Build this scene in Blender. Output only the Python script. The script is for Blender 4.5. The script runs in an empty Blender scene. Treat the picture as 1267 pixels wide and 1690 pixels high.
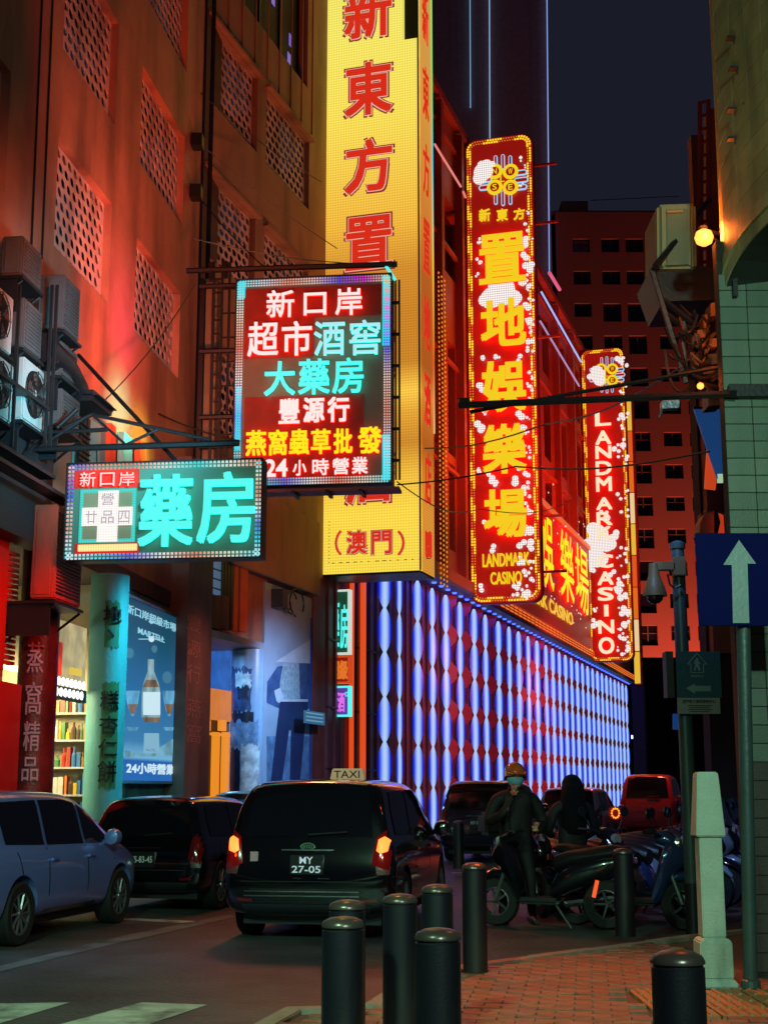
import bpy, bmesh, math, random
from mathutils import Vector, Matrix
from mathutils.bvhtree import BVHTree
random.seed(7)
R = math.radians
sc = bpy.context.scene
C = sc.collection

# ---------------------------------------------------------------- camera
F = 2336.0; TH = R(11.0); CZ = 1.55            # focal length in photo pixels, pitch, eye height
cam = bpy.data.cameras.new('camera'); camo = bpy.data.objects.new('camera', cam); C.objects.link(camo)
camo.location = (0, 0, CZ); camo.rotation_euler = (R(90) + TH, 0, 0)
cam.sensor_fit = 'VERTICAL'; cam.sensor_height = 36.0; cam.lens = 36.0 * F / 1690.0
cam.clip_start = 0.1; cam.clip_end = 2500
sc.camera = camo

def lin(c):
    return tuple(((v / 255) / 12.92 if v / 255 <= .04045 else ((v / 255 + .055) / 1.055) ** 2.4) for v in c)

# ---------------------------------------------------------------- night sky
w = bpy.data.worlds.new('World'); sc.world = w; w.use_nodes = True
bg = w.node_tree.nodes['Background']
bg.inputs[0].default_value = (*lin((25, 27, 39)), 1); bg.inputs[1].default_value = 1.0
sc.view_settings.view_transform = 'Standard'; sc.view_settings.look = 'None'
sc.view_settings.exposure = 0; sc.view_settings.gamma = 1
sc.cycles.use_denoising = True
sc.cycles.max_bounces = 5; sc.cycles.diffuse_bounces = 2; sc.cycles.glossy_bounces = 3
sc.cycles.transmission_bounces = 3; sc.cycles.sample_clamp_indirect = 3.0
sc.cycles.use_light_tree = True; sc.cycles.caustics_reflective = False; sc.cycles.caustics_refractive = False

def lamp(kind, loc, power, col, parent=None, size=.15, aim=None, spot=None, blend=.8, sy=None):
    l = bpy.data.lights.new('light', kind); l.energy = power; l.color = lin(col)
    if kind == 'AREA':
        l.size = size
        if sy: l.shape = 'RECTANGLE'; l.size_y = sy
    else: l.shadow_soft_size = size
    if kind == 'SPOT': l.spot_size = R(spot or 90); l.spot_blend = blend
    o = bpy.data.objects.new('light', l); C.objects.link(o); o.location = loc
    if aim is not None:
        o.rotation_euler = (Vector(aim) - Vector(loc)).to_track_quat('-Z', 'Y').to_euler()
    if parent: o.parent = parent
    return o

# ---------------------------------------------------------------- survey helpers: real planes, real distances
def ray(px, py):
    u = (px - 633.5) / F; v = (845 - py) / F
    return (u, math.cos(TH) - v * math.sin(TH), math.sin(TH) + v * math.cos(TH))
def ground(px, py, z=0):
    d = ray(px, py); t = (z - CZ) / d[2]; return (d[0] * t, d[1] * t)
def aty(px, py, Y):
    d = ray(px, py); t = Y / d[1]; return (d[0] * t, Y, CZ + d[2] * t)
class Fr:
    """A vertical plane standing in the place: local x along it, -y its outward face, z up."""
    def __init__(s, ox, oy, deg, oz=0): s.o = (ox, oy, oz); s.r = R(deg)
    def loc(s, px, py, y=0):
        d = ray(px, py); c, n = math.cos(s.r), math.sin(s.r)
        ox, oy = -s.o[0], -s.o[1]
        lx, ly = c * ox + n * oy, -n * ox + c * oy; dx, dy = c * d[0] + n * d[1], -n * d[0] + c * d[1]
        t = (y - ly) / dy; return (lx + dx * t, CZ - s.o[2] + d[2] * t)
    def w(s, x, y, z=0):
        c, n = math.cos(s.r), math.sin(s.r)
        return (s.o[0] + c * x - n * y, s.o[1] + n * x + c * y, s.o[2] + z)
    def box(s, x0, y0, x1, y1, y=0):            # pixel corners (top-left, bottom-right) -> local x0,x1,z0,z1
        ax, az = s.loc(x0, y0, y); bx, bz = s.loc(x1, y1, y); cx, cz = s.loc(x0, y1, y)
        return ax, bx, cz, az
H1, H2 = 6.87, 17.09                               # headings of the near block and of the casino side of the street
W1 = Fr(-7.45, 0, 90 - H1); WC = Fr(-13.08, 0, 90 - H2)

# ---------------------------------------------------------------- materials
_m = {}
def pm(name, col, rough=.6, metal=0, var=.18, sc_=2.0, bump=.15, streak=False, coat=0, spec=.5, dirt=None, lum=0, alpha=1):
    if name in _m: return _m[name]
    m = bpy.data.materials.new(name); m.use_nodes = True; _m[name] = m
    nt = m.node_tree; b = nt.nodes['Principled BSDF']
    c = lin(col)
    tc = nt.nodes.new('ShaderNodeTexCoord'); mp = nt.nodes.new('ShaderNodeMapping')
    nt.links.new(tc.outputs['Object'], mp.inputs['Vector'])
    if streak: mp.inputs['Scale'].default_value = (3, 3, .25)
    no = nt.nodes.new('ShaderNodeTexNoise'); no.inputs['Scale'].default_value = sc_; no.inputs['Detail'].default_value = 6
    no.inputs['Roughness'].default_value = .65
    nt.links.new(mp.outputs[0], no.inputs['Vector'])
    cr = nt.nodes.new('ShaderNodeValToRGB')
    cr.color_ramp.elements[0].position = .3; cr.color_ramp.elements[1].position = .7
    cr.color_ramp.elements[0].color = (*[v * (1 - var) for v in c], 1)
    cr.color_ramp.elements[1].color = (*[min(1, v * (1 + var)) for v in c], 1)
    nt.links.new(no.outputs[0], cr.inputs[0])
    out = cr.outputs[0]
    if dirt:
        n2 = nt.nodes.new('ShaderNodeTexNoise'); n2.inputs['Scale'].default_value = dirt[1]; n2.inputs['Detail'].default_value = 8
        m2 = nt.nodes.new('ShaderNodeMapping'); m2.inputs['Scale'].default_value = (1, 1, .22)
        nt.links.new(tc.outputs['Object'], m2.inputs['Vector']); nt.links.new(m2.outputs[0], n2.inputs['Vector'])
        r2 = nt.nodes.new('ShaderNodeValToRGB'); r2.color_ramp.elements[0].position = .48; r2.color_ramp.elements[1].position = .7
        r2.color_ramp.elements[0].color = (0, 0, 0, 1); r2.color_ramp.elements[1].color = (dirt[2],) * 3 + (1,)
        nt.links.new(n2.outputs[0], r2.inputs[0])
        mx = nt.nodes.new('ShaderNodeMix'); mx.data_type = 'RGBA'
        nt.links.new(r2.outputs[0], mx.inputs['Factor']); nt.links.new(out, mx.inputs[6])
        mx.inputs[7].default_value = (*lin(dirt[0]), 1); out = mx.outputs[2]
    nt.links.new(out, b.inputs['Base Color'])
    b.inputs['Roughness'].default_value = rough; b.inputs['Metallic'].default_value = metal
    b.inputs['Coat Weight'].default_value = coat; b.inputs['Coat Roughness'].default_value = .05
    b.inputs['Specular IOR Level'].default_value = spec
    if bump:
        bp = nt.nodes.new('ShaderNodeBump'); bp.inputs['Strength'].default_value = bump; bp.inputs['Distance'].default_value = .02
        n3 = nt.nodes.new('ShaderNodeTexNoise'); n3.inputs['Scale'].default_value = sc_ * 14; n3.inputs['Detail'].default_value = 4
        nt.links.new(tc.outputs['Object'], n3.inputs['Vector'])
        nt.links.new(n3.outputs[0], bp.inputs['Height']); nt.links.new(bp.outputs[0], b.inputs['Normal'])
    return m
def em(name, col, es=1.0, dots=0, samp=True, base=None, var=0):
    """a lamp, lit sign or LED surface"""
    if name in _m: return _m[name]
    m = bpy.data.materials.new(name); m.use_nodes = True; _m[name] = m
    nt = m.node_tree; b = nt.nodes['Principled BSDF']
    b.inputs['Base Color'].default_value = (*lin(base or (40, 40, 40)), 1); b.inputs['Roughness'].default_value = .4
    b.inputs['Emission Color'].default_value = (*lin(col), 1); b.inputs['Emission Strength'].default_value = es
    if dots: dot_grid(m, dots, es)
    elif var:
        tc = nt.nodes.new('ShaderNodeTexCoord'); no = nt.nodes.new('ShaderNodeTexNoise'); no.inputs['Scale'].default_value = 3
        nt.links.new(tc.outputs['Object'], no.inputs[0])
        mr = nt.nodes.new('ShaderNodeMapRange'); mr.inputs[1].default_value = .3; mr.inputs[2].default_value = .7
        mr.inputs[3].default_value = es * (1 - var); mr.inputs[4].default_value = es * (1 + var)
        nt.links.new(no.outputs[0], mr.inputs[0]); nt.links.new(mr.outputs[0], b.inputs['Emission Strength'])
    if not samp: m.cycles.emission_sampling = 'NONE'
    return m
def dot_grid(m, pitch, es, lo=.78):
    """LED pixels: emission strength falls between diodes"""
    nt = m.node_tree; b = nt.nodes['Principled BSDF']
    tc = nt.nodes.new('ShaderNodeTexCoord'); sp = nt.nodes.new('ShaderNodeSeparateXYZ'); nt.links.new(tc.outputs['Object'], sp.inputs[0])
    outs = []
    for k in (0, 2):
        a = nt.nodes.new('ShaderNodeMath'); a.operation = 'MULTIPLY'; a.inputs[1].default_value = 2 * math.pi / pitch
        nt.links.new(sp.outputs[k], a.inputs[0])
        s = nt.nodes.new('ShaderNodeMath'); s.operation = 'SINE'; nt.links.new(a.outputs[0], s.inputs[0])
        q = nt.nodes.new('ShaderNodeMath'); q.operation = 'MULTIPLY_ADD'; q.inputs[1].default_value = .5; q.inputs[2].default_value = .5
        nt.links.new(s.outputs[0], q.inputs[0]); outs.append(q)
    mu = nt.nodes.new('ShaderNodeMath'); mu.operation = 'ADD'
    nt.links.new(outs[0].outputs[0], mu.inputs[0]); nt.links.new(outs[1].outputs[0], mu.inputs[1])
    mr = nt.nodes.new('ShaderNodeMapRange'); mr.inputs[1].default_value = 0; mr.inputs[2].default_value = 2
    mr.inputs[3].default_value = es * lo; mr.inputs[4].default_value = es * (2 - lo)
    nt.links.new(mu.outputs[0], mr.inputs[0]); nt.links.new(mr.outputs[0], b.inputs['Emission Strength'])
def ramp_em(name, axis, stops, es=1.0, coord='Object', dots=0, base=(30, 30, 30), rep=None):
    """LED content: emission colour changes along one axis; stops = (value, colour)"""
    if name in _m: return _m[name]
    m = em(name, (255, 255, 255), es, dots=dots, base=base); nt = m.node_tree; b = nt.nodes['Principled BSDF']
    tc = nt.nodes.new('ShaderNodeTexCoord'); sp = nt.nodes.new('ShaderNodeSeparateXYZ'); nt.links.new(tc.outputs[coord], sp.inputs[0])
    lo, hi = stops[0][0], stops[-1][0]
    mr = nt.nodes.new('ShaderNodeMapRange'); mr.inputs[1].default_value = lo; mr.inputs[2].default_value = hi
    src = sp.outputs['XYZ'.index(axis)]
    if rep:
        md = nt.nodes.new('ShaderNodeMath'); md.operation = 'FLOORED_MODULO'; md.inputs[1].default_value = rep
        nt.links.new(src, md.inputs[0]); src = md.outputs[0]
    nt.links.new(src, mr.inputs[0])
    cr = nt.nodes.new('ShaderNodeValToRGB'); e = cr.color_ramp.elements
    while len(e) < len(stops): e.new(.5)
    for i, (p, c) in enumerate(stops):
        e[i].position = (p - lo) / (hi - lo); e[i].color = (*lin(c), 1)
    nt.links.new(mr.outputs[0], cr.inputs[0]); nt.links.new(cr.outputs[0], b.inputs['Emission Color'])
    return m

# ---------------------------------------------------------------- object helpers
def tag(o, label=None, cat=None, group=None, kind=None):
    if label: o['label'] = label
    if cat: o['category'] = cat
    if group: o['group'] = group
    if kind: o['kind'] = kind
    return o
def empty(name, loc=(0, 0, 0), rz=0, label=None, cat=None, group=None, kind=None):
    o = bpy.data.objects.new(name, None); C.objects.link(o); o.location = loc; o.rotation_euler = (0, 0, rz)
    o.empty_display_size = .2
    return tag(o, label, cat, group, kind)
def fe(name, fr, x=0, y=0, z=0, **k):             # empty in a frame
    return empty(name, fr.w(x, y, z), fr.r, **k)
def copy_tree(o, parent=None):
    c = o.copy(); C.objects.link(c); c.parent = parent
    for ch in o.children: copy_tree(ch, c)
    return c
class MB:
    def __init__(s): s.v = []; s.f = []; s.mi = []; s.i = 0
    def add(s, vs, fs):
        n = len(s.v); s.v += [tuple(v) for v in vs]; s.f += [[n + k for k in f] for f in fs]; s.mi += [s.i] * len(fs); return s
    def box(s, x0, x1, y0, y1, z0, z1, tap=0):
        if x0 > x1: x0, x1 = x1, x0
        if y0 > y1: y0, y1 = y1, y0
        if z0 > z1: z0, z1 = z1, z0
        t = tap
        return s.add([(x0, y0, z0), (x1, y0, z0), (x1, y1, z0), (x0, y1, z0), (x0 + t, y0 + t, z1), (x1 - t, y0 + t, z1), (x1 - t, y1 - t, z1), (x0 + t, y1 - t, z1)],
                     [(3, 2, 1, 0), (4, 5, 6, 7), (0, 1, 5, 4), (1, 2, 6, 5), (2, 3, 7, 6), (3, 0, 4, 7)])
    def bar(s, a, b, r, n=6, r2=None):
        a = Vector(a); b = Vector(b); d = (b - a).normalized(); u = d.orthogonal().normalized(); v = d.cross(u); r2 = r if r2 is None else r2
        P = [a + (u * math.cos(t) + v * math.sin(t)) * r for t in [2 * math.pi * k / n for k in range(n)]]
        Q = [b + (u * math.cos(t) + v * math.sin(t)) * r2 for t in [2 * math.pi * k / n for k in range(n)]]
        return s.add(P + Q, [(k, (k + 1) % n, n + (k + 1) % n, n + k) for k in range(n)] + [tuple(range(n))[::-1], tuple(range(n, 2 * n))])
    def tube(s, pts, r, n=6):
        pts = [Vector(p) for p in pts]; rings = []
        for i, p in enumerate(pts):
            d = (pts[min(i + 1, len(pts) - 1)] - pts[max(i - 1, 0)]).normalized()
            u = d.cross(Vector((0, 0, 1))); u = u.normalized() if u.length > .05 else Vector((1, 0, 0)); v = d.cross(u)
            rr = r[i] if isinstance(r, (list, tuple)) else r
            rings += [p + (u * math.cos(2 * math.pi * k / n) + v * math.sin(2 * math.pi * k / n)) * rr for k in range(n)]
        m = len(pts)
        return s.add(rings, [(i * n + k, i * n + (k + 1) % n, (i + 1) * n + (k + 1) % n, (i + 1) * n + k) for i in range(m - 1) for k in range(n)] + [tuple(range(n))[::-1], tuple(range((m - 1) * n, m * n))])
    def lathe(s, prof, c=(0, 0, 0), n=20, axis='Z', ring=False):
        vs = []
        for r, z in prof:
            for k in range(n):
                t = 2 * math.pi * k / n; a, b = r * math.cos(t), r * math.sin(t)
                p = (a, b, z) if axis == 'Z' else ((a, z, b) if axis == 'Y' else (z, a, b))
                vs.append((c[0] + p[0], c[1] + p[1], c[2] + p[2]))
        m = len(prof); q = [(i * n + k, i * n + (k + 1) % n, ((i + 1) % m) * n + (k + 1) % n, ((i + 1) % m) * n + k) for i in range(m if ring else m - 1) for k in range(n)]
        return s.add(vs, q + ([] if ring else [tuple(range(n))[::-1], tuple(range((m - 1) * n, m * n))]))
    def prism(s, pts, y0, y1):                     # polygon in x,z pushed along y
        n = len(pts)
        return s.add([(x, y0, z) for x, z in pts] + [(x, y1, z) for x, z in pts], [tuple(range(n)), tuple(range(n, 2 * n))[::-1]] + [(k, n + k, n + (k + 1) % n, (k + 1) % n) for k in range(n)])
    def build(s, name, mat=None, parent=None, smooth=False, bevel=0, loc=None, kind=None):
        me = bpy.data.meshes.new(name); me.from_pydata(s.v, [], s.f)
        bm = bmesh.new(); bm.from_mesh(me); bmesh.ops.recalc_face_normals(bm, faces=bm.faces)
        if bevel:
            bmesh.ops.bevel(bm, geom=bm.edges[:], offset=bevel, segments=2, affect='EDGES', clamp_overlap=True)
        bm.to_mesh(me); bm.free()
        mats = mat if isinstance(mat, (list, tuple)) else [mat]
        for q in mats: me.materials.append(q)
        if len(mats) > 1 and not bevel:
            for p, k in zip(me.polygons, s.mi): p.material_index = k
        if smooth:
            for p in me.polygons: p.use_smooth = True
            me.set_sharp_from_angle(angle=R(38))
        return link(name, me, parent, loc, kind)
def link(name, me, parent=None, loc=None, kind=None):
    o = bpy.data.objects.new(name, me); C.objects.link(o); o.parent = parent
    if loc is not None: o.location = loc
    if kind: o['kind'] = kind
    return o
def holes_wall(x0, x1, z0, z1, holes, y=0, depth=.3):
    """wall face with real openings and their reveals"""
    mb = MB(); xs = sorted({x0, x1} | {h[k] for h in holes for k in (0, 1)}); zs = sorted({z0, z1} | {h[k] for h in holes for k in (2, 3)})
    xs = [x for x in xs if x0 <= x <= x1]; zs = [z for z in zs if z0 <= z <= z1]
    for a, b in zip(xs, xs[1:]):
        run = None
        for c, d in zip(zs, zs[1:]):
            mx, mz = (a + b) / 2, (c + d) / 2
            if not any(h[0] < mx < h[1] and h[2] < mz < h[3] for h in holes):
                mb.add([(a, y, c), (b, y, c), (b, y, d), (a, y, d)], [(0, 1, 2, 3)])
    for a, b, c, d in holes:
        mb.add([(a, y, c), (b, y, c), (b, y, d), (a, y, d), (a, y + depth, c), (b, y + depth, c), (b, y + depth, d), (a, y + depth, d)],
               [(0, 4, 5, 1), (1, 5, 6, 2), (2, 6, 7, 3), (3, 7, 4, 0)])
    # thickness
    mb.add([(x0, y, z0), (x1, y, z0), (x1, y, z1), (x0, y, z1), (x0, y + depth, z0), (x1, y + depth, z0), (x1, y + depth, z1), (x0, y + depth, z1)],
           [(0, 1, 5, 4), (2, 3, 7, 6), (0, 4, 7, 3), (1, 2, 6, 5)])
    return mb
_g = {}
def glyph_data(s, off, extr=.5):
    k = (s, off)
    if k in _g: return _g[k]
    cu = bpy.data.curves.new('g', 'FONT'); cu.body = s; cu.resolution_u = 3; cu.offset = off; cu.extrude = extr
    o = bpy.data.objects.new('g', cu); C.objects.link(o)
    me = bpy.data.meshes.new_from_object(o.evaluated_get(bpy.context.evaluated_depsgraph_get()))
    vs = [(v.co.x, -v.co.z, v.co.y) for v in me.vertices]; fs = [list(p.vertices) for p in me.polygons]
    fr = [p.normal.z > .9 for p in me.polygons]
    C.objects.unlink(o); bpy.data.objects.remove(o); bpy.data.curves.remove(cu); bpy.data.meshes.remove(me)
    _g[k] = (vs, fs, fr); return _g[k]
def glyph(par, s, x0, x1, z0, z1, y, m, depth=.04, off=.012, name='character', side=None, heavy=0):
    """raised lettering filling the given rectangle; front faces -y, its back sits at y"""
    cw = (x1 - x0) / (max(1, len(s)) if ord(s[0]) > 255 else max(1, .75 * len(s)))
    if off >= .015: heavy += .010 * cw; off = 0
    vs, fs, fr = glyph_data(s, off if len(s) > 1 else 0)
    ax = min(v[0] for v in vs); bx = max(v[0] for v in vs); az = min(v[2] for v in vs); bz = max(v[2] for v in vs)
    sx = (x1 - x0) / max(bx - ax, 1e-6); sz = (z1 - z0) / max(bz - az, 1e-6)
    if s in '一-·': sz = sx
    cx, cz = (x0 + x1) / 2, (z0 + z1) / 2; V = []; Fc = []; MI = []
    heavy = min(heavy, .034 * cw) if name != 'character_outline' else heavy
    sh = [(0, 0)] if not heavy else [(-heavy, -heavy), (heavy, -heavy), (-heavy, heavy), (heavy, heavy)] + ([(0, 0)] if heavy > .02 * (x1 - x0) else [])
    k = 1 - (2 * heavy / max(x1 - x0, .01)) if heavy else 1
    for j, (dx, dz) in enumerate(sh):
        n = len(V)
        V += [((v[0] - (ax + bx) / 2) * sx * k + dx, -depth / 2 + v[1] * depth - j * .0012, (v[2] - (az + bz) / 2) * sz * k + dz) for v in vs]
        Fc += [[n + q for q in f] for f in fs]; MI += [0 if q else 1 for q in fr]
    me = bpy.data.meshes.new(name); me.from_pydata(V, [], Fc); me.materials.append(m); me.materials.append(side or m)
    me.polygons.foreach_set('material_index', MI)
    return link(name, me, par, (cx, y, cz))
def chars(par, fr, items, m, y=-.06, oy=0, **k):
    """items: (char, px0, py0, px1, py1)"""
    for it in items:
        a, b, c, d = fr.box(*it[1:5], y=y); glyph(par, it[0], a, b, c, d, y - oy, m, **k)
def row(s, x0, x1, y0, y1, gap=.12):
    n = len(s); wd = (x1 - x0) / (n + (n - 1) * gap)
    return [(ch, x0 + k * wd * (1 + gap), y0, x0 + k * wd * (1 + gap) + wd, y1) for k, ch in enumerate(s) if ch != ' ']

asphalt = pm('asphalt', (72, 76, 74), .52, var=.4, sc_=1.3, bump=.8, dirt=((34, 36, 38), .5, .8))
paint_w = pm('road paint', (185, 195, 180), .6, var=.3, sc_=5, dirt=((70, 72, 70), 3.5, .9))
paint_o = pm('old road paint', (120, 122, 116), .6, var=.35, sc_=5, dirt=((60, 62, 60), 2.5, 1))
concrete = pm('concrete', (135, 130, 122), .8, dirt=((60, 55, 50), 1.2, .6))
dark_metal = pm('dark metal', (34, 36, 40), .45, metal=.3)
black = pm('black plastic', (26, 28, 32), .45, bump=.05)
steel = pm('grey steel', (90, 95, 95), .45, metal=.5)
glass_d = pm('dark glass', (14, 17, 24), .06, var=.05, bump=0, spec=.9)
chrome = pm('chrome', (190, 190, 195), .15, metal=1, bump=0)
# ================================================================ ground
g = MB(); g.add([(-300, -60, 0), (300, -60, 0), (300, 600, 0), (-300, 600, 0)], [(0, 1, 2, 3)])
tag(g.build('road', asphalt), kind='structure')
def gp(*pts, z=0.0): return [(*ground(px, py, z), z) for px, py in pts]
PZ = .12
curb = [ground(400, 1700, PZ), ground(470, 1662, PZ), ground(598, 1659, PZ), ground(648, 1627, PZ), ground(755, 1593, PZ), ground(1145, 1542, PZ), ground(1215, 1534, PZ), (9, 19.5)]
near = [(-.9, 8.2), (-.9, -6)]
poly = near[::-1] + curb + [(9, -6)]
bm = MB(); n = len(poly); bm.add([(x, y, PZ - .03) for x, y in poly] + [(x, y, -.1) for x, y in poly], [tuple(range(n))] + [(k, (k + 1) % n, n + (k + 1) % n, n + k) for k in range(n)])
pave_base = bm.build('pavement', pm('mortar bed', (88, 70, 58), .8)); tag(pave_base, kind='structure')
def inside(x, y, P):
    r = False; j = len(P) - 1
    for i in range(len(P)):
        if (P[i][1] > y) != (P[j][1] > y) and x < (P[j][0] - P[i][0]) * (y - P[i][1]) / (P[j][1] - P[i][1]) + P[i][0]: r = not r
        j = i
    return r
# kerb stones along the edge
kerb_m = pm('kerb granite', (140, 130, 115), .65, sc_=8, bump=.3)
P = [Vector((*p, 0)) for p in [(-.9, -2), (-.9, 8.2)] + curb]
for a, b in zip(P, P[1:]):
    L = (b - a).length; k = max(1, round(L / .8)); d = (b - a) / k; u = d.normalized(); nrm = Vector((u.y, -u.x, 0))
    for i in range(k):
        p = a + d * i + u * .005; q = a + d * (i + 1) - u * .005; j = random.uniform(-.003, .003)
        if p.y > 22 or q.y < 6: continue
        m = MB(); vs = [p, q, q + nrm * .14, p + nrm * .14]
        m.add([(v.x, v.y, 0) for v in vs] + [(v.x, v.y, PZ + .006 + j) for v in vs], [(3, 2, 1, 0), (4, 5, 6, 7), (0, 1, 5, 4), (1, 2, 6, 5), (2, 3, 7, 6), (3, 0, 4, 7)])
        m.build('kerb_stone', kerb_m, pave_base, bevel=.008)
# pavers: herringbone-like running bond of clay bricks, laid at a slant to the kerb
pav_m = [pm('paver %d' % k, c, .42, sc_=9, var=.4, bump=.5) for k, c in enumerate([(128, 92, 72), (134, 98, 76), (120, 88, 70), (138, 104, 80)])]
BW, BD = .24, .12; ang = R(-8); ca, sa = math.cos(ang), math.sin(ang)
Pin = poly
mesh_p = []
for k in range(4):
    m = MB(); m.box(-BW / 2 + .004, BW / 2 - .004, -BD / 2 + .004, BD / 2 - .004, -.05, 0, tap=.003)
    o = m.build('paver', pav_m[k], pave_base, loc=(0, 0, -5)); mesh_p.append(o.data); bpy.data.objects.remove(o)
cand = []
tact = []                                            # tactile strip: footprint filled by ribbed slabs instead
tp = [ground(1050, 1690, PZ), ground(1085, 1645, PZ), ground(1222, 1640, PZ), ground(1215, 1690, PZ)]
ty0 = min(p[1] for p in tp); ty1 = max(p[1] for p in tp); tx0 = tp[0][0]; 
TX0, TX1, TY0, TY1 = 1.75, 3.35, 9.45, 10.65
for iy in range(-20, 150):
    for ix in range(-40, 60):
        lx = (ix + (iy % 2) * .5) * BW; ly = iy * BD
        x = lx * ca - ly * sa; y = lx * sa + ly * ca
        if y < 7.6 or y > 20 or x > 6 or x < -1.2: continue
        if not all(inside(x + dx, y + dy, Pin) for dx, dy in ((.25, .05), (-.25, .05), (0, .17), (.12, -.1), (-.17, 0))): continue
        if TX0 - .1 < x < TX1 + .1 and TY0 - .06 < y < TY1 + .06: continue
        if abs(x) > .30 * y + .4: continue
        if x > 2.62 and y > 11.1: continue
        cand.append((y, x))
cand.sort()
vis = [c for c in cand if c[0] > 9.4]; rest = cand[300:] if False else None
singles = vis[:298]; S_ = set(singles); others = [c for c in cand if c not in S_]
for y, x in singles:
    o = link('paver', random.choice(mesh_p), pave_base, (x, y, PZ + random.uniform(-.005, .004)))
    o.rotation_euler = (random.uniform(-.012, .012), random.uniform(-.01, .01), ang + random.uniform(-.012, .012))
m = MB()
for y, x in others:
    j = random.uniform(-.005, .004); a2 = ang + random.uniform(-.015, .015); c2, s2 = math.cos(a2), math.sin(a2); m.i = random.randrange(4)
    vs = [(x + u * c2 - v * s2, y + u * s2 + v * c2) for u, v in ((-.116, -.056), (.116, -.056), (.116, .056), (-.116, .056))]
    m.add([(a, b, PZ - .03) for a, b in vs] + [(a, b, PZ + j) for a, b in vs], [(4, 5, 6, 7), (0, 1, 5, 4), (1, 2, 6, 5), (2, 3, 7, 6), (3, 0, 4, 7)])
m.build('paver_field', pav_m, pave_base, kind='stuff')
m = MB(); m.box(-.192, .192, -.145, .145, -.05, -.004)
for k in range(5):
    for a in (-1,): m.box(-.16 + k * .072, -.16 + k * .072 + .035, -.125, .125, -.004, .008, tap=.006)
tm = m.build('tactile_slab', pm('tactile slab', (165, 118, 70), .5, sc_=10, bump=.3), pave_base); td = tm.data; bpy.data.objects.remove(tm)
for i in range(4):
    for j in range(4):
        o = link('tactile_slab', td, pave_base, (TX0 + .2 + i * .4, TY0 + .15 + j * .3, PZ + .004)); o.rotation_euler = (0, 0, R(-1))
# painted markings
def paint(name, pts, mt=paint_w, z=.004):
    m = MB(); q = gp(*pts); m.add([(x, y, z) for x, y, _ in q], [tuple(range(len(q)))]); o = m.build(name, mt); tag(o, kind='structure'); return o
paint('crosswalk_stripe', [(0, 1690), (-60, 1720), (-260, 1720), (-120, 1658), (0, 1657), (116, 1655)])
paint('crosswalk_stripe', [(105, 1690), (10, 1715), (160, 1730), (250, 1690), (342, 1659), (234, 1655)])
paint('lane_line', [(0, 1604), (0, 1595), (205, 1545), (352, 1515), (405, 1506), (425, 1506), (300, 1534), (200, 1556)], paint_o)
paint('parking_line', [(195, 1515), (195, 1518), (300, 1524), (330, 1521)])
paint('parking_line', [(745, 1440), (745, 1442), (820, 1440), (820, 1438)])

# ================================================================ near block (left): breeze-block wall over shops
wall_red = pm('mosaic render', (180, 122, 98), .55, var=.22, sc_=.9, bump=.5, dirt=((84, 48, 42), .9, .8))
screen_m = pm('breeze block', (205, 180, 168), .7, var=.12, sc_=4, bump=.2, dirt=((90, 70, 62), 1.5, .5))
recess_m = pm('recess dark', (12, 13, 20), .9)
def breeze(w_, h_, nx, nz, t=.022):
    m = MB(); cw, ch = w_ / nx, h_ / nz; hr = .38
    def rect(x0, x1, z0, z1): m.add([(x0, 0, z0), (x1, 0, z0), (x1, 0, z1), (x0, 0, z1)], [(0, 1, 2, 3)])
    for r in range(nz):
        z0 = r * ch; off = (r % 2) * .5 * cw
        if off: rect(0, off, z0, z0 + ch); rect(w_ - off, w_, z0, z0 + ch)
        for c in range(nx - (1 if off else 0)):
            x0 = c * cw + off; cx, cz = x0 + cw / 2, z0 + ch / 2; n8 = 16
            O = []; I = []
            for k in range(n8):
                a = 2 * math.pi * k / n8; ux, uz = math.cos(a), math.sin(a); mx = max(abs(ux), abs(uz))
                O.append((cx + ux / mx * cw / 2, 0, cz + uz / mx * ch / 2))
                I.append((cx + ux * cw * hr, 0, cz + (abs(uz) ** .75) * (1 if uz > 0 else -1) * ch * .40))
            B = [(x, t, z) for x, _, z in I]
            m.add(O + I + B, [(k, (k + 1) % n8, n8 + (k + 1) % n8, n8 + k) for k in range(n8)] + [(n8 + k, n8 + (k + 1) % n8, 2 * n8 + (k + 1) % n8, 2 * n8 + k) for k in range(n8)])
    return m
def wall_with_screens(name, fr, x0, x1, z0, z1, openings, wm, label, extra=()):
    root = fe(name, fr, 0, 0, 0, label=label, cat='building')
    holes = [o[:4] for o in openings] + [e[:4] for e in extra]
    holes_wall(x0, x1, z0, z1, holes, 0, .28).build('wall', wm, root)
    cache = {}
    for a, b, c, d in [o[:4] for o in openings]:
        k = (round(b - a, 1), round(d - c, 1))
        if k not in cache:
            o = breeze(k[0], k[1], 10, 9).build('breeze_block_screen', screen_m, root, loc=(a, .14, c)); cache[k] = o.data
        else: o = link('breeze_block_screen', cache[k], root, (a, .14, c))
        o.scale = ((b - a) / k[0], 1, (d - c) / k[1])
        m = MB(); m.box(a - .3, b + 2.2, 1.6, 1.62, c - .3, d + .3); m.box(b + 2.2, b + 2.22, .3, 1.6, c - .3, d + .3); m.build('screen_backing', recess_m, root)  # near-black sheet stands for the dark room behind the screen
    return root
rowsA = [(9.62, 11.42), (12.88, 14.82), (16.3, 18.2), (19.7, 21.6)]
op1 = [(x0, x1, z0, z1) for x0, x1 in ((15.7, 18.5), (20.45, 23.12), (24.6, 27.66)) for z0, z1 in rowsA]
blk = wall_with_screens('shop_block', W1, 10, 29.2, 5.3, 27, op1, wall_red, 'orange-red lit building on the left with honeycomb breeze-block window screens over its shops')
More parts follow.
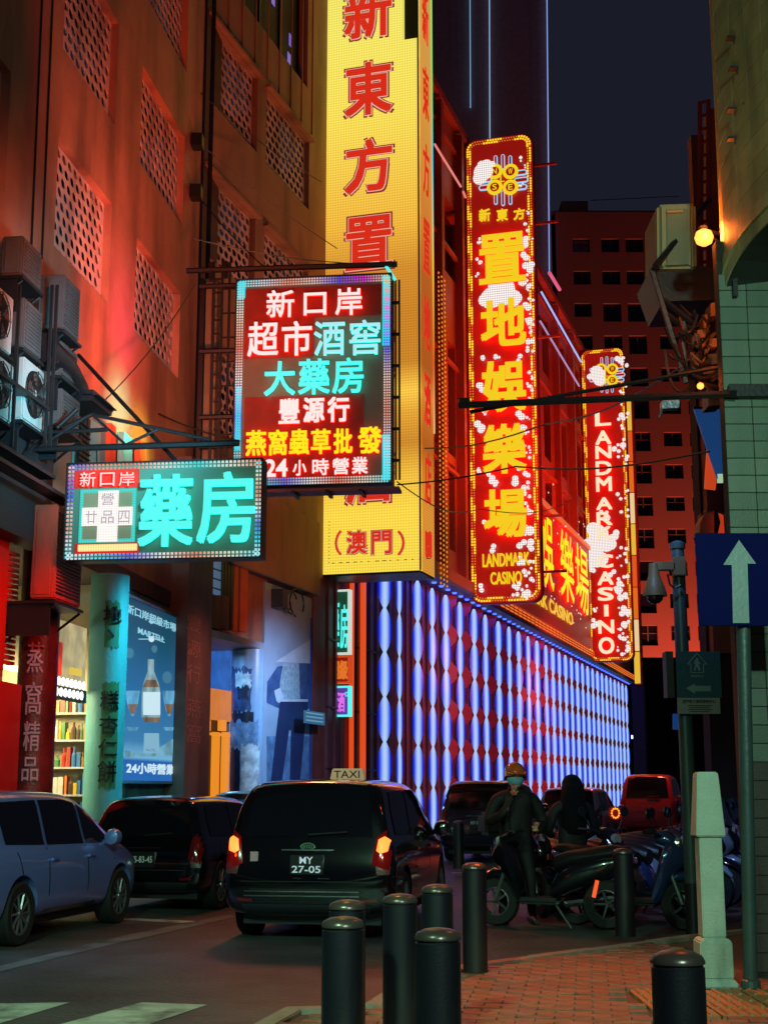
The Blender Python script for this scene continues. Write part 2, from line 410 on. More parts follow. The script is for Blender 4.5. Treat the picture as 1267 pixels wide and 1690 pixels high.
# the near block's second bay turns onto the line of the casino street
op2 = [(x0, x1, z0, z1) for x0, x1 in ((30.85, 33.9), (34.5, 37.6)) for z0, z1 in ((9.3, 11.25), (13.15, 15.1), (16.84, 18.8))]
wall_br = pm('brown render', (160, 118, 92), .7, var=.15, sc_=.8, bump=.35, streak=False, dirt=((72, 50, 42), .9, .75))
blk2 = wall_with_screens('corner_block', WC, 30.4, 39.3, 6.6, 27, op2, wall_br, 'brown streaked building with screened windows between the red block and the yellow sign', extra=[(33.0, 37.4, 20.3, 23.2)])
m = MB(); m.box(33.0, 37.4, .26, .3, 20.3, 23.2); m.build('window_pane', pm('matt dark pane', (20, 20, 30), .55, spec=.2), blk2)
m = MB()
for x in (34.4, 35.9): m.box(x, x + .07, .2, .255, 20.3, 23.2)
m.build('window_mullion', dark_metal, blk2)
lit_v = em('violet window', (120, 100, 190), .8)
for x, z in ((35.3, 21.7), (36.6, 21.2), (36.5, 20.6)):
    m = MB(); m.box(x, x + .22, .235, .25, z, z + .35); m.build('lit_pane', lit_v, blk2)
m = MB()
for k in range(9): m.box(31.2 + k * .82, 31.24 + k * .82, -.025, 0, 19.1, 26)
m.build('wall_rib', wall_br, blk2, kind='stuff')
for a, b, c, d in op2:
    m = MB(); m.box(a - .1, b + .12, -.14, -.002, d + .02, d + .1); m.build('window_hood', wall_br, blk2)
# corner pier between the two bays
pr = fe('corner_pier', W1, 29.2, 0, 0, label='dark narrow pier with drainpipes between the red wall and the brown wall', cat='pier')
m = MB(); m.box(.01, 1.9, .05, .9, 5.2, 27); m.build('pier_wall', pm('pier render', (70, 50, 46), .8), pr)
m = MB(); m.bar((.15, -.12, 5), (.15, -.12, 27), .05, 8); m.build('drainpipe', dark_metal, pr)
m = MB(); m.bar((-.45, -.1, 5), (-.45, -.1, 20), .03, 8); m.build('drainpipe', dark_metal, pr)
# thin cables hanging on the near wall
for px in (58, 76):
    a, z = W1.loc(px, 60); m = MB(); m.tube([(a, -.02, 24), (a + .1, -.03, 15), (a + .22, -.02, 9.2)], .018, 5)
    m.build('cable', black, blk)
# ---- ground floor structure behind the columns
gf = fe('arcade_storey', W1, label='shopfront storey under the red block with teal wall and lit shop', cat='shopfront')
m = MB(); m.box(10, 29.2, 0, 3.5, 5.0, 5.3); m.build('soffit', pm('soffit', (90, 84, 80), .8), gf)
teal = pm('teal tiles', (80, 150, 155), .5, var=.1, sc_=1, dirt=((45, 60, 62), 1.3, .5))
xa, _ = W1.loc(204, 1300, .05); xb, _ = W1.loc(304, 1300, .05)
m = MB(); m.box(xa, xb, .05, .3, 0, 5); m.build('teal_wall', teal, gf)
m = MB()
k = xa
while k < xb: m.box(k, k + .035, .03, .05, 0, 5); k += .11
m.build('wall_ribs', teal, gf, kind='stuff')
x0, _ = W1.loc(72, 1300, 0); x1, _ = W1.loc(150, 1300, 0)
XP = x1 + 1.3
m = MB(); m.box(x0 - 1, XP + .1, 3.0, 3.1, 0, 5); m.box(x0 - 1.1, x0 - 1, .3, 3.1, 0, 5); m.box(XP, XP + .1, .31, 3.0, 0, 5); m.build('shop_inner_wall', pm('shop wall', (215, 200, 165), .6), gf)
for k, z in enumerate((.5, .95, 1.4, 1.85, 2.3, 2.75)):
    m = MB(); m.box(XP - .4, XP - .002, .32, 2.98, z, z + .03); m.build('shelf', pm('shelf', (190, 190, 180), .5), gf)
goods = [pm('goods %d' % k, c, .4, bump=0) for k, c in enumerate([(200, 60, 40), (220, 180, 60), (70, 130, 80), (220, 215, 200), (90, 60, 40), (70, 120, 170), (240, 130, 60)])]
m = MB()
for z in (.53, .98, 1.43, 1.88, 2.33, 2.78):
    x = .4
    while x < 2.85:
        m.i = random.randrange(7); ww = random.uniform(.035, .1); hh = random.uniform(.18, .36)
        if random.random() < .5: m.lathe([(ww / 2, 0), (ww / 2, hh * .6), (ww / 5, hh * .75), (ww / 5, hh)], (XP - .33, x + ww / 2, z), 8)
        else: m.box(XP - .38, XP - .2, x, x + ww, z, z + hh)
        x += ww + random.uniform(.0, .03)
m.build('shelf_goods', goods, gf, kind='stuff')
for k in range(3):
    m = MB(); m.box(x0 + .0 + k * 1.0, x0 + .8 + k * 1.0, .9, 1.1, 3.35, 3.4); o = m.build('ceiling_light', em('shop tube', (255, 240, 190), 5), gf)
lamp('AREA', (XP - 1.5, 1.5, 3.2), 130, (255, 232, 170), gf, 1.2, aim=(XP - .3, 1.4, 1.2))
# slotted awning valance over the shop door, and cream banner above
m = MB(); a, b, c, d = W1.box(78, 1128, 140, 1150, .05); m.box(a, b, .02, .12, c, d); m.build('valance', pm('valance', (40, 36, 34), .6), gf)
for k in range(8):
    for j in (0, 1):
        m = MB(); q = a + .1 + k * (b - a - .2) / 8 + j * .07; m.lathe([(.07, 0), (.055, .02)], (q, -.005, c + .1 + j * .16), 10, 'Y'); m.build('downlight', em('downlight', (240, 240, 225), 2.2), gf)
m = MB(); a, b, c, d = W1.box(98, 1022, 140, 1135, .2); m.box(a, b, .2, .26, c, d); m.build('cream_banner', em('cream backlit', (205, 185, 135), .75, var=.3), gf)
m = MB(); a, b, c, d = W1.box(80, 1055, 98, 1112, .18); m.box(a, b, .14, .2, c, d); m.build('red_lantern_cloth', em('red backlit', (220, 50, 20), .9, var=.6), gf)
m = MB(); a, b, c, d = W1.box(119, 1101, 136, 1112, .1); m.box(a, b, .1, .14, c, d); m.build('price_card', em('yellow card', (225, 190, 60), 1), gf)
# columns and their painted characters
def column(label, px0, px1, mt, y0=.35, top=5.0, square=False, name='column'):
    x0, _ = W1.loc(px0, 1300, -.0); x1, _ = W1.loc(px1, 1300, -.0); r = (x1 - x0) / 2 * .62
    return (x0 + x1) / 2, r
c_cyan = pm('cyan column', (96, 176, 182), .5, var=.12, sc_=1.5, bump=.3, dirt=((50, 80, 84), 1.2, .6))
p0 = W1.w(*[W1.loc(170, 1300, -.1)[0], -.1]); ccol = empty('round_column', p0, R(-H1), 'cyan lit round column with peeling green posters left of the drinks poster', 'column')
m = MB(); m.lathe([(.315, 0), (.315, 5.0)], n=32); m.build('shaft', c_cyan, ccol, smooth=True)
def on_column(root, r, s, pxs, m_, hs, phi=-90, side=None, wd=.30):
    """characters bent round the shaft"""
    for ch_, (z0, z1) in zip(s, hs):
        o = glyph(root, ch_, -wd / 2, wd / 2, z0, z1, 0, m_, depth=.012, off=.015, name='painted_character')
        for v in o.data.vertices:
            a = R(phi) + v.co.x / r; rr = r + .004 - v.co.y; z = v.co.z
            v.co = (rr * math.cos(a), rr * math.sin(a), z)
        o.location = (0, 0, (z0 + z1) / 2)
def bent_sheet(root, r, a0, a1, z0, z1, mt, name, ragged=.0, off=.008):
    m = MB(); n = 14; vs = []; nz = 10
    for j in range(nz + 1):
        for i in range(n + 1):
            a = R(a0 + (a1 - a0) * i / n); rr = r + off
            jz = z0 + (z1 - z0) * j / nz + (random.uniform(-ragged, ragged) if j in (0, nz) else 0)
            if i in (0, n) and ragged: a += R(random.uniform(-6, 6) * ragged * 8)
            vs.append((rr * math.cos(a), rr * math.sin(a), jz))
    m.add(vs, [(j * (n + 1) + i, j * (n + 1) + i + 1, (j + 1) * (n + 1) + i + 1, (j + 1) * (n + 1) + i) for j in range(nz) for i in range(n)])
    return m.build(name, mt, root)
zc = lambda py, Y=22.2: CZ + (1299.5 - py) / 2336 * Y * 1.01
green_p = pm('green poster', (60, 120, 74), .6, var=.3, dirt=((70, 150, 150), 6, .6))
bent_sheet(ccol, .315, -84, -40, zc(1068), zc(988), green_p, 'torn_poster', .035)
bent_sheet(ccol, .315, -84, -34, zc(1300), zc(1126), green_p, 'torn_poster', .03)
ink = pm('black ink', (22, 26, 24), .5)
on_column(ccol, .33, '地', 0, ink, [(zc(1026), zc(996))], -62)
on_column(ccol, .33, '糕', 0, ink, [(zc(1172), zc(1140))], -62)
on_column(ccol, .33, '杏', 0, ink, [(zc(1212), zc(1182))], -62)
on_column(ccol, .33, '仁', 0, ink, [(zc(1250), zc(1220))], -62)
on_column(ccol, .33, '餅', 0, ink, [(zc(1292), zc(1256))], -62)
on_column(ccol, .33, '、', 0, ink, [(zc(1052), zc(1036))], -66, wd=.12)
p1 = W1.w(W1.loc(54, 1300, -.1)[0], -.1); rcol = empty('round_column', p1, R(-H1), 'dark red round column with violet brushed characters beside the lit shop', 'column')
m = MB(); m.lathe([(.28, 0), (.28, 5.0)], n=28); m.build('shaft', pm('red column', (120, 40, 44), .35, var=.4, sc_=3, bump=.5, dirt=((60, 20, 26), 4, .7)), rcol, smooth=True)
lilac = pm('lilac paint', (190, 165, 200), .5, var=.2)
on_column(rcol, .29, '蒸', 0, lilac, [(zc(1118, 20), zc(1068, 20))], -78, wd=.22)
on_column(rcol, .29, '窩', 0, lilac, [(zc(1185, 20), zc(1132, 20))], -78, wd=.22)
on_column(rcol, .29, '精', 0, lilac, [(zc(1243, 20), zc(1195, 20))], -78, wd=.22)
on_column(rcol, .29, '品', 0, lilac, [(zc(1290, 20), zc(1252, 20))], -78, wd=.22)
# square brown pilaster with faded characters
sq = WC.w(30.1, .0); ppl = fe('stone_pilaster', W1, W1.loc(303, 1300, -.35)[0], -.35, 0, label='brown streaked pilaster with faded brushed characters right of the drinks poster', cat='pilaster')
xp, _ = W1.loc(344, 1300, -.35); x30 = W1.loc(303, 1300, -.35)[0]; wd = (xp - x30)
m = MB(); m.box(0, wd, 0, .75, 0, 8); m.build('pilaster_shaft', pm('grey stucco', (112, 92, 84), .75, var=.25, sc_=1.5, dirt=((62, 48, 44), 1.4, .7)), ppl)
faint = pm('faded pink paint', (150, 112, 108), .7, var=.3)
for k, ch_ in enumerate('豐源行燕窩'):
    zz = 1298
    a, z1 = W1.loc(310, 1010 + k * 42 + (14 if k > 2 else 0), -.36); b, z0 = W1.loc(332, 1046 + k * 42 + (14 if k > 2 else 0), -.36)
    glyph(ppl, ch_, a - x30, b - x30, z0, z1, -.002, faint, depth=.006, name='painted_character')
# red banner at the left edge
rb = fe('red_shutter', W1, label='flat red panel wall at the far left edge beside the dark red column', cat='panel')
a, b, c, d = W1.box(-60, 1112, 27, 1330, -.05); redp = pm('red paint', (205, 42, 32), .45, var=.08)
m = MB(); m.box(a, b, -.05, .05, 0, d); m.build('lower_panel', redp, rb)
a, b, c, d2 = W1.box(-60, 930, 6, 1108, -.05); m = MB(); m.box(a, b, -.05, .05, d + .15, 5); m.build('upper_panel', redp, rb)
a, b, c, d2 = W1.box(10, 905, 27, 1095, -.05); m = MB()
k = c
while k < d2: m.box(a, b, -.03, .05, k, k + .05); k += .075
m.build('shutter_slat', redp, rb, kind='stuff')
# drinks light box poster
po = fe('poster_light_box', W1, label='blue lit drinks poster in a frame on the teal wall, 24-hour line beneath', cat='poster')
Y_ = -.12
a, b, c, d = W1.box(205, 982, 300, 1288, Y_)
b = W1.loc(300, 982, Y_)[0]
m = MB(); m.box(a, b, Y_, .03, c, d); m.build('display_face', ramp_em('poster glow', 'Z', [(c, (38, 110, 190)), (c + (d - c) * .11, (34, 100, 185)), (c + (d - c) * .13, (120, 190, 225)), (c + (d - c) * .22, (60, 130, 180)), (c + (d - c) * .5, (38, 110, 165)), (c + (d - c) * .8, (22, 84, 112)), (d, (20, 70, 92))], .85), po)
m = MB(); t = .05; m.box(a - t, a, Y_ - .03, .04, c - t, d + t); m.box(b, b + t, Y_ - .03, .04, c - t, d + t); m.box(a, b, Y_ - .03, .04, c - t, c); m.box(a, b, Y_ - .03, .04, d, d + t); m.build('frame', pm('poster frame', (120, 170, 190), .3, metal=.6), po)
cap = em('poster letters', (150, 215, 235), .9); capw = em('poster white', (205, 235, 245), .95)
def pbox(x0, y0, x1, y1): return W1.box(x0, y0, x1, y1, Y_)
def ptext(s, x0, y0, x1, y1, m_, **k):
    q = pbox(x0, y0, x1, y1); x1_ = W1.loc(x1, y1, Y_)[0]; return glyph(po, s, q[0], x1_, q[2], q[3], Y_ - .002, m_, depth=.006, name='lettering', **k)
ptext('新口岸超級市場', 209, 995, 291, 1011, cap); ptext('MARTELL', 228, 1035, 272, 1045, cap); ptext('24小時營業', 209, 1258, 288, 1276, capw, off=.02)
def pq(name, pts, m_, yo=.004):
    mb = MB(); v = [W1.loc(x, y, Y_) for x, y in pts]; mb.prism(v, Y_ - yo, Y_ - yo + .003); return mb.build(name, m_, po)
pq('emblem', [(245, 1026), (250, 1024), (256, 1027), (250, 1030)], cap); pq('emblem', [(229, 1054), (271, 1054), (271, 1055.5), (229, 1055.5)], cap)
pq('emblem', [(245, 1050), (255, 1050), (254, 1058), (250, 1060), (246, 1058)], capw, .006)
blur = em('bokeh', (70, 130, 160), .8)
for cx_, cy_, r_ in ((214, 1078, 7), (276, 1118, 8), (255, 1071, 5)):
    pq('light_spot', [(cx_ + r_ * math.cos(t), cy_ + r_ * 1.3 * math.sin(t)) for t in [k * .7 for k in range(9)]], blur, .003)
amb = em('amber glass', (150, 120, 90), .6, var=.5); gl = em('glass tint', (95, 165, 205), .9, var=.5)
pq('bottle_print', [(244, 1088), (254, 1088), (254, 1108), (262, 1128), (264, 1140), (264, 1184), (234, 1184), (234, 1140), (237, 1126), (244, 1108)], em('bottle glow', (140, 175, 180), .8, var=.4), .005)
pq('bottle_print', [(241, 1122), (257, 1122), (262, 1134), (236, 1134)], amb, .008)
pq('bottle_label', [(236, 1142), (264, 1142), (264, 1180), (236, 1180)], capw, .010); ptext('MARTELL', 239, 1147, 261, 1152, em('deep blue print', (30, 80, 130), .5))
pq('bottle_print', [(236, 1184), (264, 1184), (262, 1192), (238, 1192)], amb, .007)
pq('bottle_label', [(238, 1210), (262, 1210), (263, 1243), (237, 1243)], em('label reflection', (140, 195, 220), .8), .008); ptext('MARTELL', 241, 1235, 259, 1240, em('deep blue print', (30, 80, 130), .5))
for x0_, x1_ in ((207, 231), (268, 290)):
    pq('glass_print', [(x0_, 1140), (x1_, 1140), (x1_ - 3, 1160), ((x0_ + x1_) / 2 + 2, 1182), ((x0_ + x1_) / 2 - 2, 1182), (x0_ + 3, 1160)], gl, .004)
    pq('glass_print', [(x0_ + 4, 1162), (x1_ - 4, 1162), ((x0_ + x1_) / 2 + 3, 1178), ((x0_ + x1_) / 2 - 3, 1178)], amb, .006)
    pq('glass_print', [(x0_ + 2, 1200), (x1_ - 2, 1200), (x1_ - 5, 1206), (x0_ + 5, 1206)], gl, .004)
pq('table_print', [(206, 1238), (246, 1246), (294, 1238), (297, 1212), (270, 1230), (297, 1246), (206, 1250)], em('pale print', (120, 180, 205), .7, var=.4), .003)

# ---- ground floor of the corner block (between pilaster and yellow sign)
gb = fe('corner_shopfront', WC, label='shopfront under the brown building with blue panel, amber light box and gold-framed door', cat='shopfront')
def wb(x0, y0, x1, y1, y=0):
    a, z1 = WC.loc(x0, y0, y); b, z0 = WC.loc(x1, y1, y); _, z0 = WC.loc(x0, y1, y); return a, b, z0, z1
def slab(par, name, px, mt, y=0, t=.1, fr=None, **k):
    fr = fr or WC; a, z1 = fr.loc(px[0], px[1], y); b, _ = fr.loc(px[2], px[3], y); _, z0 = fr.loc(px[0], px[3], y)
    m = MB(); m.box(a, b, y, y + t, max(0, z0), z1); return m.build(name, mt, par, **k)
slab(gb, 'blue_panel', (338, 1040, 385, 1134), em('blue backlit', (40, 100, 190), .8, var=.25), .9)
slab(gb, 'amber_light_box', (338, 1134, 385, 1186), em('amber box', (215, 125, 55), .9, var=.08), .8)
slab(gb, 'door_recess', (336, 1186, 386, 1330), pm('door dark', (30, 18, 16), .4), .95)
gold = em('gold lit trim', (235, 140, 30), 1.0)
for px in (338, 356, 372): slab(gb, 'door_frame', (px, 1208, px + 5, 1330), gold, .8, .1)
slab(gb, 'door_frame', (338, 1208, 382, 1212), gold, .79, .09)
for px in (340, 366): slab(gb, 'gold_ornament', (px, 1188, px + 8, 1206), gold, .78, .1)
wpaint = pm('white paint', (185, 190, 195), .6)
slab(gb, 'blue_corner', (382, 1050, 430, 1320), pm('pale cladding', (140, 165, 190), .5), .9)
x0, z0 = WC.loc(338, 1045, -.5); x1, _ = WC.loc(438, 1045, -.5)
a, za = WC.loc(338, 1036, -.4); b, zb = WC.loc(437, 1062, -.4)
m = MB(); m.box(a, b, -.4, 1.2, za - .15, za); m.build('soffit', pm('pale soffit', (150, 165, 180), .5), gb)
lamp('AREA', ((a + b) / 2, .4, za - .3), 60, (120, 190, 255), gb, .8, aim=((a + b) / 2, .3, 0))
cx = (WC.loc(385, 1300, -.1)[0] + WC.loc(432, 1300, -.1)[0]) / 2; pc = WC.w(cx, -.05)
pcl = empty('poster_column', pc, R(-12), 'round column wrapped in blue-grey clothing photographs between the amber box and the large poster', 'column')
m = MB(); m.lathe([(.36, 0), (.36, za - .15)], n=28); m.build('shaft', pm('silver wrap', (150, 175, 205), .35, var=.15, sc_=2), pcl, smooth=True)
z_ = lambda py: CZ + (1299 - py) / 2336 * 32.5 * 1.005
sm = [pm('print %d' % k, c, .4, var=.6, sc_=5, bump=0) for k, c in enumerate([(60, 84, 130), (30, 40, 66), (120, 150, 185), (200, 210, 220)])]
for (a0, a1, y1_, y0_, k) in ((-150, -60, 1180, 1110, 0), (-140, -50, 1235, 1180, 1), (-150, -30, 1238, 1195, 2), (-145, -95, 1330, 1235, 1), (-90, -20, 1330, 1232, 3), (-120, -60, 1140, 1118, 3), (-110, -70, 1160, 1130, 1)):
    bent_sheet(pcl, .36, a0, a1, z_(y1_), z_(y0_), sm[k], 'printed_photo', .06, .006 + .003 * k)
# upper window strip above that soffit: blue window, grille, brown shutters, air conditioner
wz = fe('shop_balcony', WC, label='small barred balcony with blue window and air conditioner under the cyan pharmacy sign', cat='balcony')
slab(wz, 'brown_panel', (300, 905, 440, 1040), pm('brown panel', (150, 92, 68), .7, dirt=((60, 40, 34), 2, .6)), .05)
slab(wz, 'window_pane', (347, 918, 366, 978), em('blue window', (90, 120, 150), .55), .0, .04)
for k in range(3): slab(wz, 'window_bar', (347, 935 + k * 16, 366, 937 + k * 16), dark_metal, -.03, .02)
slab(wz, 'grille_backing', (366, 918, 387, 1040), pm('pale blind', (150, 160, 165), .5), .0, .04)
for k in range(4): slab(wz, 'grille_bar', (367 + k * 5, 918, 368.2 + k * 5, 1040), dark_metal, -.05, .02)
for k in range(12): slab(wz, 'grille_bar', (367, 924 + k * 9, 386, 925.5 + k * 9), dark_metal, -.03, .02)
for px in (341, 345.5, 388, 398, 404): slab(wz, 'post', (px, 918, px + 4, 1042), pm('rust orange', (190, 84, 50), .6), -.06, .06)
for x0_, x1_ in ((352, 366), (366, 378)):
    slab(wz, 'planter_box', (x0_, 982, x1_, 1036), pm('brown box', (120, 70, 50), .6), -.3, .25)
# large fashion poster and grey overhang
fp = fe('fashion_poster', WC, label='large blue-grey photograph of a figure in dark trousers covering the wall below the brown overhang', cat='poster')
slab(fp, 'printed_sheet', (438, 960, 518, 1320), pm('poster grey', (150, 165, 185), .45, var=.18, sc_=.8, bump=.1), 0, .1)
def fpq(name, pts, m_, yo=.004):
    mb = MB(); v = [WC.loc(x, y, 0) for x, y in pts]; v = [(a, max(.02, b)) for a, b in v]; mb.prism(v, -yo, -yo + .003); return mb.build(name, m_, fp)
pn = pm('trouser print', (34, 46, 84), .5, var=.2, bump=0); pw = pm('white print', (190, 196, 206), .5, var=.12, bump=0); pb = pm('blue print', (60, 86, 130), .5, var=.5, sc_=3, bump=0); pg = pm('knit print', (150, 170, 180), .5, var=.5, sc_=9, bump=0)
fpq('sea_print', [(440, 1215), (518, 1215), (518, 1330), (440, 1330)], pm('sea print', (92, 120, 155), .5, var=.55, sc_=2.5, bump=0), .003)
fpq('shirt_print', [(455, 1092), (512, 1055), (516, 1092), (512, 1095)], pw, .005)
fpq('jacket_print', [(441, 1125), (458, 1100), (512, 1092), (517, 1140), (510, 1170), (462, 1170), (440, 1160)], pb, .004)
fpq('knit_print', [(467, 1095), (493, 1095), (495, 1155), (462, 1155), (462, 1125)], pg, .006)
fpq('belt_print', [(458, 1154), (508, 1154), (508, 1160), (458, 1160)], pw, .007)
fpq('trouser_print', [(462, 1158), (508, 1158), (503, 1200), (494, 1295), (478, 1295), (480, 1205), (477, 1205), (464, 1295), (446, 1295), (456, 1205)], pn, .008)
fpq('sleeve_print', [(452, 1140), (462, 1135), (468, 1152), (456, 1158)], pw, .009)
slab(fp, 'edge_strip', (514, 1020, 519, 1320), pm('blue strip', (40, 70, 140), .4), -.03, .03)
a, za = WC.loc(438, 930, -.7); b, zb = WC.loc(516, 962, -.05)
oh = fe('overhang', WC, label='brown overhang with grey underside and looped cables above the large poster', cat='overhang')
b = WC.loc(528, 940, -.1)[0]
m = MB(); m.box(a - .4, b, -.1, .3, za, za + 1.9); m.build('overhang_face', wall_br, oh)
m = MB(); m.box(a - .4, b, -.1, .3, za - .04, za - .002); m.build('underside', pm('grey soffit', (96, 110, 125), .6), oh)
for k in range(3):
    m = MB(); c0, c1 = WC.loc(490 - k * 12, 995, -.15); rr = .35 - .07 * k
    m.tube([(c0 + rr * 1.4 * math.cos(t), -.15 - .05 * k, c1 + rr * math.sin(t)) for t in [q * .42 - .5 + k for q in range(13 - k)]], .022, 5); m.build('cable_loop', black, oh)
m = MB(); c0, c1 = WC.loc(464, 990, -.2); m.box(c0 - .15, c0 + .2, -.3, 0, c1 - .2, c1 + .25); m.build('junction_box', pm('junction', (60, 62, 70), .5), oh)
slab(oh, 'rust_column', (518, 950, 534, 1330), pm('rust column', (125, 55, 48), .5, var=.3, dirt=((70, 30, 34), 2, .5)), -.05, .3)
ss = fe('street_notice', WC, WC.loc(503, 1172, -.4)[0], -.4, 0, label='small pale blue notice board beside the large poster', cat='sign')
q = WC.box(503, 1172, 536, 1193, -.4); x_ = WC.loc(503, 1172, -.4)[0]
m = MB(); m.box(0, q[1] - x_, 0, .03, q[2], q[3]); m.build('board', em('pale blue board', (60, 130, 180), .5), ss)
for k in range(3):
    m = MB(); m.box(.1, q[1] - x_ - .15, -.006, 0, q[2] + .06 + k * .09, q[2] + .09 + k * .09); m.build('text_line', em('pale print2', (150, 200, 225), .5), ss)
# ================================================================ air conditioners, racks, brackets on the near block
ac_w = pm('unit casing', (176, 186, 186), .5, var=.1, dirt=((90, 80, 70), 2.5, .5))
ac_d = pm('unit side', (84, 84, 86), .5, dirt=((50, 40, 36), 3, .4))
fan_m = pm('fan black', (24, 26, 30), .5)
def ac_unit(label, px, fan=False, vents=False, dep=.6, col=None, out=.35, group='air conditioners on the red wall'):
    """px = box of its street-facing side (parallel to the wall) ; the near end is turned to us"""
    yy = -(out + dep); a, z1 = W1.loc(px[0], px[1], yy); b, _ = W1.loc(px[2], px[1], yy); _, z0 = W1.loc(px[0], px[3], yy)
    t = fe('air_conditioner', W1, a, yy, z0, label=label, cat='air conditioner', group=group)
    L, Hh = b - a, z1 - z0; cm = col or (ac_w if fan else ac_d)
    m = MB(); m.box(0, L, 0, dep, 0, Hh); m.build('casing', cm, t, bevel=.02)
    if fan:
        r = min(L, Hh) * .40; cx, cz = L * .46, Hh * .5
        m = MB(); m.lathe([(r, -.004), (r * .97, -.02), (.001, -.02)], (cx, 0, cz), 24, 'Y'); m.build('fan_guard', fan_m, t)
        m = MB()
        for k in range(5):
            a0 = k * 2 * math.pi / 5
            m.add([(cx + .05 * math.cos(a0), -.024, cz + .05 * math.sin(a0)), (cx + r * .9 * math.cos(a0), -.03, cz + r * .9 * math.sin(a0)), (cx + r * .9 * math.cos(a0 + .7), -.024, cz + r * .9 * math.sin(a0 + .7)), (cx + .05 * math.cos(a0 + .7), -.024, cz + .05 * math.sin(a0 + .7))], [(0, 1, 2, 3)])
        m.build('fan_blades', pm('fan blade', (90, 70, 66), .4), t)
        m = MB(); m.lathe([(.07, -.026), (.06, -.045), (.001, -.05)], (cx, 0, cz), 12, 'Y'); m.build('fan_hub', ac_w, t)
        m = MB()
        for rr in (.35, .55, .75, .95):
            P = [(cx + r * rr * math.cos(q * .4), -.052, cz + r * rr * math.sin(q * .4)) for q in range(17)]
            m.tube(P, .007, 4)
        for k in range(8):
            a0 = k * math.pi / 4; m.bar((cx, -.052, cz), (cx + r * math.cos(a0), -.052, cz + r * math.sin(a0)), .007, 4)
        m.build('fan_grille', ac_w if False else dark_metal, t)
    else:
        m = MB(); k = .08
        while k < Hh - .08: m.box(.06, L - .06, -.014, 0, k, k + .022); k += .05
        m.build('louvres', ac_d if not vents else dark_metal, t, kind='stuff')
        m = MB(); m.box(-.012, 0, .06, dep - .06, .06, Hh - .06); m.build('end_panel', cm, t)
    m = MB(); m.box(-.05, L + .05, -.03, dep + out, -.07, -.03); m.box(0, .04, .05, dep + out, -.5, -.07); 
    m.bar((.02, .0, -.08), (.02, dep + out, -.6), .02, 5); m.bar((L - .02, .0, -.08), (L - .02, dep + out, -.6), .02, 5); m.build('wall_bracket', dark_metal, t)
    return t
ac_unit('topmost louvred condenser at the far left of the red wall', (40, 388, 72, 455), dep=.3)
ac_unit('large black box condenser right of the topmost one, under the honeycomb screen', (108, 452, 135, 545), dep=.38)
ac_unit('upper fan condenser at the left photo edge, white with a round fan', (-22, 452, 26, 556), fan=True, dep=.3)
ac_unit('slim dark condenser right of the upper white fan unit', (42, 490, 73, 574), dep=.3)
ac_unit('lower fan condenser at the left photo edge, directly under the upper fan unit', (-20, 570, 26, 674), fan=True, dep=.3)
ac_unit('white fan condenser in the middle of the cluster, right of the edge units', (42, 588, 79, 694), fan=True, dep=.3)
ac_unit('vented dark condenser just left of the curved duct', (104, 562, 130, 620), vents=True, dep=.3)
ac_unit('grey condenser below the vented one, above the truss bracket', (104, 640, 134, 702), dep=.3)
red_lit_ac = pm('red lit casing', (190, 70, 52), .5, var=.15, dirt=((110, 40, 34), 3, .5))  # orange-red light on this unit put into its casing colour
ac_unit('slotted condenser coloured as lit orange-red, on a shelf left of the cyan column', (96, 832, 140, 990), vents=True, dep=.34, col=red_lit_ac)
cyan_lit = em('led glimmer', (60, 220, 225), .8)
# duct and platform
du = fe('air_duct', W1, label='black curved duct between the condensers and the red wall', cat='duct')
a, z1 = W1.loc(128, 630, -.6); b, z0 = W1.loc(164, 700, -.6)
m = MB(); m.box(a, b, -.9, -.2, z0 + .1, z1 - .1); m.build('duct_body', black, du, bevel=.08)
m = MB(); m.tube([(a - 1.2, -.5, z1 + .15), (a - .4, -.5, z1 + .1), (a + .2, -.5, z1 - .1)], .22, 10); m.build('duct_hose', black, du, smooth=True)
pf = fe('equipment_rack', W1, label='long dark steel rack carrying the condensers at the left edge', cat='rack')
for py, x0, x1 in ((565, -60, 84), (690, -60, 92), (716, -60, 128)):
    a, z = W1.loc(x0, py, -.7); b, _ = W1.loc(x1, py, -.7); m = MB(); m.box(a, b, -.74, -.5, z - .08, z - .03); m.build('rack_shelf', dark_metal, pf)
for px in (30, 84, 92):
    a, z1 = W1.loc(px, 470, -.7); _, z0 = W1.loc(px, 745, -.7); m = MB(); m.box(a, a + .035, -.74, -.70, z0, z1); m.build('rack_post', dark_metal, pf)
a, z0 = W1.loc(60, 990, -.3); _, z1 = W1.loc(60, 722, -.3)
m = MB(); m.box(a - 3.2, a + .3, -.35, -.05, z1 - 1.5, z1); m.build('boxed_signback', pm('rusty dark sheet', (44, 36, 40), .6), pf)
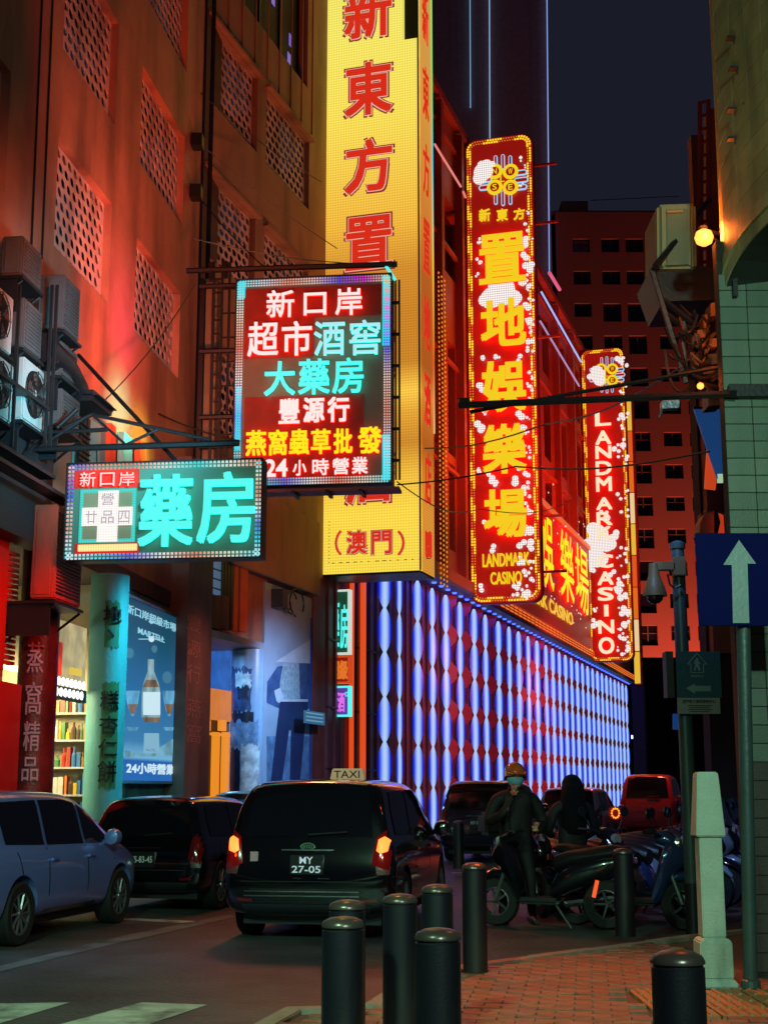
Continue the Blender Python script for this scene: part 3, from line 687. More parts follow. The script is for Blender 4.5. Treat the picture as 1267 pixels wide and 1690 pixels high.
# cyan lit louvred shutters behind the truss
lv = fe('louvred_window', W1, label='teal lit barred window behind the truss bracket above the pharmacy sign', cat='window')
def w1slab(par, name, px, mt, y=0, t=.1, **k): return slab(par, name, px, mt, y, t, fr=W1, **k)
w1slab(lv, 'shutter', (132, 690, 152, 770), teal, -.12); w1slab(lv, 'shutter', (165, 690, 182, 770), teal, -.12)
w1slab(lv, 'shutter', (150, 690, 165, 770), pm('teal bright', (110, 190, 190), .4), -.16); w1slab(lv, 'shutter', (205, 712, 218, 768), pm('teal bright', (110, 190, 190), .4), -.16)
for k in range(3): w1slab(lv, 'window_bar', (134 + k * 6, 690, 135 + k * 6, 770), dark_metal, -.2, .03)
for k in range(8): w1slab(lv, 'window_bar', (133, 694 + k * 9, 151, 695.4 + k * 9), dark_metal, -.23, .03)
w1slab(lv, 'rust_post', (184, 698, 190, 770), pm('rust orange', (190, 84, 50), .6), -.2, .1); w1slab(lv, 'rust_post', (232, 725, 240, 768), pm('rust orange', (190, 84, 50), .6), -.2, .1)
# truss bracket (in the plane of the cyan pharmacy sign)
SA = W1.w(W1.loc(115, 925, -.9)[0], -.9); FA = Fr(SA[0], SA[1], -H1)
ab, zb = FA.loc(115, 925); FA.o = (FA.o[0], FA.o[1], zb)
tr = fe('truss_bracket', FA, label='black triangulated steel bracket reaching from the red wall over the cyan pharmacy sign', cat='bracket')
def strut(par, fr, p, q, r=.04, y=0, name='steel_bar', mt=None, y2=None, n=6):
    a, az = fr.loc(*p, y); b, bz = fr.loc(*q, y if y2 is None else y2); m = MB(); m.bar((a, y, az), (b, y if y2 is None else y2, bz), r, n); return m.build(name, mt or dark_metal, par)
strut(tr, FA, (50, 742), (395, 731), .045); strut(tr, FA, (60, 715), (178, 709), .03)
strut(tr, FA, (152, 684), (348, 726), .026); strut(tr, FA, (152, 684), (208, 734), .02); strut(tr, FA, (208, 734), (262, 708), .02)
strut(tr, FA, (108, 706), (152, 684), .03); strut(tr, FA, (95, 706), (128, 675), .03); strut(tr, FA, (60, 742), (140, 690), .03)
strut(tr, FA, (130, 586), (290, 760), .03, 1.6, y2=.1)
strut(tr, FA, (160, 742), (160, 765), .012)
# ================================================================ cyan pharmacy sign
rb_ramp = lambda nm, ax, a, b, off=0: ramp_em(nm, ax, [(a + (b - a) * k / 6, c) for k, c in enumerate([[(70, 90, 235), (235, 150, 120), (240, 120, 90), (235, 220, 215), (40, 225, 235), (235, 235, 220), (235, 120, 100)], [(60, 230, 235), (200, 225, 235), (235, 150, 130), (235, 200, 190), (70, 80, 240), (220, 60, 200), (240, 220, 120)], [(235, 240, 245), (60, 220, 235), (90, 110, 240), (235, 235, 235), (240, 130, 110), (235, 220, 200), (60, 225, 235)]][off])], .95)
def bulbs_line(mb, p, q, pitch, rows=2, gap=.055, s=.018, y=-.08):
    p = Vector(p); q = Vector(q); L = (q - p).length; n = max(1, int(L / pitch)); d = (q - p) / n; u = d.normalized(); v = Vector((-u.y, u.x))
    for r in range(rows):
        for k in range(n + 1):
            c = p + d * k + v * (r - (rows - 1) / 2) * gap; x, z = c.x, c.y
            mb.add([(x - s, y, z - s), (x + s, y, z - s), (x + s, y, z + s), (x - s, y, z + s), (x, y - s, z)], [(0, 1, 4), (1, 2, 4), (2, 3, 4), (3, 0, 4)])
def bulb_frame(par, x0, x1, z0, z1, mats, pitch=.055, rows=2, gap=.05, s=.017, y=-.08, name='bulb_row'):
    for (p, q), mt in zip((((x0, z1), (x1, z1)), ((x0, z0), (x0, z1)), ((x1, z0), (x1, z1)), ((x0, z0), (x1, z0))), mats):
        mb = MB(); bulbs_line(mb, p, q, pitch, rows, gap, s, y); mb.build(name, mt, par, kind='stuff')
def sign_box(fr, px, label, board_m, t=.22, name='neon_sign', frame_m=None, fw=.018):
    x0, z1 = fr.loc(px[0], px[1], 0); x1, _ = fr.loc(px[2], px[1], 0); _, z0 = fr.loc(px[0], px[3], 0)
    root = fe(name, fr, 0, 0, 0, label=label, cat='sign')
    m = MB(); m.box(x0, x1, 0, t, z0, z1); m.build('board', board_m, root)
    m = MB(); f = fw; y0, y1 = -.07, t + .02
    m.box(x0 - f, x0 - .002, y0, y1, z0 - f, z1 + f); m.box(x1 + .002, x1 + f, y0, y1, z0 - f, z1 + f); m.box(x0, x1, y0, y1, z0 - f, z0 - .002); m.box(x0, x1, y0, y1, z1 + .002, z1 + f)
    m.build('frame', frame_m or dark_metal, root)
    return root, x0, x1, z0, z1
brd = pm('sign board olive', (112, 122, 112), .55, var=.1, bump=0)
def with_glow(m, col, es):
    b = m.node_tree.nodes['Principled BSDF']; b.inputs['Emission Color'].default_value = (*lin(col), 1); b.inputs['Emission Strength'].default_value = es; return m
brdA = with_glow(pm('sign board green', (70, 120, 105), .55, var=.1, bump=0), (70, 85, 75), .35)
sA, x0, x1, z0, z1 = sign_box(FA, (115, 768, 433, 925), 'wide cyan neon pharmacy sign with a lit cross, lowest over the street on the left', brdA)
cyN = em('cyan neon', (84, 236, 228), 1.15); cyS = em('cyan halo back', (20, 200, 180), 2.6); whN = em('white neon', (238, 226, 222), 1.1); rdS = em('red halo back', (255, 28, 14), 4.0)
whC = em('pale cyan neon', (165, 225, 235), 1.1); yeN = em('yellow neon', (245, 225, 20), 1.1)
chars(sA, FA, [('藥', 232, 784, 318, 904), ('房', 328, 780, 420, 898)], cyN, y=-.10, depth=.05, side=cyS, heavy=.016)
redb = with_glow(pm('sign board red', (170, 40, 30), .5, bump=0), (200, 30, 24), .55)
def fslab(par, fr, name, px, mt, y, t=.02):
    a, b, c, d = fr.box(*px, y=y); m = MB(); m.box(a, b, y, y + t, c, d); return m.build(name, mt, par)
fslab(sA, FA, 'red_panel', (124, 776, 229, 806), redb, -.012, .01); fslab(sA, FA, 'red_panel', (124, 897, 229, 916), redb, -.012, .01)
chars(sA, FA, [('新', 134, 780, 159, 804), ('口', 167, 781, 190, 803), ('岸', 198, 780, 223, 803)], whN, y=-.06, depth=.03, side=rdS)
fslab(sA, FA, 'cross_panel', (133, 808, 222, 896), em('teal led panel', (70, 225, 210), .85, dots=.035), -.02, .015)
fslab(sA, FA, 'cross_field', (139, 814, 216, 890), with_glow(pm('olive field', (110, 120, 90), .5, bump=0), (120, 110, 90), .6), -.03, .008)
wled = em('white led', (238, 232, 228), 1.15, dots=.035)
fslab(sA, FA, 'cross_bar', (163, 810, 193, 894), wled, -.05, .015); fslab(sA, FA, 'cross_bar', (136, 838, 218, 868), wled, -.07, .015)
redt = em('red led', (190, 60, 50), .8)
for s_, b_ in (('營', (168, 814, 188, 834)), ('品', (168, 843, 188, 864)), ('廿', (142, 843, 160, 864)), ('四', (196, 843, 214, 864))): chars(sA, FA, [(s_, *b_)], em('grey led', (190, 172, 180), .9), y=-.072 if b_[1] > 840 else -.052, depth=.008, off=0)
fslab(sA, FA, 'led_bar', (129, 899, 226, 910), em('cream led', (245, 225, 150), 1.1, dots=.035), -.03, .015)
bulb_frame(sA, x0 + .04, x1 - .04, z0 + .04, z1 - .04, [rb_ramp('rainA1', 'X', x0, x1, 0), rb_ramp('rainA2', 'Z', z0, z1, 1), rb_ramp('rainA3', 'Z', z0, z1, 2), rb_ramp('rainA4', 'X', x0, x1, 2)], y=-.02)
# ================================================================ tall many-line neon sign
pB = aty(392, 805, 25.5); FB = Fr(pB[0], pB[1], -H1, pB[2])
brdB = with_glow(pm('sign board grey', (90, 95, 82), .55, var=.2, sc_=1.5, bump=0), (84, 64, 52), .35)
sB, x0, x1, z0, z1 = sign_box(FB, (392, 464, 645, 803), 'tall red and grey neon sign with six lines of characters and a rainbow bulb border', brdB, t=.35)
chars(sB, FB, [('新', 441, 481, 486, 526), ('口', 502, 485, 539, 522), ('岸', 554, 477, 598, 522)], whN, y=-.1, depth=.05, side=rdS, heavy=.008)
chars(sB, FB, [('超', 410, 533, 460, 590), ('市', 466, 532, 515, 589)], whN, y=-.1, depth=.05, side=rdS, heavy=.01)
chars(sB, FB, [('酒', 519, 532, 569, 588), ('窖', 577, 530, 628, 587)], whC, y=-.1, depth=.05, side=cyS, heavy=.006)
chars(sB, FB, [('大', 437, 598, 487, 654), ('藥', 493, 594, 544, 652), ('房', 549, 592, 600, 650)], cyN, y=-.1, depth=.05, side=cyS, heavy=.008)
chars(sB, FB, [('豐', 461, 659, 495, 701), ('源', 501, 657, 536, 699), ('行', 541, 656, 577, 698)], whN, y=-.1, depth=.05, side=rdS, heavy=.014)
chars(sB, FB, [('燕', 407, 711, 440, 754), ('窩', 444, 710, 475, 753), ('蟲', 478, 709, 511, 752), ('草', 514, 709, 546, 751), ('批', 551, 708, 582, 750), ('發', 591, 705, 630, 750)], yeN, y=-.1, depth=.05, side=rdS, heavy=.012)
chars(sB, FB, [('24', 438, 759, 475, 788), ('小', 484, 760, 506, 786), ('時', 516, 758, 543, 785), ('營', 549, 757, 576, 784), ('業', 581, 755, 607, 783)], whN, y=-.1, depth=.04, side=rdS, heavy=.006)
for px_ in ((404, 478, 632, 528), (404, 528, 518, 592), (404, 656, 600, 792)):
    fslab(sB, FB, 'red_panel', px_, with_glow(pm('board red wash', (110, 44, 34), .5, var=.45, sc_=1.2, bump=0), (130, 26, 18), .22), -.012 - .003 * (px_[1] % 7), .01)
bulb_frame(sB, x0 + .07, x1 - .07, z0 + .07, z1 - .07, [rb_ramp('rainB1', 'X', x0, x1, 1), rb_ramp('rainB2', 'Z', z0, z1, 2), rb_ramp('rainB3', 'Z', z0, z1, 1), rb_ramp('rainB4', 'X', x0, x1, 2)], rows=3, gap=.048, s=.016, pitch=.05, y=-.03)
for q_ in ((x1 - .16, x1 - .02, z0 + 2.6, z1 - .02), (x1 - .16, x1 - .02, z0 + .05, z0 + .9)): m = MB(); m.box(q_[0], q_[1], -.025, -.005, q_[2], q_[3]); m.build('cyan_tube', em('cyan bar', (40, 215, 228), 1.0), sB)
for q_ in ((x0 + .02, x0 + .12, z0 + .7, z0 + 1.9), (x0 + .02, x0 + .16, z1 - .35, z1 - .02)): m = MB(); m.box(q_[0], q_[1], -.025, -.005, q_[2], q_[3]); m.build('cyan_tube', em('cyan bar', (40, 215, 228), 1.0), sB)
m = MB(); m.box(x0, x1 + .15, -.05, .4, z0 - .13, z0 - .08); m.build('drip_tray', pm('rust red tray', (150, 66, 58), .5), sB)
m = MB()
for k in range(4): m = MB(); m.box(x0 + .5 + k * .62, x0 + .56 + k * .62, -.2, .4, z0 - .19, z0 - .135); m.build('tray_arm', dark_metal, sB)
for px in (651, 657): 
    a, zt = FB.loc(px, 462, .2); _, z_b = FB.loc(px, 792, .2); m = MB(); m.box(a, a + .035, .18, .22, z_b, zt); m.build('edge_rail', pm('brown rail', (110, 80, 66), .4, metal=.4), sB)
for k in range(6):
    a, zt = FB.loc(650, 500 + k * 52, .2); b, _ = FB.loc(660, 500 + k * 52, .2); m = MB(); m.box(a - .08, b, .15, .24, zt - .02, zt + .02); m.build('edge_clamp', dark_metal, sB)
# its brackets and ladder frame
la = fe('sign_gantry', FB, label='black ladder frame and cross arms holding the tall neon sign to the corner pier', cat='gantry')
for px in (352, 366, 378): 
    a, zt = FB.loc(px, 432, .1); _, zb_ = FB.loc(px, 760, .1); m = MB(); m.box(a, a + .045, .08, .13, zb_, zt); m.build('upright', dark_metal, la)
for k in range(13):
    a, zt = FB.loc(352, 462 + k * 22.5, .1); b, _ = FB.loc(366, 462 + k * 22.5, .1); m = MB(); m.box(a, b, .09, .12, zt, zt + .03); m.build('rung', dark_metal, la)
for k in range(7):
    a, zt = FB.loc(367, 478 + k * 40, .1); b, _ = FB.loc(392, 478 + k * 40, .1); m = MB(); m.box(a, b, .09, .12, zt, zt + .025); m.build('tie_bar', dark_metal, la)
for py, x_ in ((471, 392), (578, 392), (687, 392), (735, 396)):
    strut(la, FB, (330, py + 2), (x_, py), .05, .1, 'cross_arm')
strut(la, FB, (308, 447), (655, 436), .055, .1, 'top_arm'); strut(la, FB, (350, 434), (350, 462), .07, .12, 'clamp'); strut(la, FB, (372, 432), (372, 458), .06, .12, 'clamp')
strut(la, FB, (636, 438), (652, 462), .03, .1, 'stay', cyN)
a, zt = FB.loc(333, 462, .5); b, _ = FB.loc(342, 462, .5); _, zb_ = FB.loc(333, 760, .5)
m = MB(); m.box(a, b - .02, .4, .7, zb_, zt); m.build('riser_duct', black, la)
m = MB(); m.box(b, b + .22, .45, .7, zb_, zt); m.build('riser_panel', pm('olive riser', (110, 104, 82), .6, dirt=((60, 54, 46), 2, .6)), la)
# stays (thin cables)
def cable(label, pts, r=.014, name='cable', mt=None, n=9):
    A = [Vector(p) for p in pts]; out = []
    for a, b in zip(A, A[1:]):
        L = (b - a).length
        for k in range(n): t = k / n; p = a.lerp(b, t); p.z -= .02 * L * math.sin(math.pi * t); out.append(p)
    out.append(A[-1]); m = MB(); m.tube(out, r, 4); return tag(m.build(name, mt or black), label, 'cable')
cable('thin stay cable sagging from the brown wall to the yellow sign, upper', [aty(328, 235, 28.5), aty(556, 410, 33)])
cable('thin stay cable from the brown wall behind the ladder frame, middle', [aty(325, 320, 28.5), aty(435, 440, 26)])
cable('thin stay cable from the red wall to the top arm of the ladder frame', [aty(296, 388, 28), aty(600, 436, 33)])
cable('thin cable from the tall neon sign running right across the casino signs', [aty(655, 795, 25.3), aty(790, 840, 40), aty(960, 815, 60)])
cable('thin cable from the red wall hook to the cyan pharmacy sign', [aty(262, 683, 26), aty(396, 728, 24)])
cable('thin cable from the yellow sign up to the far right lamps', [aty(655, 800, 25.2), aty(850, 770, 24), aty(1170, 745, 18)])
cable('thin cable from the dark pier down to the truss bracket', [aty(322, 470, 28), aty(150, 684, 20)])
cable('thin high cable across the honeycomb screens of the brown wall', [aty(326, 150, 28.5), aty(530, 300, 34)])
cable('thin cable crossing the casino signs from the beam', [aty(700, 740, 30), aty(900, 700, 24), aty(1190, 560, 14)])
for px, py in ((326, 234), (324, 318), (297, 387), (262, 683)):
    p = aty(px, py, 28); m = MB(); m.box(-.12, .12, -.15, .15, -.14, .14); o = m.build('cable_hook', dark_metal, None, loc=p)
    tag(o, {326: 'black anchor hook on the dark pier, uppermost', 324: 'black anchor hook on the dark pier, below the uppermost', 297: 'black anchor hook at the right edge of the red wall', 262: 'black anchor hook low on the red wall by the pharmacy sign'}[px], 'hook')
# empty loop; added spotlights without fixtures, set at the end, wash the red wall
for x_, y_, zz, col, pw_ in ((0.2, .75, 2.3, (255, 45, 10), 1.0),):
    for px, py, ly in ((270, 470, .9), (230, 640, .7)): pass
# ================================================================ yellow LED sign on the corner
s0, zY = WC.loc(533, 948, 0); pY = WC.w(s0, 0); FY = Fr(pY[0], pY[1], -H2, zY)
xr, _ = FY.loc(694, 948, 0); zT = FY.loc(533, -160, 0)[1]
FS = Fr(*FY.w(xr, 0)[:2], 90 - H2, zY); xs_, _ = FS.loc(717, 960, 0)
yl = fe('led_sign', FY, label='huge yellow LED hotel sign with red characters at the corner of the brown building', cat='sign')
zf = lambda py: FY.loc(533, py, 0)[1]
cols = [(948, (238, 208, 72)), (850, (244, 208, 70)), (790, (232, 182, 60)), (740, (198, 132, 42)), (690, (222, 160, 52)), (656, (244, 194, 70)), (610, (196, 128, 38)), (530, (196, 126, 38)), (455, (204, 136, 44)), (380, (232, 176, 60)), (200, (240, 214, 84)), (60, (236, 222, 98)), (-160, (222, 214, 100))]
yel = ramp_em('yellow led', 'Z', [(zf(p), c) for p, c in cols], 1.08, dots=.075)
wa, _ = FY.loc(664, 30, 0); wb_, wz1 = FY.loc(690, 62, 0)
m = holes_wall(0, xr, 0, zT, [(wa, xr - .02, wz1, zT - .4)], 0, .2); m.build('led_face', yel, yl)
m = MB(); m.box(wa - .05, xr - .05, .2, .25, wz1 - .1, zT); m.build('service_opening', recess_m, yl)
m = MB(); m.box(0, xr - .02, .26, xs_, 0, zT); m.box(0, xr - .02, .02, xs_, -.06, -.004); m.build('sign_casing', dark_metal, yl)
# side face as its own LED panel, turned 90 degrees
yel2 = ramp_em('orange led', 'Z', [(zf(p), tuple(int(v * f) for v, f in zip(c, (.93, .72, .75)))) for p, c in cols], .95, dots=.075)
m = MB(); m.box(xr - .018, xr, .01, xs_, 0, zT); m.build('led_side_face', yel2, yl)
m = MB(); m.box(xr - .03, xr + .012, -.012, .008, 0, zT); m.build('corner_seam', dark_metal, yl)
m = MB(); m.box(xr - .01, xr + .03, xs_, xs_ + .05, 4, zT); m.build('edge_tube', ramp_em('edge tube', 'Z', [(0, (235, 150, 40)), (3, (240, 220, 150)), (6, (230, 90, 20)), (9, (235, 200, 60)), (12, (60, 200, 230)), (14, (90, 220, 120)), (zT, (180, 220, 90))], 1.0), yl)
redY = em('red led char', (214, 44, 24), 1.0, dots=.07); pinkY = em('pink led outline', (240, 190, 170), .9); dredY = em('dark red led', (150, 40, 30), .8)
def ychar(s, x0, y0, x1, y1):
    a, b, c, d = FY.box(x0, y0, x1, y1, 0)
    K = (b - a) / 1.15
    g1 = glyph(yl, s, a - .04 * K, b + .04 * K, c - .04 * K, d + .04 * K, -.006, dredY, depth=.005, off=0, name='character_outline', heavy=.066 * K)
    g2 = glyph(yl, s, a, b, c, d, -.016, pinkY, depth=.005, off=0, name='character_outline', heavy=.048 * K)
    g3 = glyph(yl, s, a + .02 * K, b - .02 * K, c + .02 * K, d - .02 * K, -.026, redY, depth=.006, off=0, name='character', heavy=.03 * K)
    # side face
    ax, az = FS.loc(697, y0 + 22, 0); bx, _ = FS.loc(713, y1, 0)
    o = glyph(yl, s, -.33, .33, c, d, 0, redY, depth=.006, off=.02, name='side_character', heavy=.03)
    o.rotation_euler = (0, 0, R(90)); o.location = (xr + .012, xs_ * .52, (c + d) / 2); o.scale = (1.0, 1, 1)
for k, s in enumerate('新東方置地酒店'):
    yc = 25 + k * 126.5 + (4 if k == 6 else 0); ychar(s, 568 + k * .5, yc - 44, 648 + k * .5, yc + 46)
ychar('（', 553, 875, 564, 918); ychar('澳', 572, 876, 606, 916); ychar('門', 613, 876, 647, 916); ychar('）', 656, 875, 668, 918)
m = MB(); 
for k in range(14): m.box(.25 + k * .2, .25 + k * .2 + random.uniform(.04, .12), -.008, -.002, .28, .30)
for k in range(12): m.box(.16, .18, -.008, -.002, .3 + k * .1, .33 + k * .1)
m.build('dead_pixels', black, yl, kind='stuff')
# small shop signs under it, turned to the viewer
s1, _ = WC.loc(533, 1000, 0)
def small_sign(label, px, board, items, off=0.0, edge=None):
    p = WC.w(s0 + 1.2, 0); fr = Fr(p[0], p[1], -H2 - 2, 0)
    root, x0, x1, z0, z1 = sign_box(fr, px, label, board, t=.15, frame_m=edge, fw=.05)
    for s, bx, mt in items: chars(root, fr, [(s, *bx)], mt, y=-.03, depth=.02, heavy=.01)
    return root
wh = em('white rim', (215, 225, 215), .9)
small_sign('small green and cyan pharmacy light sign with a white rim, under the yellow sign', (534, 978, 575, 1078), with_glow(pm('board dk green', (30, 80, 60), .5, bump=0), (24, 70, 50), .7),
    [('藥', (546, 988, 560, 1072), cyN), ('房', (562, 996, 574, 1072), cyN), ('新', (535, 984, 543, 996), em('pink neon', (240, 60, 110), 1)), ('品', (535, 1004, 543, 1056), yeN)], edge=wh)
small_sign('small orange-red light sign, middle of the three under the yellow sign', (534, 1086, 575, 1126), with_glow(pm('board red2', (120, 26, 16), .5, bump=0), (130, 26, 12), .8),
    [('24', (536, 1090, 544, 1100), yeN), ('超級', (547, 1090, 574, 1122), em('orange neon', (235, 120, 40), .9)), ('口', (534, 1104, 545, 1117), cyN)], edge=em('orange rim', (225, 80, 30), .8))
small_sign('small violet and cyan supermarket light sign, lowest of the three under the yellow sign', (534, 1136, 575, 1180), with_glow(pm('board blue2', (60, 60, 130), .5, bump=0), (90, 50, 150), .8),
    [('超', (535, 1142, 545, 1174), em('violet neon', (225, 110, 235), 1)), ('市', (547, 1142, 556, 1174), em('violet neon', (225, 110, 235), 1)), ('酒', (557, 1142, 569, 1176), em('violet neon', (225, 110, 235), 1)), ('口', (570, 1142, 574, 1150), cyN)], edge=cyN)
# ================================================================ casino block
red_w = pm('red wall', (196, 84, 60), .55, var=.12, sc_=.6, bump=.2, dirt=((110, 36, 30), .5, .5))
cas = fe('casino_block', WC, label='long red-lit casino building with a blue glowing fluted podium down the right of the street', cat='building')
zc1 = WC.loc(716, 973.5, 0)[1]; sL = s0 + .3; sE = WC.loc(1029, 1200, 0)[0]
mar = pm('maroon cladding', (128, 62, 66), .5, var=.2, sc_=1.5, bump=.1)
m = MB(); m.box(sL, sE, 0, .4, 0, zc1); m.build('podium_wall', mar, cas)
m = MB(); m.box(sE, sE + .3, 0, 30, 0, 8); m.build('podium_end', pm('dark side', (40, 40, 60), .6), cas)
m = MB()
k = sL
while k < sE: m.box(k, k + .12, -.06, 0, 0, zc1); k += .62
m.build('podium_rib', mar, cas, kind='stuff')
for z in (2.0, 3.6, 5.4):
    m = MB(); m.box(sL, WC.loc(640, 1200, 0)[0], -.07, 0, z, z + .05); m.build('podium_joint', pm('joint dark', (60, 30, 36), .6), cas)
# glowing fluted lenses: pairs of vertical tubes swelling and narrowing
blue_core = ramp_em('blue tube', 'X', [(-.215, (8, 12, 120)), (-.16, (16, 36, 205)), (-.115, (84, 110, 240)), (-.06, (150, 185, 243)), (0, (182, 208, 244)), (.06, (150, 185, 243)), (.115, (84, 110, 240)), (.16, (16, 36, 205)), (.215, (8, 12, 120))], 1.0)
red_refl = with_glow(pm('red neon reflection', (150, 30, 34), .5, bump=0), (120, 30, 48), .22)  # red neon reflections on the wall, put in as faintly glowing plates
per = 1.31
def lens(w_, h_):
    m = MB(); nz = 8; vs = []
    for j in range(nz + 1):
        t = j / nz; ww = w_ * (.2 + .8 * math.sin(math.pi * t) ** .8); z = -h_ / 2 + h_ * t
        for i, f in enumerate((-1, -.6, 0, .6, 1)): vs.append((f * ww, -.03 * (1 - f * f) * (.3 + .7 * math.sin(math.pi * t)), z))
    m.add(vs, [(j * 5 + i, j * 5 + i + 1, (j + 1) * 5 + i + 1, (j + 1) * 5 + i) for j in range(nz) for i in range(4)]); return m
ld = lens(.215, per * 1.0); lo = ld.build('light_lens', blue_core, cas, smooth=True); LD = lo.data; bpy.data.objects.remove(lo)
dd = MB(); dd.add([(0, 0, -.56), (.24, 0, -.24), (.26, 0, .24), (0, 0, .56), (-.26, 0, .24), (-.24, 0, -.24)], [(0, 1, 2, 3, 4, 5)]); do = dd.build('red_reflection', red_refl, cas); DD = do.data; bpy.data.objects.remove(do)
xcols = [WC.loc(px, 1299, -.1)[0] for px in (627, 652, 683, 708, 731, 755, 779, 798, 820, 838, 854, 870, 885, 900)]
k = xcols[-1]
while k + 1.75 < sE: k += 1.75; xcols.append(k)
for i, x in enumerate(xcols):
    wsc = {0: 1.15, 1: .6}.get(i, 1.0 if i % 2 == 0 else .85)
    top = zc1 - .1
    for j in range(7):
        z = top - per * (j + .5)
        if z < -.2: continue
        if i == 2 and j == 4: pass
        o = link('light_lens', LD, cas, (x, -.24, z)); o.scale = (wsc, 1, 1); o.rotation_euler = (0, 0, R(-48))
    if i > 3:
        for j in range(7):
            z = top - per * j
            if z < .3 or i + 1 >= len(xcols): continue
            o = link('red_reflection', DD, cas, ((x + xcols[i + 1]) / 2, -.16, z)); o.rotation_euler = (0, 0, R(-48))
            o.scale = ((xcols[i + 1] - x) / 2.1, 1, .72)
for px in (577, 595):
    a, _ = WC.loc(px, 1299, -.1); m = MB(); m.box(a, a + (.16 if px == 577 else .28), -.16, -.07, 0, zc1 - .2); m.build('orange_strip', em('orange strip', (228, 78, 22), .95), cas)
# canopy over the podium
m = MB(); m.box(s0 + 3.5, sE + .2, -.9, .0, zc1 + .0, zc1 + .12); m.build('canopy_soffit', pm('soffit blue', (70, 80, 150), .5, bump=0), cas)
m = MB(); m.box(s0 + 3.5, sE + .2, -.9, -.8, zc1 + .121, zc1 + .5); m.build('canopy_fascia', red_w, cas)
mb = MB()
for r in range(3):
    k = WC.loc(820, 1010, -.95)[0]
    while k < sE: mb.box(k, k + .62, -.93, -.9, zc1 + .2 + r * .12, zc1 + .25 + r * .12); k += .85
mb.build('fascia_lamps', em('amber lamps', (235, 110, 40), 1.1, samp=False), cas, kind='stuff')
mb = MB(); k = s0 + 5
while k < sE: mb.lathe([(.09, 0), (.07, -.05)], (k, -.5, zc1), 6); k += .9
mb.build('soffit_downlights', em('blue downlight', (60, 90, 250), 3), cas, kind='stuff')
lamp('AREA', ((s0 + sE) / 2, -.5, zc1 - .1), 500, (40, 70, 255), cas, sE - s0 - 4, aim=((s0 + sE) / 2, -.45, 0), sy=.3)
# upper wall with recessed windows between piers
yW = -.55
def wb2(x0, y0, x1, y1): a, z1 = WC.loc(x0, y0, yW); b, _ = WC.loc(x1, y0, yW); _, z0 = WC.loc(x0, y1, yW); return a, b, z0, z1
zR = WC.loc(768, 250.6, yW)[1]; hs = []
wins = [(719, 300, 764, 425), (738, 560, 750, 745), (740, 762, 750, 905), (720, 480, 734, 700)]
for q in wins: hs.append(wb2(*q))
xx = WC.loc(895, 600, yW)[0]
k = WC.loc(897, 700, yW)[0]
while k < sE - 3:
    for z0_ in (13.0, 17.0, 21.2): hs.append((k, k + 1.7, z0_, z0_ + 3.0))
    k += 4.6
m = holes_wall(s0 + 3.2, sE, zc1 + .5, zR, hs, yW, .5); m.build('upper_wall', red_w, cas)
for a, b, c, d in hs:
    m = MB(); m.box(a - .02, b + .02, yW + .45, yW + .49, c - .02, d + .02); m.build('window_pane', pm('night glass', (30, 18, 26), .25, bump=0), cas)
m = MB()
for px in (717, 752, 766): a = WC.loc(px, 600, yW)[0]; m = MB(); m.box(a, a + .35, yW - .3, yW - .003, zc1 + .5, zR - .2); m.build('wall_pier', red_w, cas)
k = WC.loc(908, 700, yW)[0]
while k < sE: m = MB(); m.box(k + .9, k + 1.3, yW - .3, yW - .003, zc1 + 3.2, zR - .2); m.build('wall_pier', red_w, cas); k += 4.6
m = MB(); a, zt_ = WC.loc(723, 450, yW - .4); _, zb_ = WC.loc(723, 960, yW - .4)
for c_ in range(3): bulbs_line(m, (a + c_ * .4, zb_), (a + c_ * .4, zt_), .16, 1, 0, .04, yW - .4)
m.build('wall_bulbs', ybulb_ if False else em('amber bulb', (245, 150, 40), 1.0, samp=False), cas, kind='stuff')
for z in (12.3, 16.2, 20.4, 24.6):
    m = MB(); m.box(s0 + 3.2, sE, yW - .12, yW - .004, z, z + .12); m.build('floor_band', red_w, cas)
m = MB(); m.box(s0 + 3.2, sE + .1, yW - .25, .2, zR, zR + .3); m.build('roof_coping', red_w, cas)
tl = em('pink tube', (235, 130, 120), 1.0); bl = em('ice tube', (170, 185, 250), 1.0)
def wline(name, p, q, mt, r=.06, y=-.9):
    a, az = WC.loc(*p, y); b, bz = WC.loc(*q, y); m = MB(); m.bar((a, y, az), (b, y, bz), r, 6); return m.build(name, mt, cas)
wline('roof_light_tube', (717, 238), (760, 308), tl, .04); wline('roof_light_tube', (764, 316), (768, 326), tl, .04)
wline('roof_light_tube', (893, 482), (958, 597), bl, .05); wline('roof_light_tube', (891, 530), (955, 637), em('ice tube dim', (190, 150, 200), .8), .05)
wline('roof_light_tube', (906, 450), (923, 478), em('rose tube', (225, 90, 130), 1), .09)
# sign fascia on the wall
yF = -1.05
fa = fe('fascia_sign', WC, label='red casino fascia sign with tall yellow characters between the two vertical marquees', cat='sign')
a, z1 = WC.loc(790, 800, yF); a2, z2 = WC.loc(968, 905, yF); _, zb1 = WC.loc(968, 1062, yF)
fz0 = zc1 + .5; fz1 = z2
redF = with_glow(pm('fascia red', (190, 40, 26), .4, var=.2, sc_=.6, bump=.05), (170, 24, 14), .30)
m = MB(); m.box(WC.loc(800, 900, yF)[0], a2 + .6, yF, yW - .31, fz0, fz1); m.build('fascia_panel', redF, fa)
m = MB(); m.box(WC.loc(800, 900, yF)[0], a2 + .6, yF - .1, yF + .1, fz1, fz1 + .2); m.build('fascia_top_tube', em('orange tube', (235, 96, 50), .9), fa)
def fchar(s, x0, x1, z0_, z1_): glyph(fa, s, x0, x1, z0_, z1_, yF - .05, yeN, depth=.05, off=.012, side=rdS, heavy=.03)
def wx(px, py=950): return WC.loc(px, py, yF)[0]
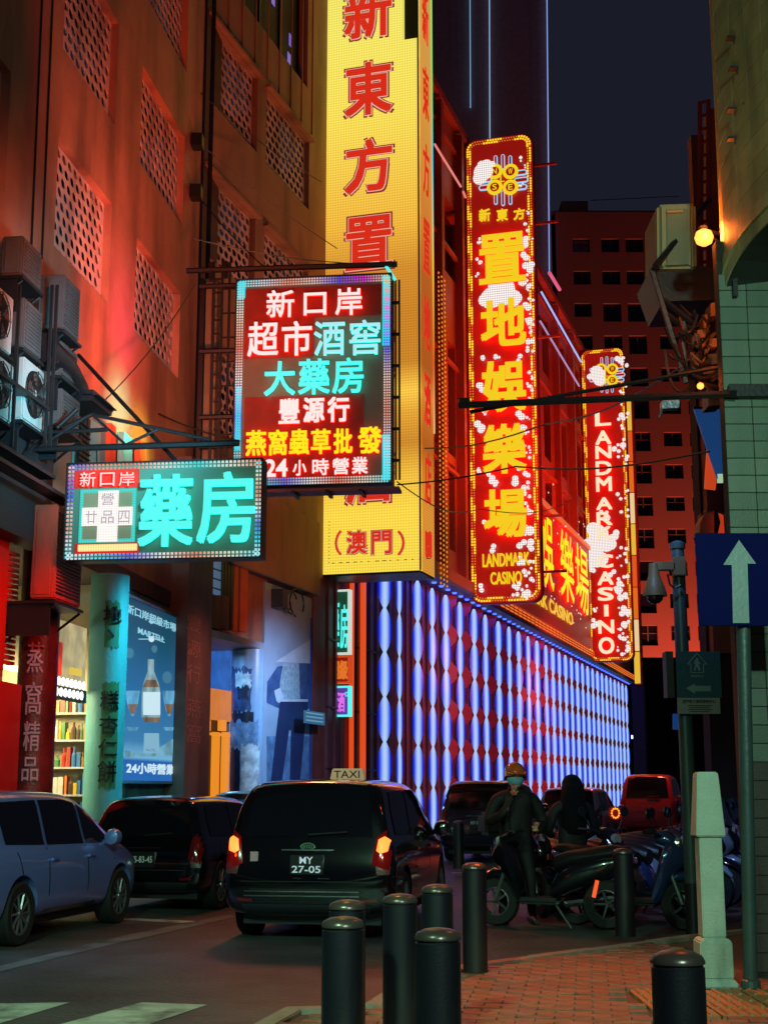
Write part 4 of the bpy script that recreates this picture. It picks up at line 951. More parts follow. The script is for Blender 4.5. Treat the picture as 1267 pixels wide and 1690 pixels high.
for s, p0_, p1_ in (('娛', 886, 910), ('樂', 921, 943), ('場', 946, 967)):
    fchar(s, wx(p0_), wx(p1_), fz0 + 1.55, fz1 - .35)
x_a = wx(868, 1010); x_b = wx(943, 1025); q = (x_b - x_a)
glyph(fa, 'LANDMARK CASINO', x_a - q * .42, x_b, fz0 + .55, fz0 + 1.15, yF - .04, em('pale yellow', (240, 190, 60), 1), depth=.03, off=.012, name='lettering')
mb = MB()
for _ in range(46): 
    x = random.uniform(wx(890), a2); z = random.uniform(fz0, fz1 + 1.5); mb.lathe([(.05, 0), (.03, -.03)], (x, yF - .12, z), 6, 'Y')
mb.build('sparkle_lamps', em('spark', (250, 200, 180), 1.2, samp=False), fa, kind='stuff')
# ---------------- the two vertical casino signs
boardR = with_glow(pm('sign red enamel', (170, 30, 22), .35, var=.2, sc_=.9, bump=.05), (175, 26, 16), .55)
ybulb = em('yellow bulb', (255, 214, 40), 1.15, samp=False); obulb = em('amber bulb', (245, 150, 40), 1.0, samp=False); wbulb = em('white lamp', (238, 238, 244), 1.15)
wdot = em('white lamp dots', (240, 228, 224), .95, dots=.085)
dot_grid(wdot, .085, 1.0, .45)
def rounded(x0, x1, z0, z1, r, n=6):
    P = []
    for cx, cz, a0 in ((x1 - r, z1 - r, 0), (x0 + r, z1 - r, 90), (x0 + r, z0 + r, 180), (x1 - r, z0 + r, 270)):
        P += [(cx + r * math.cos(R(a0 + 90 * k / n)), cz + r * math.sin(R(a0 + 90 * k / n))) for k in range(n + 1)]
    return P
def marquee(label, px, base_px, r, zoff=0):
    a0, _ = WC.loc(base_px, 1040, yW); p = WC.w(a0, yW - .5); p0 = aty(px[0] + 0, px[3], p[1])
    # hang the sign so its inner edge stands at the wall
    fr = Fr(p0[0], p0[1], -H2, 0)
    x0, z1 = fr.loc(px[0], px[1], 0); x1, _ = fr.loc(px[2], px[3], 0); _, z0 = fr.loc(px[0], px[3], 0); x0 = fr.loc(px[0], px[3], 0)[0]
    root = fe('marquee_sign', fr, label=label, cat='sign')
    P = rounded(x0, x1, z0, z1, r); m = MB(); m.prism(P, 0, .45); m.build('board', boardR, root)
    P2 = rounded(x0 - .04, x1 + .04, z0 - .04, z1 + .04, r); m = MB(); m.prism(P2, .06, .39); m.build('casing', pm('red lit casing2', (120, 30, 24), .4), root)
    # running bulbs in groups
    mb = MB(); mo = MB(); cnt = 0
    for inset, ph in ((.07, 0), (.165, 0)):
        Q = rounded(x0 + inset, x1 - inset, z0 + inset, z1 - inset, max(.05, r - inset), 8); Q.append(Q[0]); acc = 0; s_ = 0
        for (ax, az), (bx, bz) in zip(Q, Q[1:]):
            L = math.hypot(bx - ax, bz - az)
            while acc < L:
                t = acc / L; x, z = ax + (bx - ax) * t, az + (bz - az) * t; on = int((s_ + acc) / .62) % 2 == 0 if ph == 0 else True
                tgt = mb if (on and ph == 0) else mo; s = .036 if (on and ph == 0) else .02
                tgt.add([(x - s, -.01, z - s), (x + s, -.01, z - s), (x + s, -.01, z + s), (x - s, -.01, z + s), (x, -.01 - s, z)], [(0, 1, 4), (1, 2, 4), (2, 3, 4), (3, 0, 4)])
                acc += .1
            acc -= L; s_ += L
    mb.build('running_bulbs', ybulb, root, kind='stuff'); mo.build('dim_bulbs', obulb, root, kind='stuff')
    return root, fr, x0, x1, z0, z1
def emblem(root, fr, cx, cy, sc__):
    blu = em('pale blue tube', (150, 205, 240), 1.1); 
    def L(dx, dy): return fr.loc(cx + dx * sc__, cy + dy * sc__, 0)
    for dx, dy, w_, h_ in [(-12, -28, 3.2, 12), (0, -30, 3.2, 12), (12, -28, 3.2, 12), (-12, 28, 3.2, 12), (0, 30, 3.2, 12), (12, 28, 3.2, 12), (-28, -12, 12, 3.2), (-30, 0, 12, 3.2), (-28, 12, 12, 3.2), (28, -12, 12, 3.2), (30, 0, 12, 3.2), (28, 12, 12, 3.2)]:
        a, z1 = L(dx - w_, dy - h_); b, z0 = L(dx + w_, dy + h_); rr = min(b - a, z1 - z0) / 2
        m = MB(); m.prism(rounded(a, b, z0, z1, rr * .95, 4), -.06, -.02); m.build('emblem_bar', blu, root)
        m = MB(); q = rr * .45; m.prism(rounded(a + q, b - q, z0 + q, z1 - q, rr * .4, 4), -.068, -.061); m.build('emblem_bar_core', boardR, root)
    yem = em('emblem gold', (238, 205, 30), 1.05)
    for (dx, dy), s in zip(((-13, -13), (13, -13), (-13, 13), (13, 13), (0, 0)), 'NWSEL'):
        x, z = L(dx, dy); x2, _ = L(dx + 13, dy); rr = x2 - x
        if s != 'L':
            m = MB(); m.lathe([(rr, -.09), (rr, -.13)], (x, 0, z), 20, 'Y'); m.build('emblem_disc', yem, root)
            m = MB(); m.lathe([(rr * .58, -.131), (rr * .58, -.14)], (x, 0, z), 16, 'Y'); m.build('emblem_well', boardR, root)
        glyph(root, s, x - rr * .28, x + rr * .28, z - rr * .38, z + rr * .38, -.142, yem, depth=.01, off=.03, name='emblem_letter')
def blobs(root, fr, lst, nrand, rx, ry, rng=(3, 9), seed=1, y=-.16):
    rnd = random.Random(seed); mb = MB(); md = MB()
    L = list(lst) + [(rnd.uniform(*rx), rnd.uniform(*ry), rnd.uniform(*rng)) for _ in range(nrand)]
    L2 = []
    for (px, py, r) in L:
        if r < 3.5: L2.append((px, py, r)); continue
        for q in range(5 if r > 13 else 3):
            a = rnd.uniform(0, 6.28); L2.append((px + r * .5 * math.cos(a), py + r * .6 * math.sin(a), r * rnd.uniform(.25, .68) * (1 if r < 14 else 1.15)))
        if r > 13: L2.append((px, py, r * .8))
    for i, (px, py, r) in enumerate(L2):
        x, z = fr.loc(px, py, y); x2, _ = fr.loc(px + r, py, y); rr = abs(x2 - x); yy = y - .002 * (i % 23)
        t = md
        t.lathe([(rr, yy + .012), (rr * .96, yy - .004), (rr * .6, yy - .014)], (x, 0, z), 12, 'Y')
    mb.build('flash_lamps', wbulb, root, kind='stuff'); md.build('flash_lamp_matrix', wdot, root, kind='stuff')
s1r, f1, x0, x1, z0, z1 = marquee('tall vertical casino marquee with yellow characters and white flash lamps, nearer of the two', (777, 233, 893, 996), 770, .42)
emblem(s1r, f1, 830, 298, 1.0)
pal = em('gold letter', (236, 200, 30), 1.05)
chars(s1r, f1, [('新', 790, 346, 809, 367), ('東', 819, 346, 838, 366), ('方', 847, 345, 866, 364)], pal, y=-.1, depth=.04, heavy=.012)
chars(s1r, f1, [('置', 790, 390, 868, 472), ('地', 793, 497, 869, 576), ('娛', 794, 598, 869, 684), ('樂', 796, 702, 870, 785), ('場', 798, 809, 871, 890)], pal, y=-.22, depth=.08, off=.02, side=rdS, heavy=.035)
for s, bx in (('LANDMARK', (796, 915, 874, 936)), ('CASINO', (809, 945, 861, 965))): chars(s1r, f1, [(s, *bx)], pal, y=-.1, depth=.05, off=.02, heavy=.012)
blobs(s1r, f1, [(797, 283, 20), (808, 275, 11), (858, 263, 5), (865, 275, 4), (860, 305, 5), (822, 486, 24), (850, 492, 14), (800, 495, 14), (870, 400, 11), (868, 420, 9), (872, 440, 10), (866, 470, 12), (872, 500, 12), (868, 530, 10), (874, 560, 9), (790, 430, 7), (792, 398, 6), (788, 455, 5), (800, 590, 7), (820, 588, 6), (855, 590, 7), (792, 640, 8), (870, 636, 5), (872, 660, 6), (790, 705, 10), (855, 690, 12), (862, 712, 9), (800, 680, 5), (858, 770, 8), (806, 790, 12), (820, 800, 7), (845, 793, 11), (870, 780, 8), (866, 810, 8), (792, 775, 6), (874, 840, 9), (870, 870, 12), (862, 900, 10), (876, 900, 9), (800, 865, 6), (812, 905, 7), (858, 925, 9), (868, 945, 8), (852, 965, 9), (866, 975, 10), (876, 960, 7), (795, 970, 7), (850, 982, 7)], 50, (866, 880), (330, 990), (1.5, 4), 3)
for zz in (z1 - 1.3, z1 - 3.6, z1 - 8, z0 + 3, z0 + 1): m = MB(); m.box(x1 + .05, x1 + .9, .1, .2, zz, zz + .08); m.build('tie_arm', red_w, s1r)
s2r, f2, x0, x1, z0, z1 = marquee('tall vertical casino marquee with white letters and white flash lamps, farther of the two', (972, 578, 1045, 1092), 968, .42)
emblem(s2r, f2, 1001, 619, .72)
whL = em('cream letter', (238, 226, 190), 1.05)
LET = 'LANDMARK·CASINO'; ys = [(682, 704), (712, 735), (737, 758), (762, 785), (788, 812), (822, 842), (846, 868), (870, 892), (898, 904), (916, 938), (944, 966), (970, 992), (998, 1018), (1024, 1046), (1052, 1080)]
for s, (a, b) in zip(LET, ys):
    xa_ = 981 + (a - 680) * .016
    if s == '·':
        blobs(s2r, f2, [(1005, 902, 5)], 0, (0, 1), (0, 1), seed=2)
        continue
    wd_ = 8 if s == 'I' else 27
    chars(s2r, f2, [(s, xa_ + (10 if s == 'I' else 0), a, xa_ + (10 if s == 'I' else 0) + wd_, b)], whL, y=-.2, depth=.07, off=.02, side=rdS, heavy=.03)
blobs(s2r, f2, [(985, 620, 14), (975, 625, 8), (1022, 590, 9), (1030, 600, 8), (1026, 645, 6), (985, 880, 19), (980, 905, 17), (985, 925, 15), (996, 850, 12), (978, 935, 11), (1000, 900, 14), (1010, 880, 12), (1024, 690, 8), (1028, 730, 8), (1016, 745, 9), (1012, 950, 11), (1022, 970, 11), (1028, 985, 9), (1030, 1010, 10), (1034, 1030, 9), (980, 1028, 8), (982, 1005, 5), (1026, 1050, 8), (1034, 1070, 6), (1015, 975, 8)], 60, (1018, 1036), (585, 1080), (1.2, 3.6), 5)
# edge light column beyond the farther sign
pe = WC.w(sE, -1.2); 
ec = fe('edge_light_column', WC, sE - 6, -1.2, 0, label='thin amber light column at the far corner of the casino beside the farther marquee', cat='light column')
Fe = Fr(pe[0], pe[1], -H2, 0); 
yv = WC.w(sE - 6, -1.2)[1]
pA = aty(1047, 1130, yv); pB_ = aty(1056, 1130, yv); pT = aty(1047, 662, yv)
o_ = ec; inv = Matrix.Rotation(-WC.r, 4, 'Z')
bpos = Vector(WC.w(sE - 6, -1.2, 0)); ec.location = (pA[0], yv, 0); ec.rotation_euler = (0, 0, -R(H2))
wdt = pB_[0] - pA[0]
for k in range(9):
    h_ = (pT[2] - pA[2]) / 9; m = MB(); m.box(0, wdt, 0, .5, pA[2] + k * h_ + .08, pA[2] + (k + 1) * h_); m.build('light_segment', em('amber seg %d' % (k % 4), [(240, 190, 60), (245, 210, 150), (236, 110, 30), (230, 90, 30)][k % 4], .9), ec)
m = MB(); m.box(wdt + .02, wdt + .15, 0, .5, pA[2], pT[2]); m.box(0, wdt, .1, .45, pA[2], pT[2]); m.build('casing', red_w, ec)
m = MB(); m.box(-.2, wdt + .2, -.2, .8, 0, pA[2] - .02); m.build('post', dark_metal, ec)
# ================================================================ tower, distant block
YT = 150
def tower_box(par, name, px0, px1, pyb, pyt, Y, mt, dep=20):
    a = aty(px0, 1299, Y)[0]; b = aty(px1, 1299, Y)[0]; z1_ = aty(px0, pyt, Y)[2]; m = MB(); m.box(a, b, Y, Y + dep, 0, z1_); return m.build(name, mt, par)
tw = empty('dark_tower', (0, 0, 0), 0, 'dark unlit tower rising behind the casino with thin vertical blue-white light lines', 'tower')
a = aty(716, 200, YT)[0]; b = aty(905, 200, YT)[0]
m = MB(); m.box(a, b, YT, YT + 25, 0, 160); m.build('tower_wall', pm('tower dark', (150, 140, 150), .7), tw)
for px0, py0, px1, py1, c_ in ((775, -60, 776, 178, (110, 165, 205)), (807, -60, 808, 240, (150, 185, 220)), (901.5, -60, 906, 450, (150, 170, 235))):
    pz = [aty(px0, py0, YT - .5), aty(px1, py1, YT - .5)]; m = MB(); m.bar(pz[0], pz[1], .055, 6); m.build('light_line', em('line %d' % px0, c_, 1.0), tw)
YB = 150
dk = empty('apartment_block', (0, 0, 0), 0, 'distant dark red apartment block with small windows at the end of the street', 'building')
bx0 = aty(922, 600, YB)[0]; bx1 = aty(1225, 600, YB)[0]; bz1 = aty(1000, 350, YB)[2]; bz0 = 0
cx = [aty(px, 700, YB)[0] for px in (967, 1016, 1057, 1109, 1152)]; hs = []; fl = []
for k in range(13):
    py = 405 + 53.3 * k; z = aty(1000, py, YB)[2]
    for i, x in enumerate(cx):
        tall = (i in (1, 2) and k > 1) or (i == 0 and k in (6, 9)); w_ = 1.0 if i else .95
        hs.append((x - w_, x + w_, z - (1.35 if tall else .8), z + .8))
m = holes_wall(bx0, bx1, bz0, bz1, hs, YB, .5); bkm = pm('distant render', (158, 96, 84), .8, var=.08, sc_=.1, bump=0); m.build('wall', bkm, dk)
m = MB(); m.box(bx0 - .3, bx1, YB + .5, YB + 15, bz1 - .01, bz1 + .4); m.box(bx0 + 1, bx0 + 4, YB + 2, YB + 6, bz1 + .4, bz1 + 2.2); m.build('roof', bkm, dk)
m = MB(); m.box(bx0, bx0 + .4, YB + .5, YB + 15, 0, bz1); m.build('side_wall', bkm, dk)
m = MB(); m.bar((bx0 + 4, YB, bz1 + 1.4), (bx0 + 14, YB, bz1 + 1.9), .05, 4)
m.build('roof_rail', dark_metal, dk)
for i, (a, b, c, d) in enumerate(hs):
    f = MB(); f.box(a, b, YB + .4, YB + .45, c, d); p_ = f.build('window', pm('far glass', (24, 22, 34), .3, bump=0), dk)
    if i % 5 in (0, 1, 2, 3) and random.random() < .6:
        m = MB(); mx = (a + b) / 2; m.box(mx - .05, mx + .05, YB + .3, YB + .39, c, d); m.box(a, b, YB + .3, YB + .39, c + (d - c) * .6, c + (d - c) * .6 + .08); m.build('mullion', pm('far frame', (120, 90, 86), .6), p_)
for k in (0,):
    m = MB(); a, b, c, d = hs[0]; m.box(a + .15, b - .15, YB + .36, YB + .39, c + .1, d - .1); m.build('curtain', pm('far curtain', (170, 120, 120), .7), dk)
m = MB(); a, b, c, d = hs[10 * 0 + 12]; 
# low dark houses, hill of night at the end of the street
dl = empty('dark_low_block', (0, 0, 0), 0, 'unlit low block closing the far end of the street under the red apartments', 'building')
a = aty(1030, 1200, 132)[0]; b = aty(1260, 1200, 132)[0]; zt = aty(1040, 1085, 132)[2]
m = MB(); m.box(a, b, 132, 140, 0, zt); m.build('wall', pm('night wall', (26, 26, 36), .8), dl)
m = MB(); m.box(a + 4, a + 9, 131.4, 131.9, 2.2, 2.6); m.box(a + 4, a + 9, 131.4, 131.9, 0, .8); m.build('shutter', pm('shutter brown', (66, 44, 42), .6), dl)
lpst = empty('street_lamp', (*aty(1054, 1290, 110)[:2], 0), 0, 'small distant white street lamp against the dark block', 'street lamp')
zt = aty(1054, 1219, 110)[2]; m = MB(); m.bar((0, 0, 0), (0, 0, zt), .06, 6); m.build('post', dark_metal, lpst)
m = MB(); m.box(-.45, .45, -.2, .2, zt, zt + .25); m.build('lamp_head', em('distant white', (235, 235, 240), 2.5), lpst)
# ================================================================ right-hand tiled building
tile_m = [pm('glazed tile %d' % k, c, .38, var=.12, sc_=5, bump=.12, dirt=((52, 64, 54), 3, .6)) for k, c in enumerate([(92, 116, 98), (100, 122, 104), (86, 110, 92)])]
grout = pm('grout', (38, 46, 42), .8)
rbd = empty('tiled_pier', (0, 0, 0), 0, 'green tiled pier and rounded upper storey of the building at the right edge', 'building')
YP = 11.6
xl = aty(1200, 800, YP)[0]; zb = PZ; zt = aty(1190, 432, YP)[2]
m = MB(); m.box(xl, xl + 3, YP, YP + .15, 0, zt); m.build('pier_core', grout, rbd)
# tiles on the face turned to us
th = .148; tw_ = .235; tiles = []
for k in range(3):
    m = MB(); m.box(-tw_ / 2 + .004, tw_ / 2 - .004, -.012, 0, -th / 2 + .004, th / 2 - .004, tap=.0)
    o = m.build('wall_tile', tile_m[k], rbd, bevel=.003); tiles.append(o.data); bpy.data.objects.remove(o)
m = MB(); m.box(-tw_ / 2 + .004, tw_ / 2 - .004, -.012, 0, -th / 2 + .004, th / 2 - .004); o = m.build('wall_tile', pm('light falloff tile', (66, 62, 54), .6, var=.2, sc_=4, dirt=((34, 32, 30), 2, .7)), rbd, bevel=.003); tiles_low = [o.data]; bpy.data.objects.remove(o)  # lower tiles darker: light falloff near the ground put into their colour
rws = int((zt - zb) / th); nt_ = 0
for r in range(rws):
    for c in range(4):
        if c == 3 and r % 1: continue
        x = xl + tw_ / 2 + c * tw_; z = zb + th * (r + .5)
        o = link('wall_tile', random.choice(tiles if z > 1.75 else tiles_low), rbd, (x, YP, z)); o.rotation_euler = (random.uniform(-.006, .006), 0, random.uniform(-.006, .006)); nt_ += 1
m = MB(); m.box(xl + 4 * tw_, xl + 3, YP - .01, YP, 0, zt); m.build('pier_side_face', tile_m[0], rbd)
m = MB(); a, _, z1 = aty(1178, 636, YP - .05); b, _, z0 = aty(1280, 656, YP - .05); m.box(xl + .03, b, YP - .1, YP - .013, z0, z1); m.build('dark_conduit', dark_metal, rbd)
m = MB(); a, _, z1 = aty(1207, 458, YP - .05); b, _, z0 = aty(1216, 490, YP - .05); m.box(a, b, YP - .08, YP - .013, z0, z1); m.build('small_box', dark_metal, rbd)

# upper storey: wall heading toward us with a rounded corner; arched lower edge
VT = -10.3; rc = .45
cxr = aty(1183, 180, YP)[0] + rc; cyr = YP
dirv = Vector((math.sin(R(10.3)), -math.cos(R(10.3)), 0)); nrm_ = Vector((-dirv.y * -1, dirv.x * -1, 0))
nl = Vector((-math.cos(R(10.3)), -math.sin(R(10.3)), 0))      # outward (to the street, left)
path = []
for k in range(9):                                            # from the far side round to the street face
    a0 = R(80 - 80 * k / 8); d = (nl * math.cos(a0) + (-dirv) * math.sin(a0)); path.append((Vector((cxr, cyr, 0)) + d * rc, d))
for k in range(1, 26): path.append((Vector((cxr, cyr, 0)) + nl * rc + dirv * (k * .2), nl))
s_acc = [0]
for (p, _), (q, _) in zip(path, path[1:]): s_acc.append(s_acc[-1] + (q - p).length)
ztop = 13.0; s_c = s_acc[8]
def arch(s): t = max(0, s - s_c + .15); return zt - .30 + .31 * (1 - math.exp(-t * 3.2))
m = MB(); vs = []; nzz = 2; N = len(path)
for i, (p, d) in enumerate(path): z0_ = arch(s_acc[i]); vs += [(p.x, p.y, z0_), (p.x, p.y, ztop), (p.x - d.x * .5, p.y - d.y * .5, z0_)]
m.add(vs, [(3 * i, 3 * i + 3, 3 * i + 4, 3 * i + 1) for i in range(N - 1)] + [(3 * i, 3 * i + 2, 3 * i + 5, 3 * i + 3) for i in range(N - 1)])
m.build('upper_wall', grout, rbd)
cp_ = [(p.x - d.x * .2, p.y - d.y * .2) for p, d in path[8:]]; cp_ += [(cp_[-1][0] + 3, cp_[-1][1]), (cp_[0][0] + 3, cp_[0][1] + .5)]
m = MB(); nn_ = len(cp_); m.add([(x, y, zt + .04) for x, y in cp_] + [(x, y, zt + .2) for x, y in cp_], [tuple(range(nn_)), tuple(range(nn_, 2 * nn_))[::-1]] + [(k, nn_ + k, nn_ + (k + 1) % nn_, (k + 1) % nn_) for k in range(nn_)]); m.build('arcade_ceiling', pm('arcade ceiling', (40, 34, 32), .9), rbd)
m = MB(); m.box(xl - .0, xl + 3, YP + .02, YP + .15, zt, zt + .2); m.build('pier_head', pm('pier head', (50, 44, 40), .9), rbd)
up_m = [pm('upper tile %d' % k, c, .45, var=.14, sc_=4, bump=.15, dirt=((70, 72, 52), 2.5, .6)) for k, c in enumerate([(150, 148, 104), (138, 140, 100), (160, 154, 110)])]
# tiles of the upper wall: curved grid, one object per tile where they show
def at_s(s):
    for i in range(len(s_acc) - 1):
        if s <= s_acc[i + 1] or i == len(s_acc) - 2:
            t = (s - s_acc[i]) / (s_acc[i + 1] - s_acc[i]); p = path[i][0].lerp(path[i + 1][0], t); d = path[i][1].lerp(path[i + 1][1], t).normalized(); return p, d
nt = 0; uh = .2; uw = .3; rest = MB()
s = 0.0; col = 0
while s + uw < s_acc[-1]:
    z = arch(s + uw / 2) + (.0 if col % 2 == 0 else 0)
    r = 0
    while z < ztop - .2:
        h_ = uh if r > 1 else .12
        target = MB() if (s < s_c + 1.5 and z < 10.6 and nt < 150) else rest
        vs = []
        for q in range(4):
            p, d = at_s(s + .004 + (uw - .008) * q / 3)
            bot = arch(s + uw * q / 3) - arch(s + uw / 2) if r < 6 else (arch(s + uw * q / 3) - arch(s + uw / 2)) * max(0, 1 - (r - 6) / 8)
            o_ = .014 + (.02 if r == 1 else 0)
            vs += [(p.x + d.x * o_, p.y + d.y * o_, z + .004 + bot), (p.x + d.x * o_, p.y + d.y * o_, z + h_ - .004 + bot), (p.x, p.y, z + .004 + bot), (p.x, p.y, z + h_ - .004 + bot)]
        fs = []
        for q in range(3): b0 = q * 4; fs += [(b0, b0 + 4, b0 + 5, b0 + 1), (b0 + 2, b0 + 6, b0 + 4, b0), (b0 + 1, b0 + 5, b0 + 7, b0 + 3)]
        fs += [(0, 1, 3, 2), (12, 14, 15, 13)]
        if target is rest: rest.i = random.randrange(3); rest.add(vs, fs)
        else: target.add(vs, fs); target.build('wall_tile', random.choice(up_m), rbd); nt += 1
        z += h_; r += 1
    s += uw; col += 1
rest.build('tile_field', up_m, rbd, kind='stuff')
for px, py in ((1205, 62), (1207, 180), (1207, 228), (1232, 172), (1210, 112), (1226, 8)):
    p = aty(px, py, YP - .55); m = MB(); m.box(-.035, .035, -.02, .05, -.01, .01); m.box(.02, .03, -.01, .01, -.06, 0); o = m.build('wall_peg', dark_metal, rbd, loc=p)
# ================================================================ narrow shophouse behind it, with its clutter
sh = empty('narrow_shophouse', (0, 0, 0), 0, 'dark narrow shophouse squeezed between the red apartments and the tiled pier', 'building')
Ys = 24; a = aty(1162, 1000, Ys)[0]; m = MB(); m.box(a, a + 4, Ys, Ys + .5, 0, aty(1160, 445, Ys)[2]); m.build('wall', pm('shophouse wall', (60, 40, 40), .8), sh)
pinkw = pm('pink wall', (170, 90, 70), .7, var=.3)
m = MB(); a1 = aty(1155, 560, Ys)[0]; m.box(a + .05, a + .5, Ys - .3, Ys, aty(1160, 1080, Ys)[2], aty(1160, 235, Ys)[2]); m.build('side_strip', pinkw, sh)
m = MB(); m.box(a - .15, a + .3, Ys - .8, Ys - .3, aty(1160, 885, Ys)[2], aty(1160, 850, Ys)[2]); m.build('shop_box', pinkw, sh, bevel=.1)
# blue awning
aw = empty('blue_awning', aty(1145, 800, 20), 0, 'sloping blue awning tucked beside the tiled pier', 'awning')
def RP(px, py, Y, o): p = aty(px, py, Y); return (p[0] - o.location[0], p[1] - o.location[1], p[2] - o.location[2])
def quad(par, name, pts, mt, dy=.05):
    m = MB(); v = [RP(*p, par) for p in pts]; n = len(v); m.add(v + [(x, y + dy, z) for x, y, z in v], [tuple(range(n)), tuple(range(n, 2 * n))[::-1]] + [(k, n + k, n + (k + 1) % n, (k + 1) % n) for k in range(n)]); return m.build(name, mt, par)
quad(aw, 'canvas', [(1144, 674, 20), (1192, 674, 20), (1193, 782, 19), (1183, 790, 19)], with_glow(pm('awning blue', (66, 118, 176), .6), (40, 90, 160), .35))
quad(aw, 'lit_fabric', [(1166, 742, 19.5), (1182, 790, 19.5), (1180, 808, 19.5), (1162, 806, 19.5)], em('orange cloth', (210, 70, 26), .8))
quad(aw, 'lamp_unit', [(1184, 782, 19), (1193, 782, 19), (1193, 796, 19), (1184, 796, 19)], em('green lamp', (170, 210, 170), .8))
quad(aw, 'rail', [(1144, 671, 19.9), (1192, 671, 19.9), (1192, 674, 19.9), (1144, 674, 19.9)], dark_metal)
dr = empty('hanging_drum', aty(1160, 880, 19), 0, 'pinkish drum-shaped lantern hanging above the blue traffic sign', 'lantern')
quad(dr, 'drum_body', [(1153, 882, 19), (1155, 862, 19), (1163, 847, 19), (1182, 842, 19), (1178, 882, 19)], pm('drum pink', (200, 110, 100), .5, var=.2), .4)
quad(dr, 'drum_panel', [(1181, 845, 18.9), (1193, 850, 18.9), (1195, 882, 18.9), (1181, 882, 18.9)], em('drum lit', (210, 60, 30), .7), .1)
quad(dr, 'drum_band', [(1178, 843, 18.8), (1183, 841, 18.8), (1188, 862, 18.8), (1184, 880, 18.8), (1179, 880, 18.8)], dark_metal, .05)
# red ladder-like sign frame going up
lf = empty('ladder_frame', aty(1153, 440, 17), 0, 'red lit upright ladder-like sign frame beside the rounded tiled corner', 'frame')
redl = pm('red steel', (190, 70, 60), .5, metal=.2)
def rbar(par, name, p, q, mt, r=.025):
    m = MB(); m.bar(RP(*p, par), RP(*q, par), r, 5); return m.build(name, mt, par)
rbar(lf, 'upright', (1153, 440, 17), (1154, 168, 17), redl, .03); rbar(lf, 'upright', (1168, 440, 17), (1168, 165, 17), redl, .03)
for k in range(13): rbar(lf, 'rung', (1153, 170 + k * 22, 17), (1168, 167 + k * 22, 17), redl, .022)
quad(lf, 'red_sheet', [(1169, 178, 17.2), (1181, 180, 17.2), (1184, 440, 17.2), (1168, 440, 17.2)], pm('red sheet', (170, 78, 62), .6, var=.2), .3)
# green cabinet on its bracket
cb = empty('equipment_cabinet', aty(1085, 444, 13.10), 0, 'pale green metal cabinet standing on a dark bracket beside the orange lamp', 'cabinet')
cabm = pm('cabinet green', (150, 160, 122), .5, var=.1, dirt=((90, 90, 66), 3, .4))
o = quad(cb, 'casing', [(1084, 336, 13.10), (1148, 334, 13.10), (1150, 442, 13.10), (1085, 442, 13.10)], cabm, .7)
bm_ = bmesh.new(); bm_.from_mesh(o.data); bmesh.ops.bevel(bm_, geom=bm_.edges[:], offset=.03, segments=3, affect='EDGES'); bm_.to_mesh(o.data); bm_.free()
quad(cb, 'door_panel', [(1100, 346, 13.07), (1134, 345, 13.07), (1136, 436, 13.07), (1100, 438, 13.07)], pm('cabinet door', (118, 132, 104), .5, dirt=((80, 76, 56), 3, .5)), .02)
quad(cb, 'vent_slot', [(1100, 347, 13.04), (1126, 346, 13.04), (1126, 350, 13.04), (1100, 351, 13.04)], pm('vent slot', (190, 160, 90), .4), .02)
quad(cb, 'rib', [(1091, 342, 13.06), (1094, 342, 13.06), (1095, 440, 13.06), (1092, 440, 13.06)], cabm, .03); quad(cb, 'rib', [(1139, 342, 13.06), (1142, 342, 13.06), (1144, 440, 13.06), (1141, 440, 13.06)], cabm, .03)
bkt = empty('cabinet_bracket', aty(1110, 600, 13.30), 0, 'dark tapering steel bracket under the green cabinet, tangled with cables and small boxes', 'bracket')
quad(bkt, 'bracket_tray', [(1074, 441, 13.20), (1185, 439, 13.20), (1184, 495, 13.20), (1094, 497, 13.20)], dark_metal, .8)
for p, q in (((1075, 444, 12.90), (1132, 632, 12.90)), ((1184, 440, 12.90), (1186, 632, 12.90)), ((1122, 620, 12.90), (1188, 632, 12.90)), ((1094, 495, 12.90), (1150, 540, 12.90)), ((1110, 560, 12.90), (1186, 520, 12.90)), ((1100, 520, 12.90), (1186, 575, 12.90)), ((1080, 440, 12.80), (1170, 330, 13.60)), ((1120, 610, 12.90), (1186, 545, 12.90))):
    rbar(bkt, 'brace', p, q, dark_metal, .03)
tan = pm('tan box', (120, 84, 60), .55, var=.3)
rnd = random.Random(4)
for (x0, y0, x1, y1) in ((1158, 560, 1182, 572), (1162, 585, 1184, 600), (1160, 606, 1178, 616), (1168, 640, 1190, 668), (1140, 585, 1158, 608), (1150, 545, 1164, 556), (1172, 500, 1184, 520), (1160, 520, 1170, 540)):
    quad(bkt, 'fixture_box', [(x0, y0, 12.70), (x1, y0 - 2, 12.70), (x1, y1, 12.70), (x0, y1 + 2, 12.70)], rnd.choice([tan, pm('ochre box', (150, 110, 84), .5), steel, dark_metal]), .25)
for k in range(14):
    p0 = RP(rnd.uniform(1095, 1185), rnd.uniform(500, 640), 12.60, bkt); p1 = RP(rnd.uniform(1120, 1188), rnd.uniform(500, 640), 12.50, bkt); pm_ = ((p0[0] + p1[0]) / 2 + rnd.uniform(-.1, .1), p0[1] - .05, min(p0[2], p1[2]) - rnd.uniform(.05, .3))
    P_ = [Vector(p0).lerp(Vector(pm_), t).lerp(Vector(pm_).lerp(Vector(p1), t), t) for t in [q / 8 for q in range(9)]]
    m = MB(); m.tube(P_, .014, 4); m.build('cable', rnd.choice([black, dark_metal]), bkt)
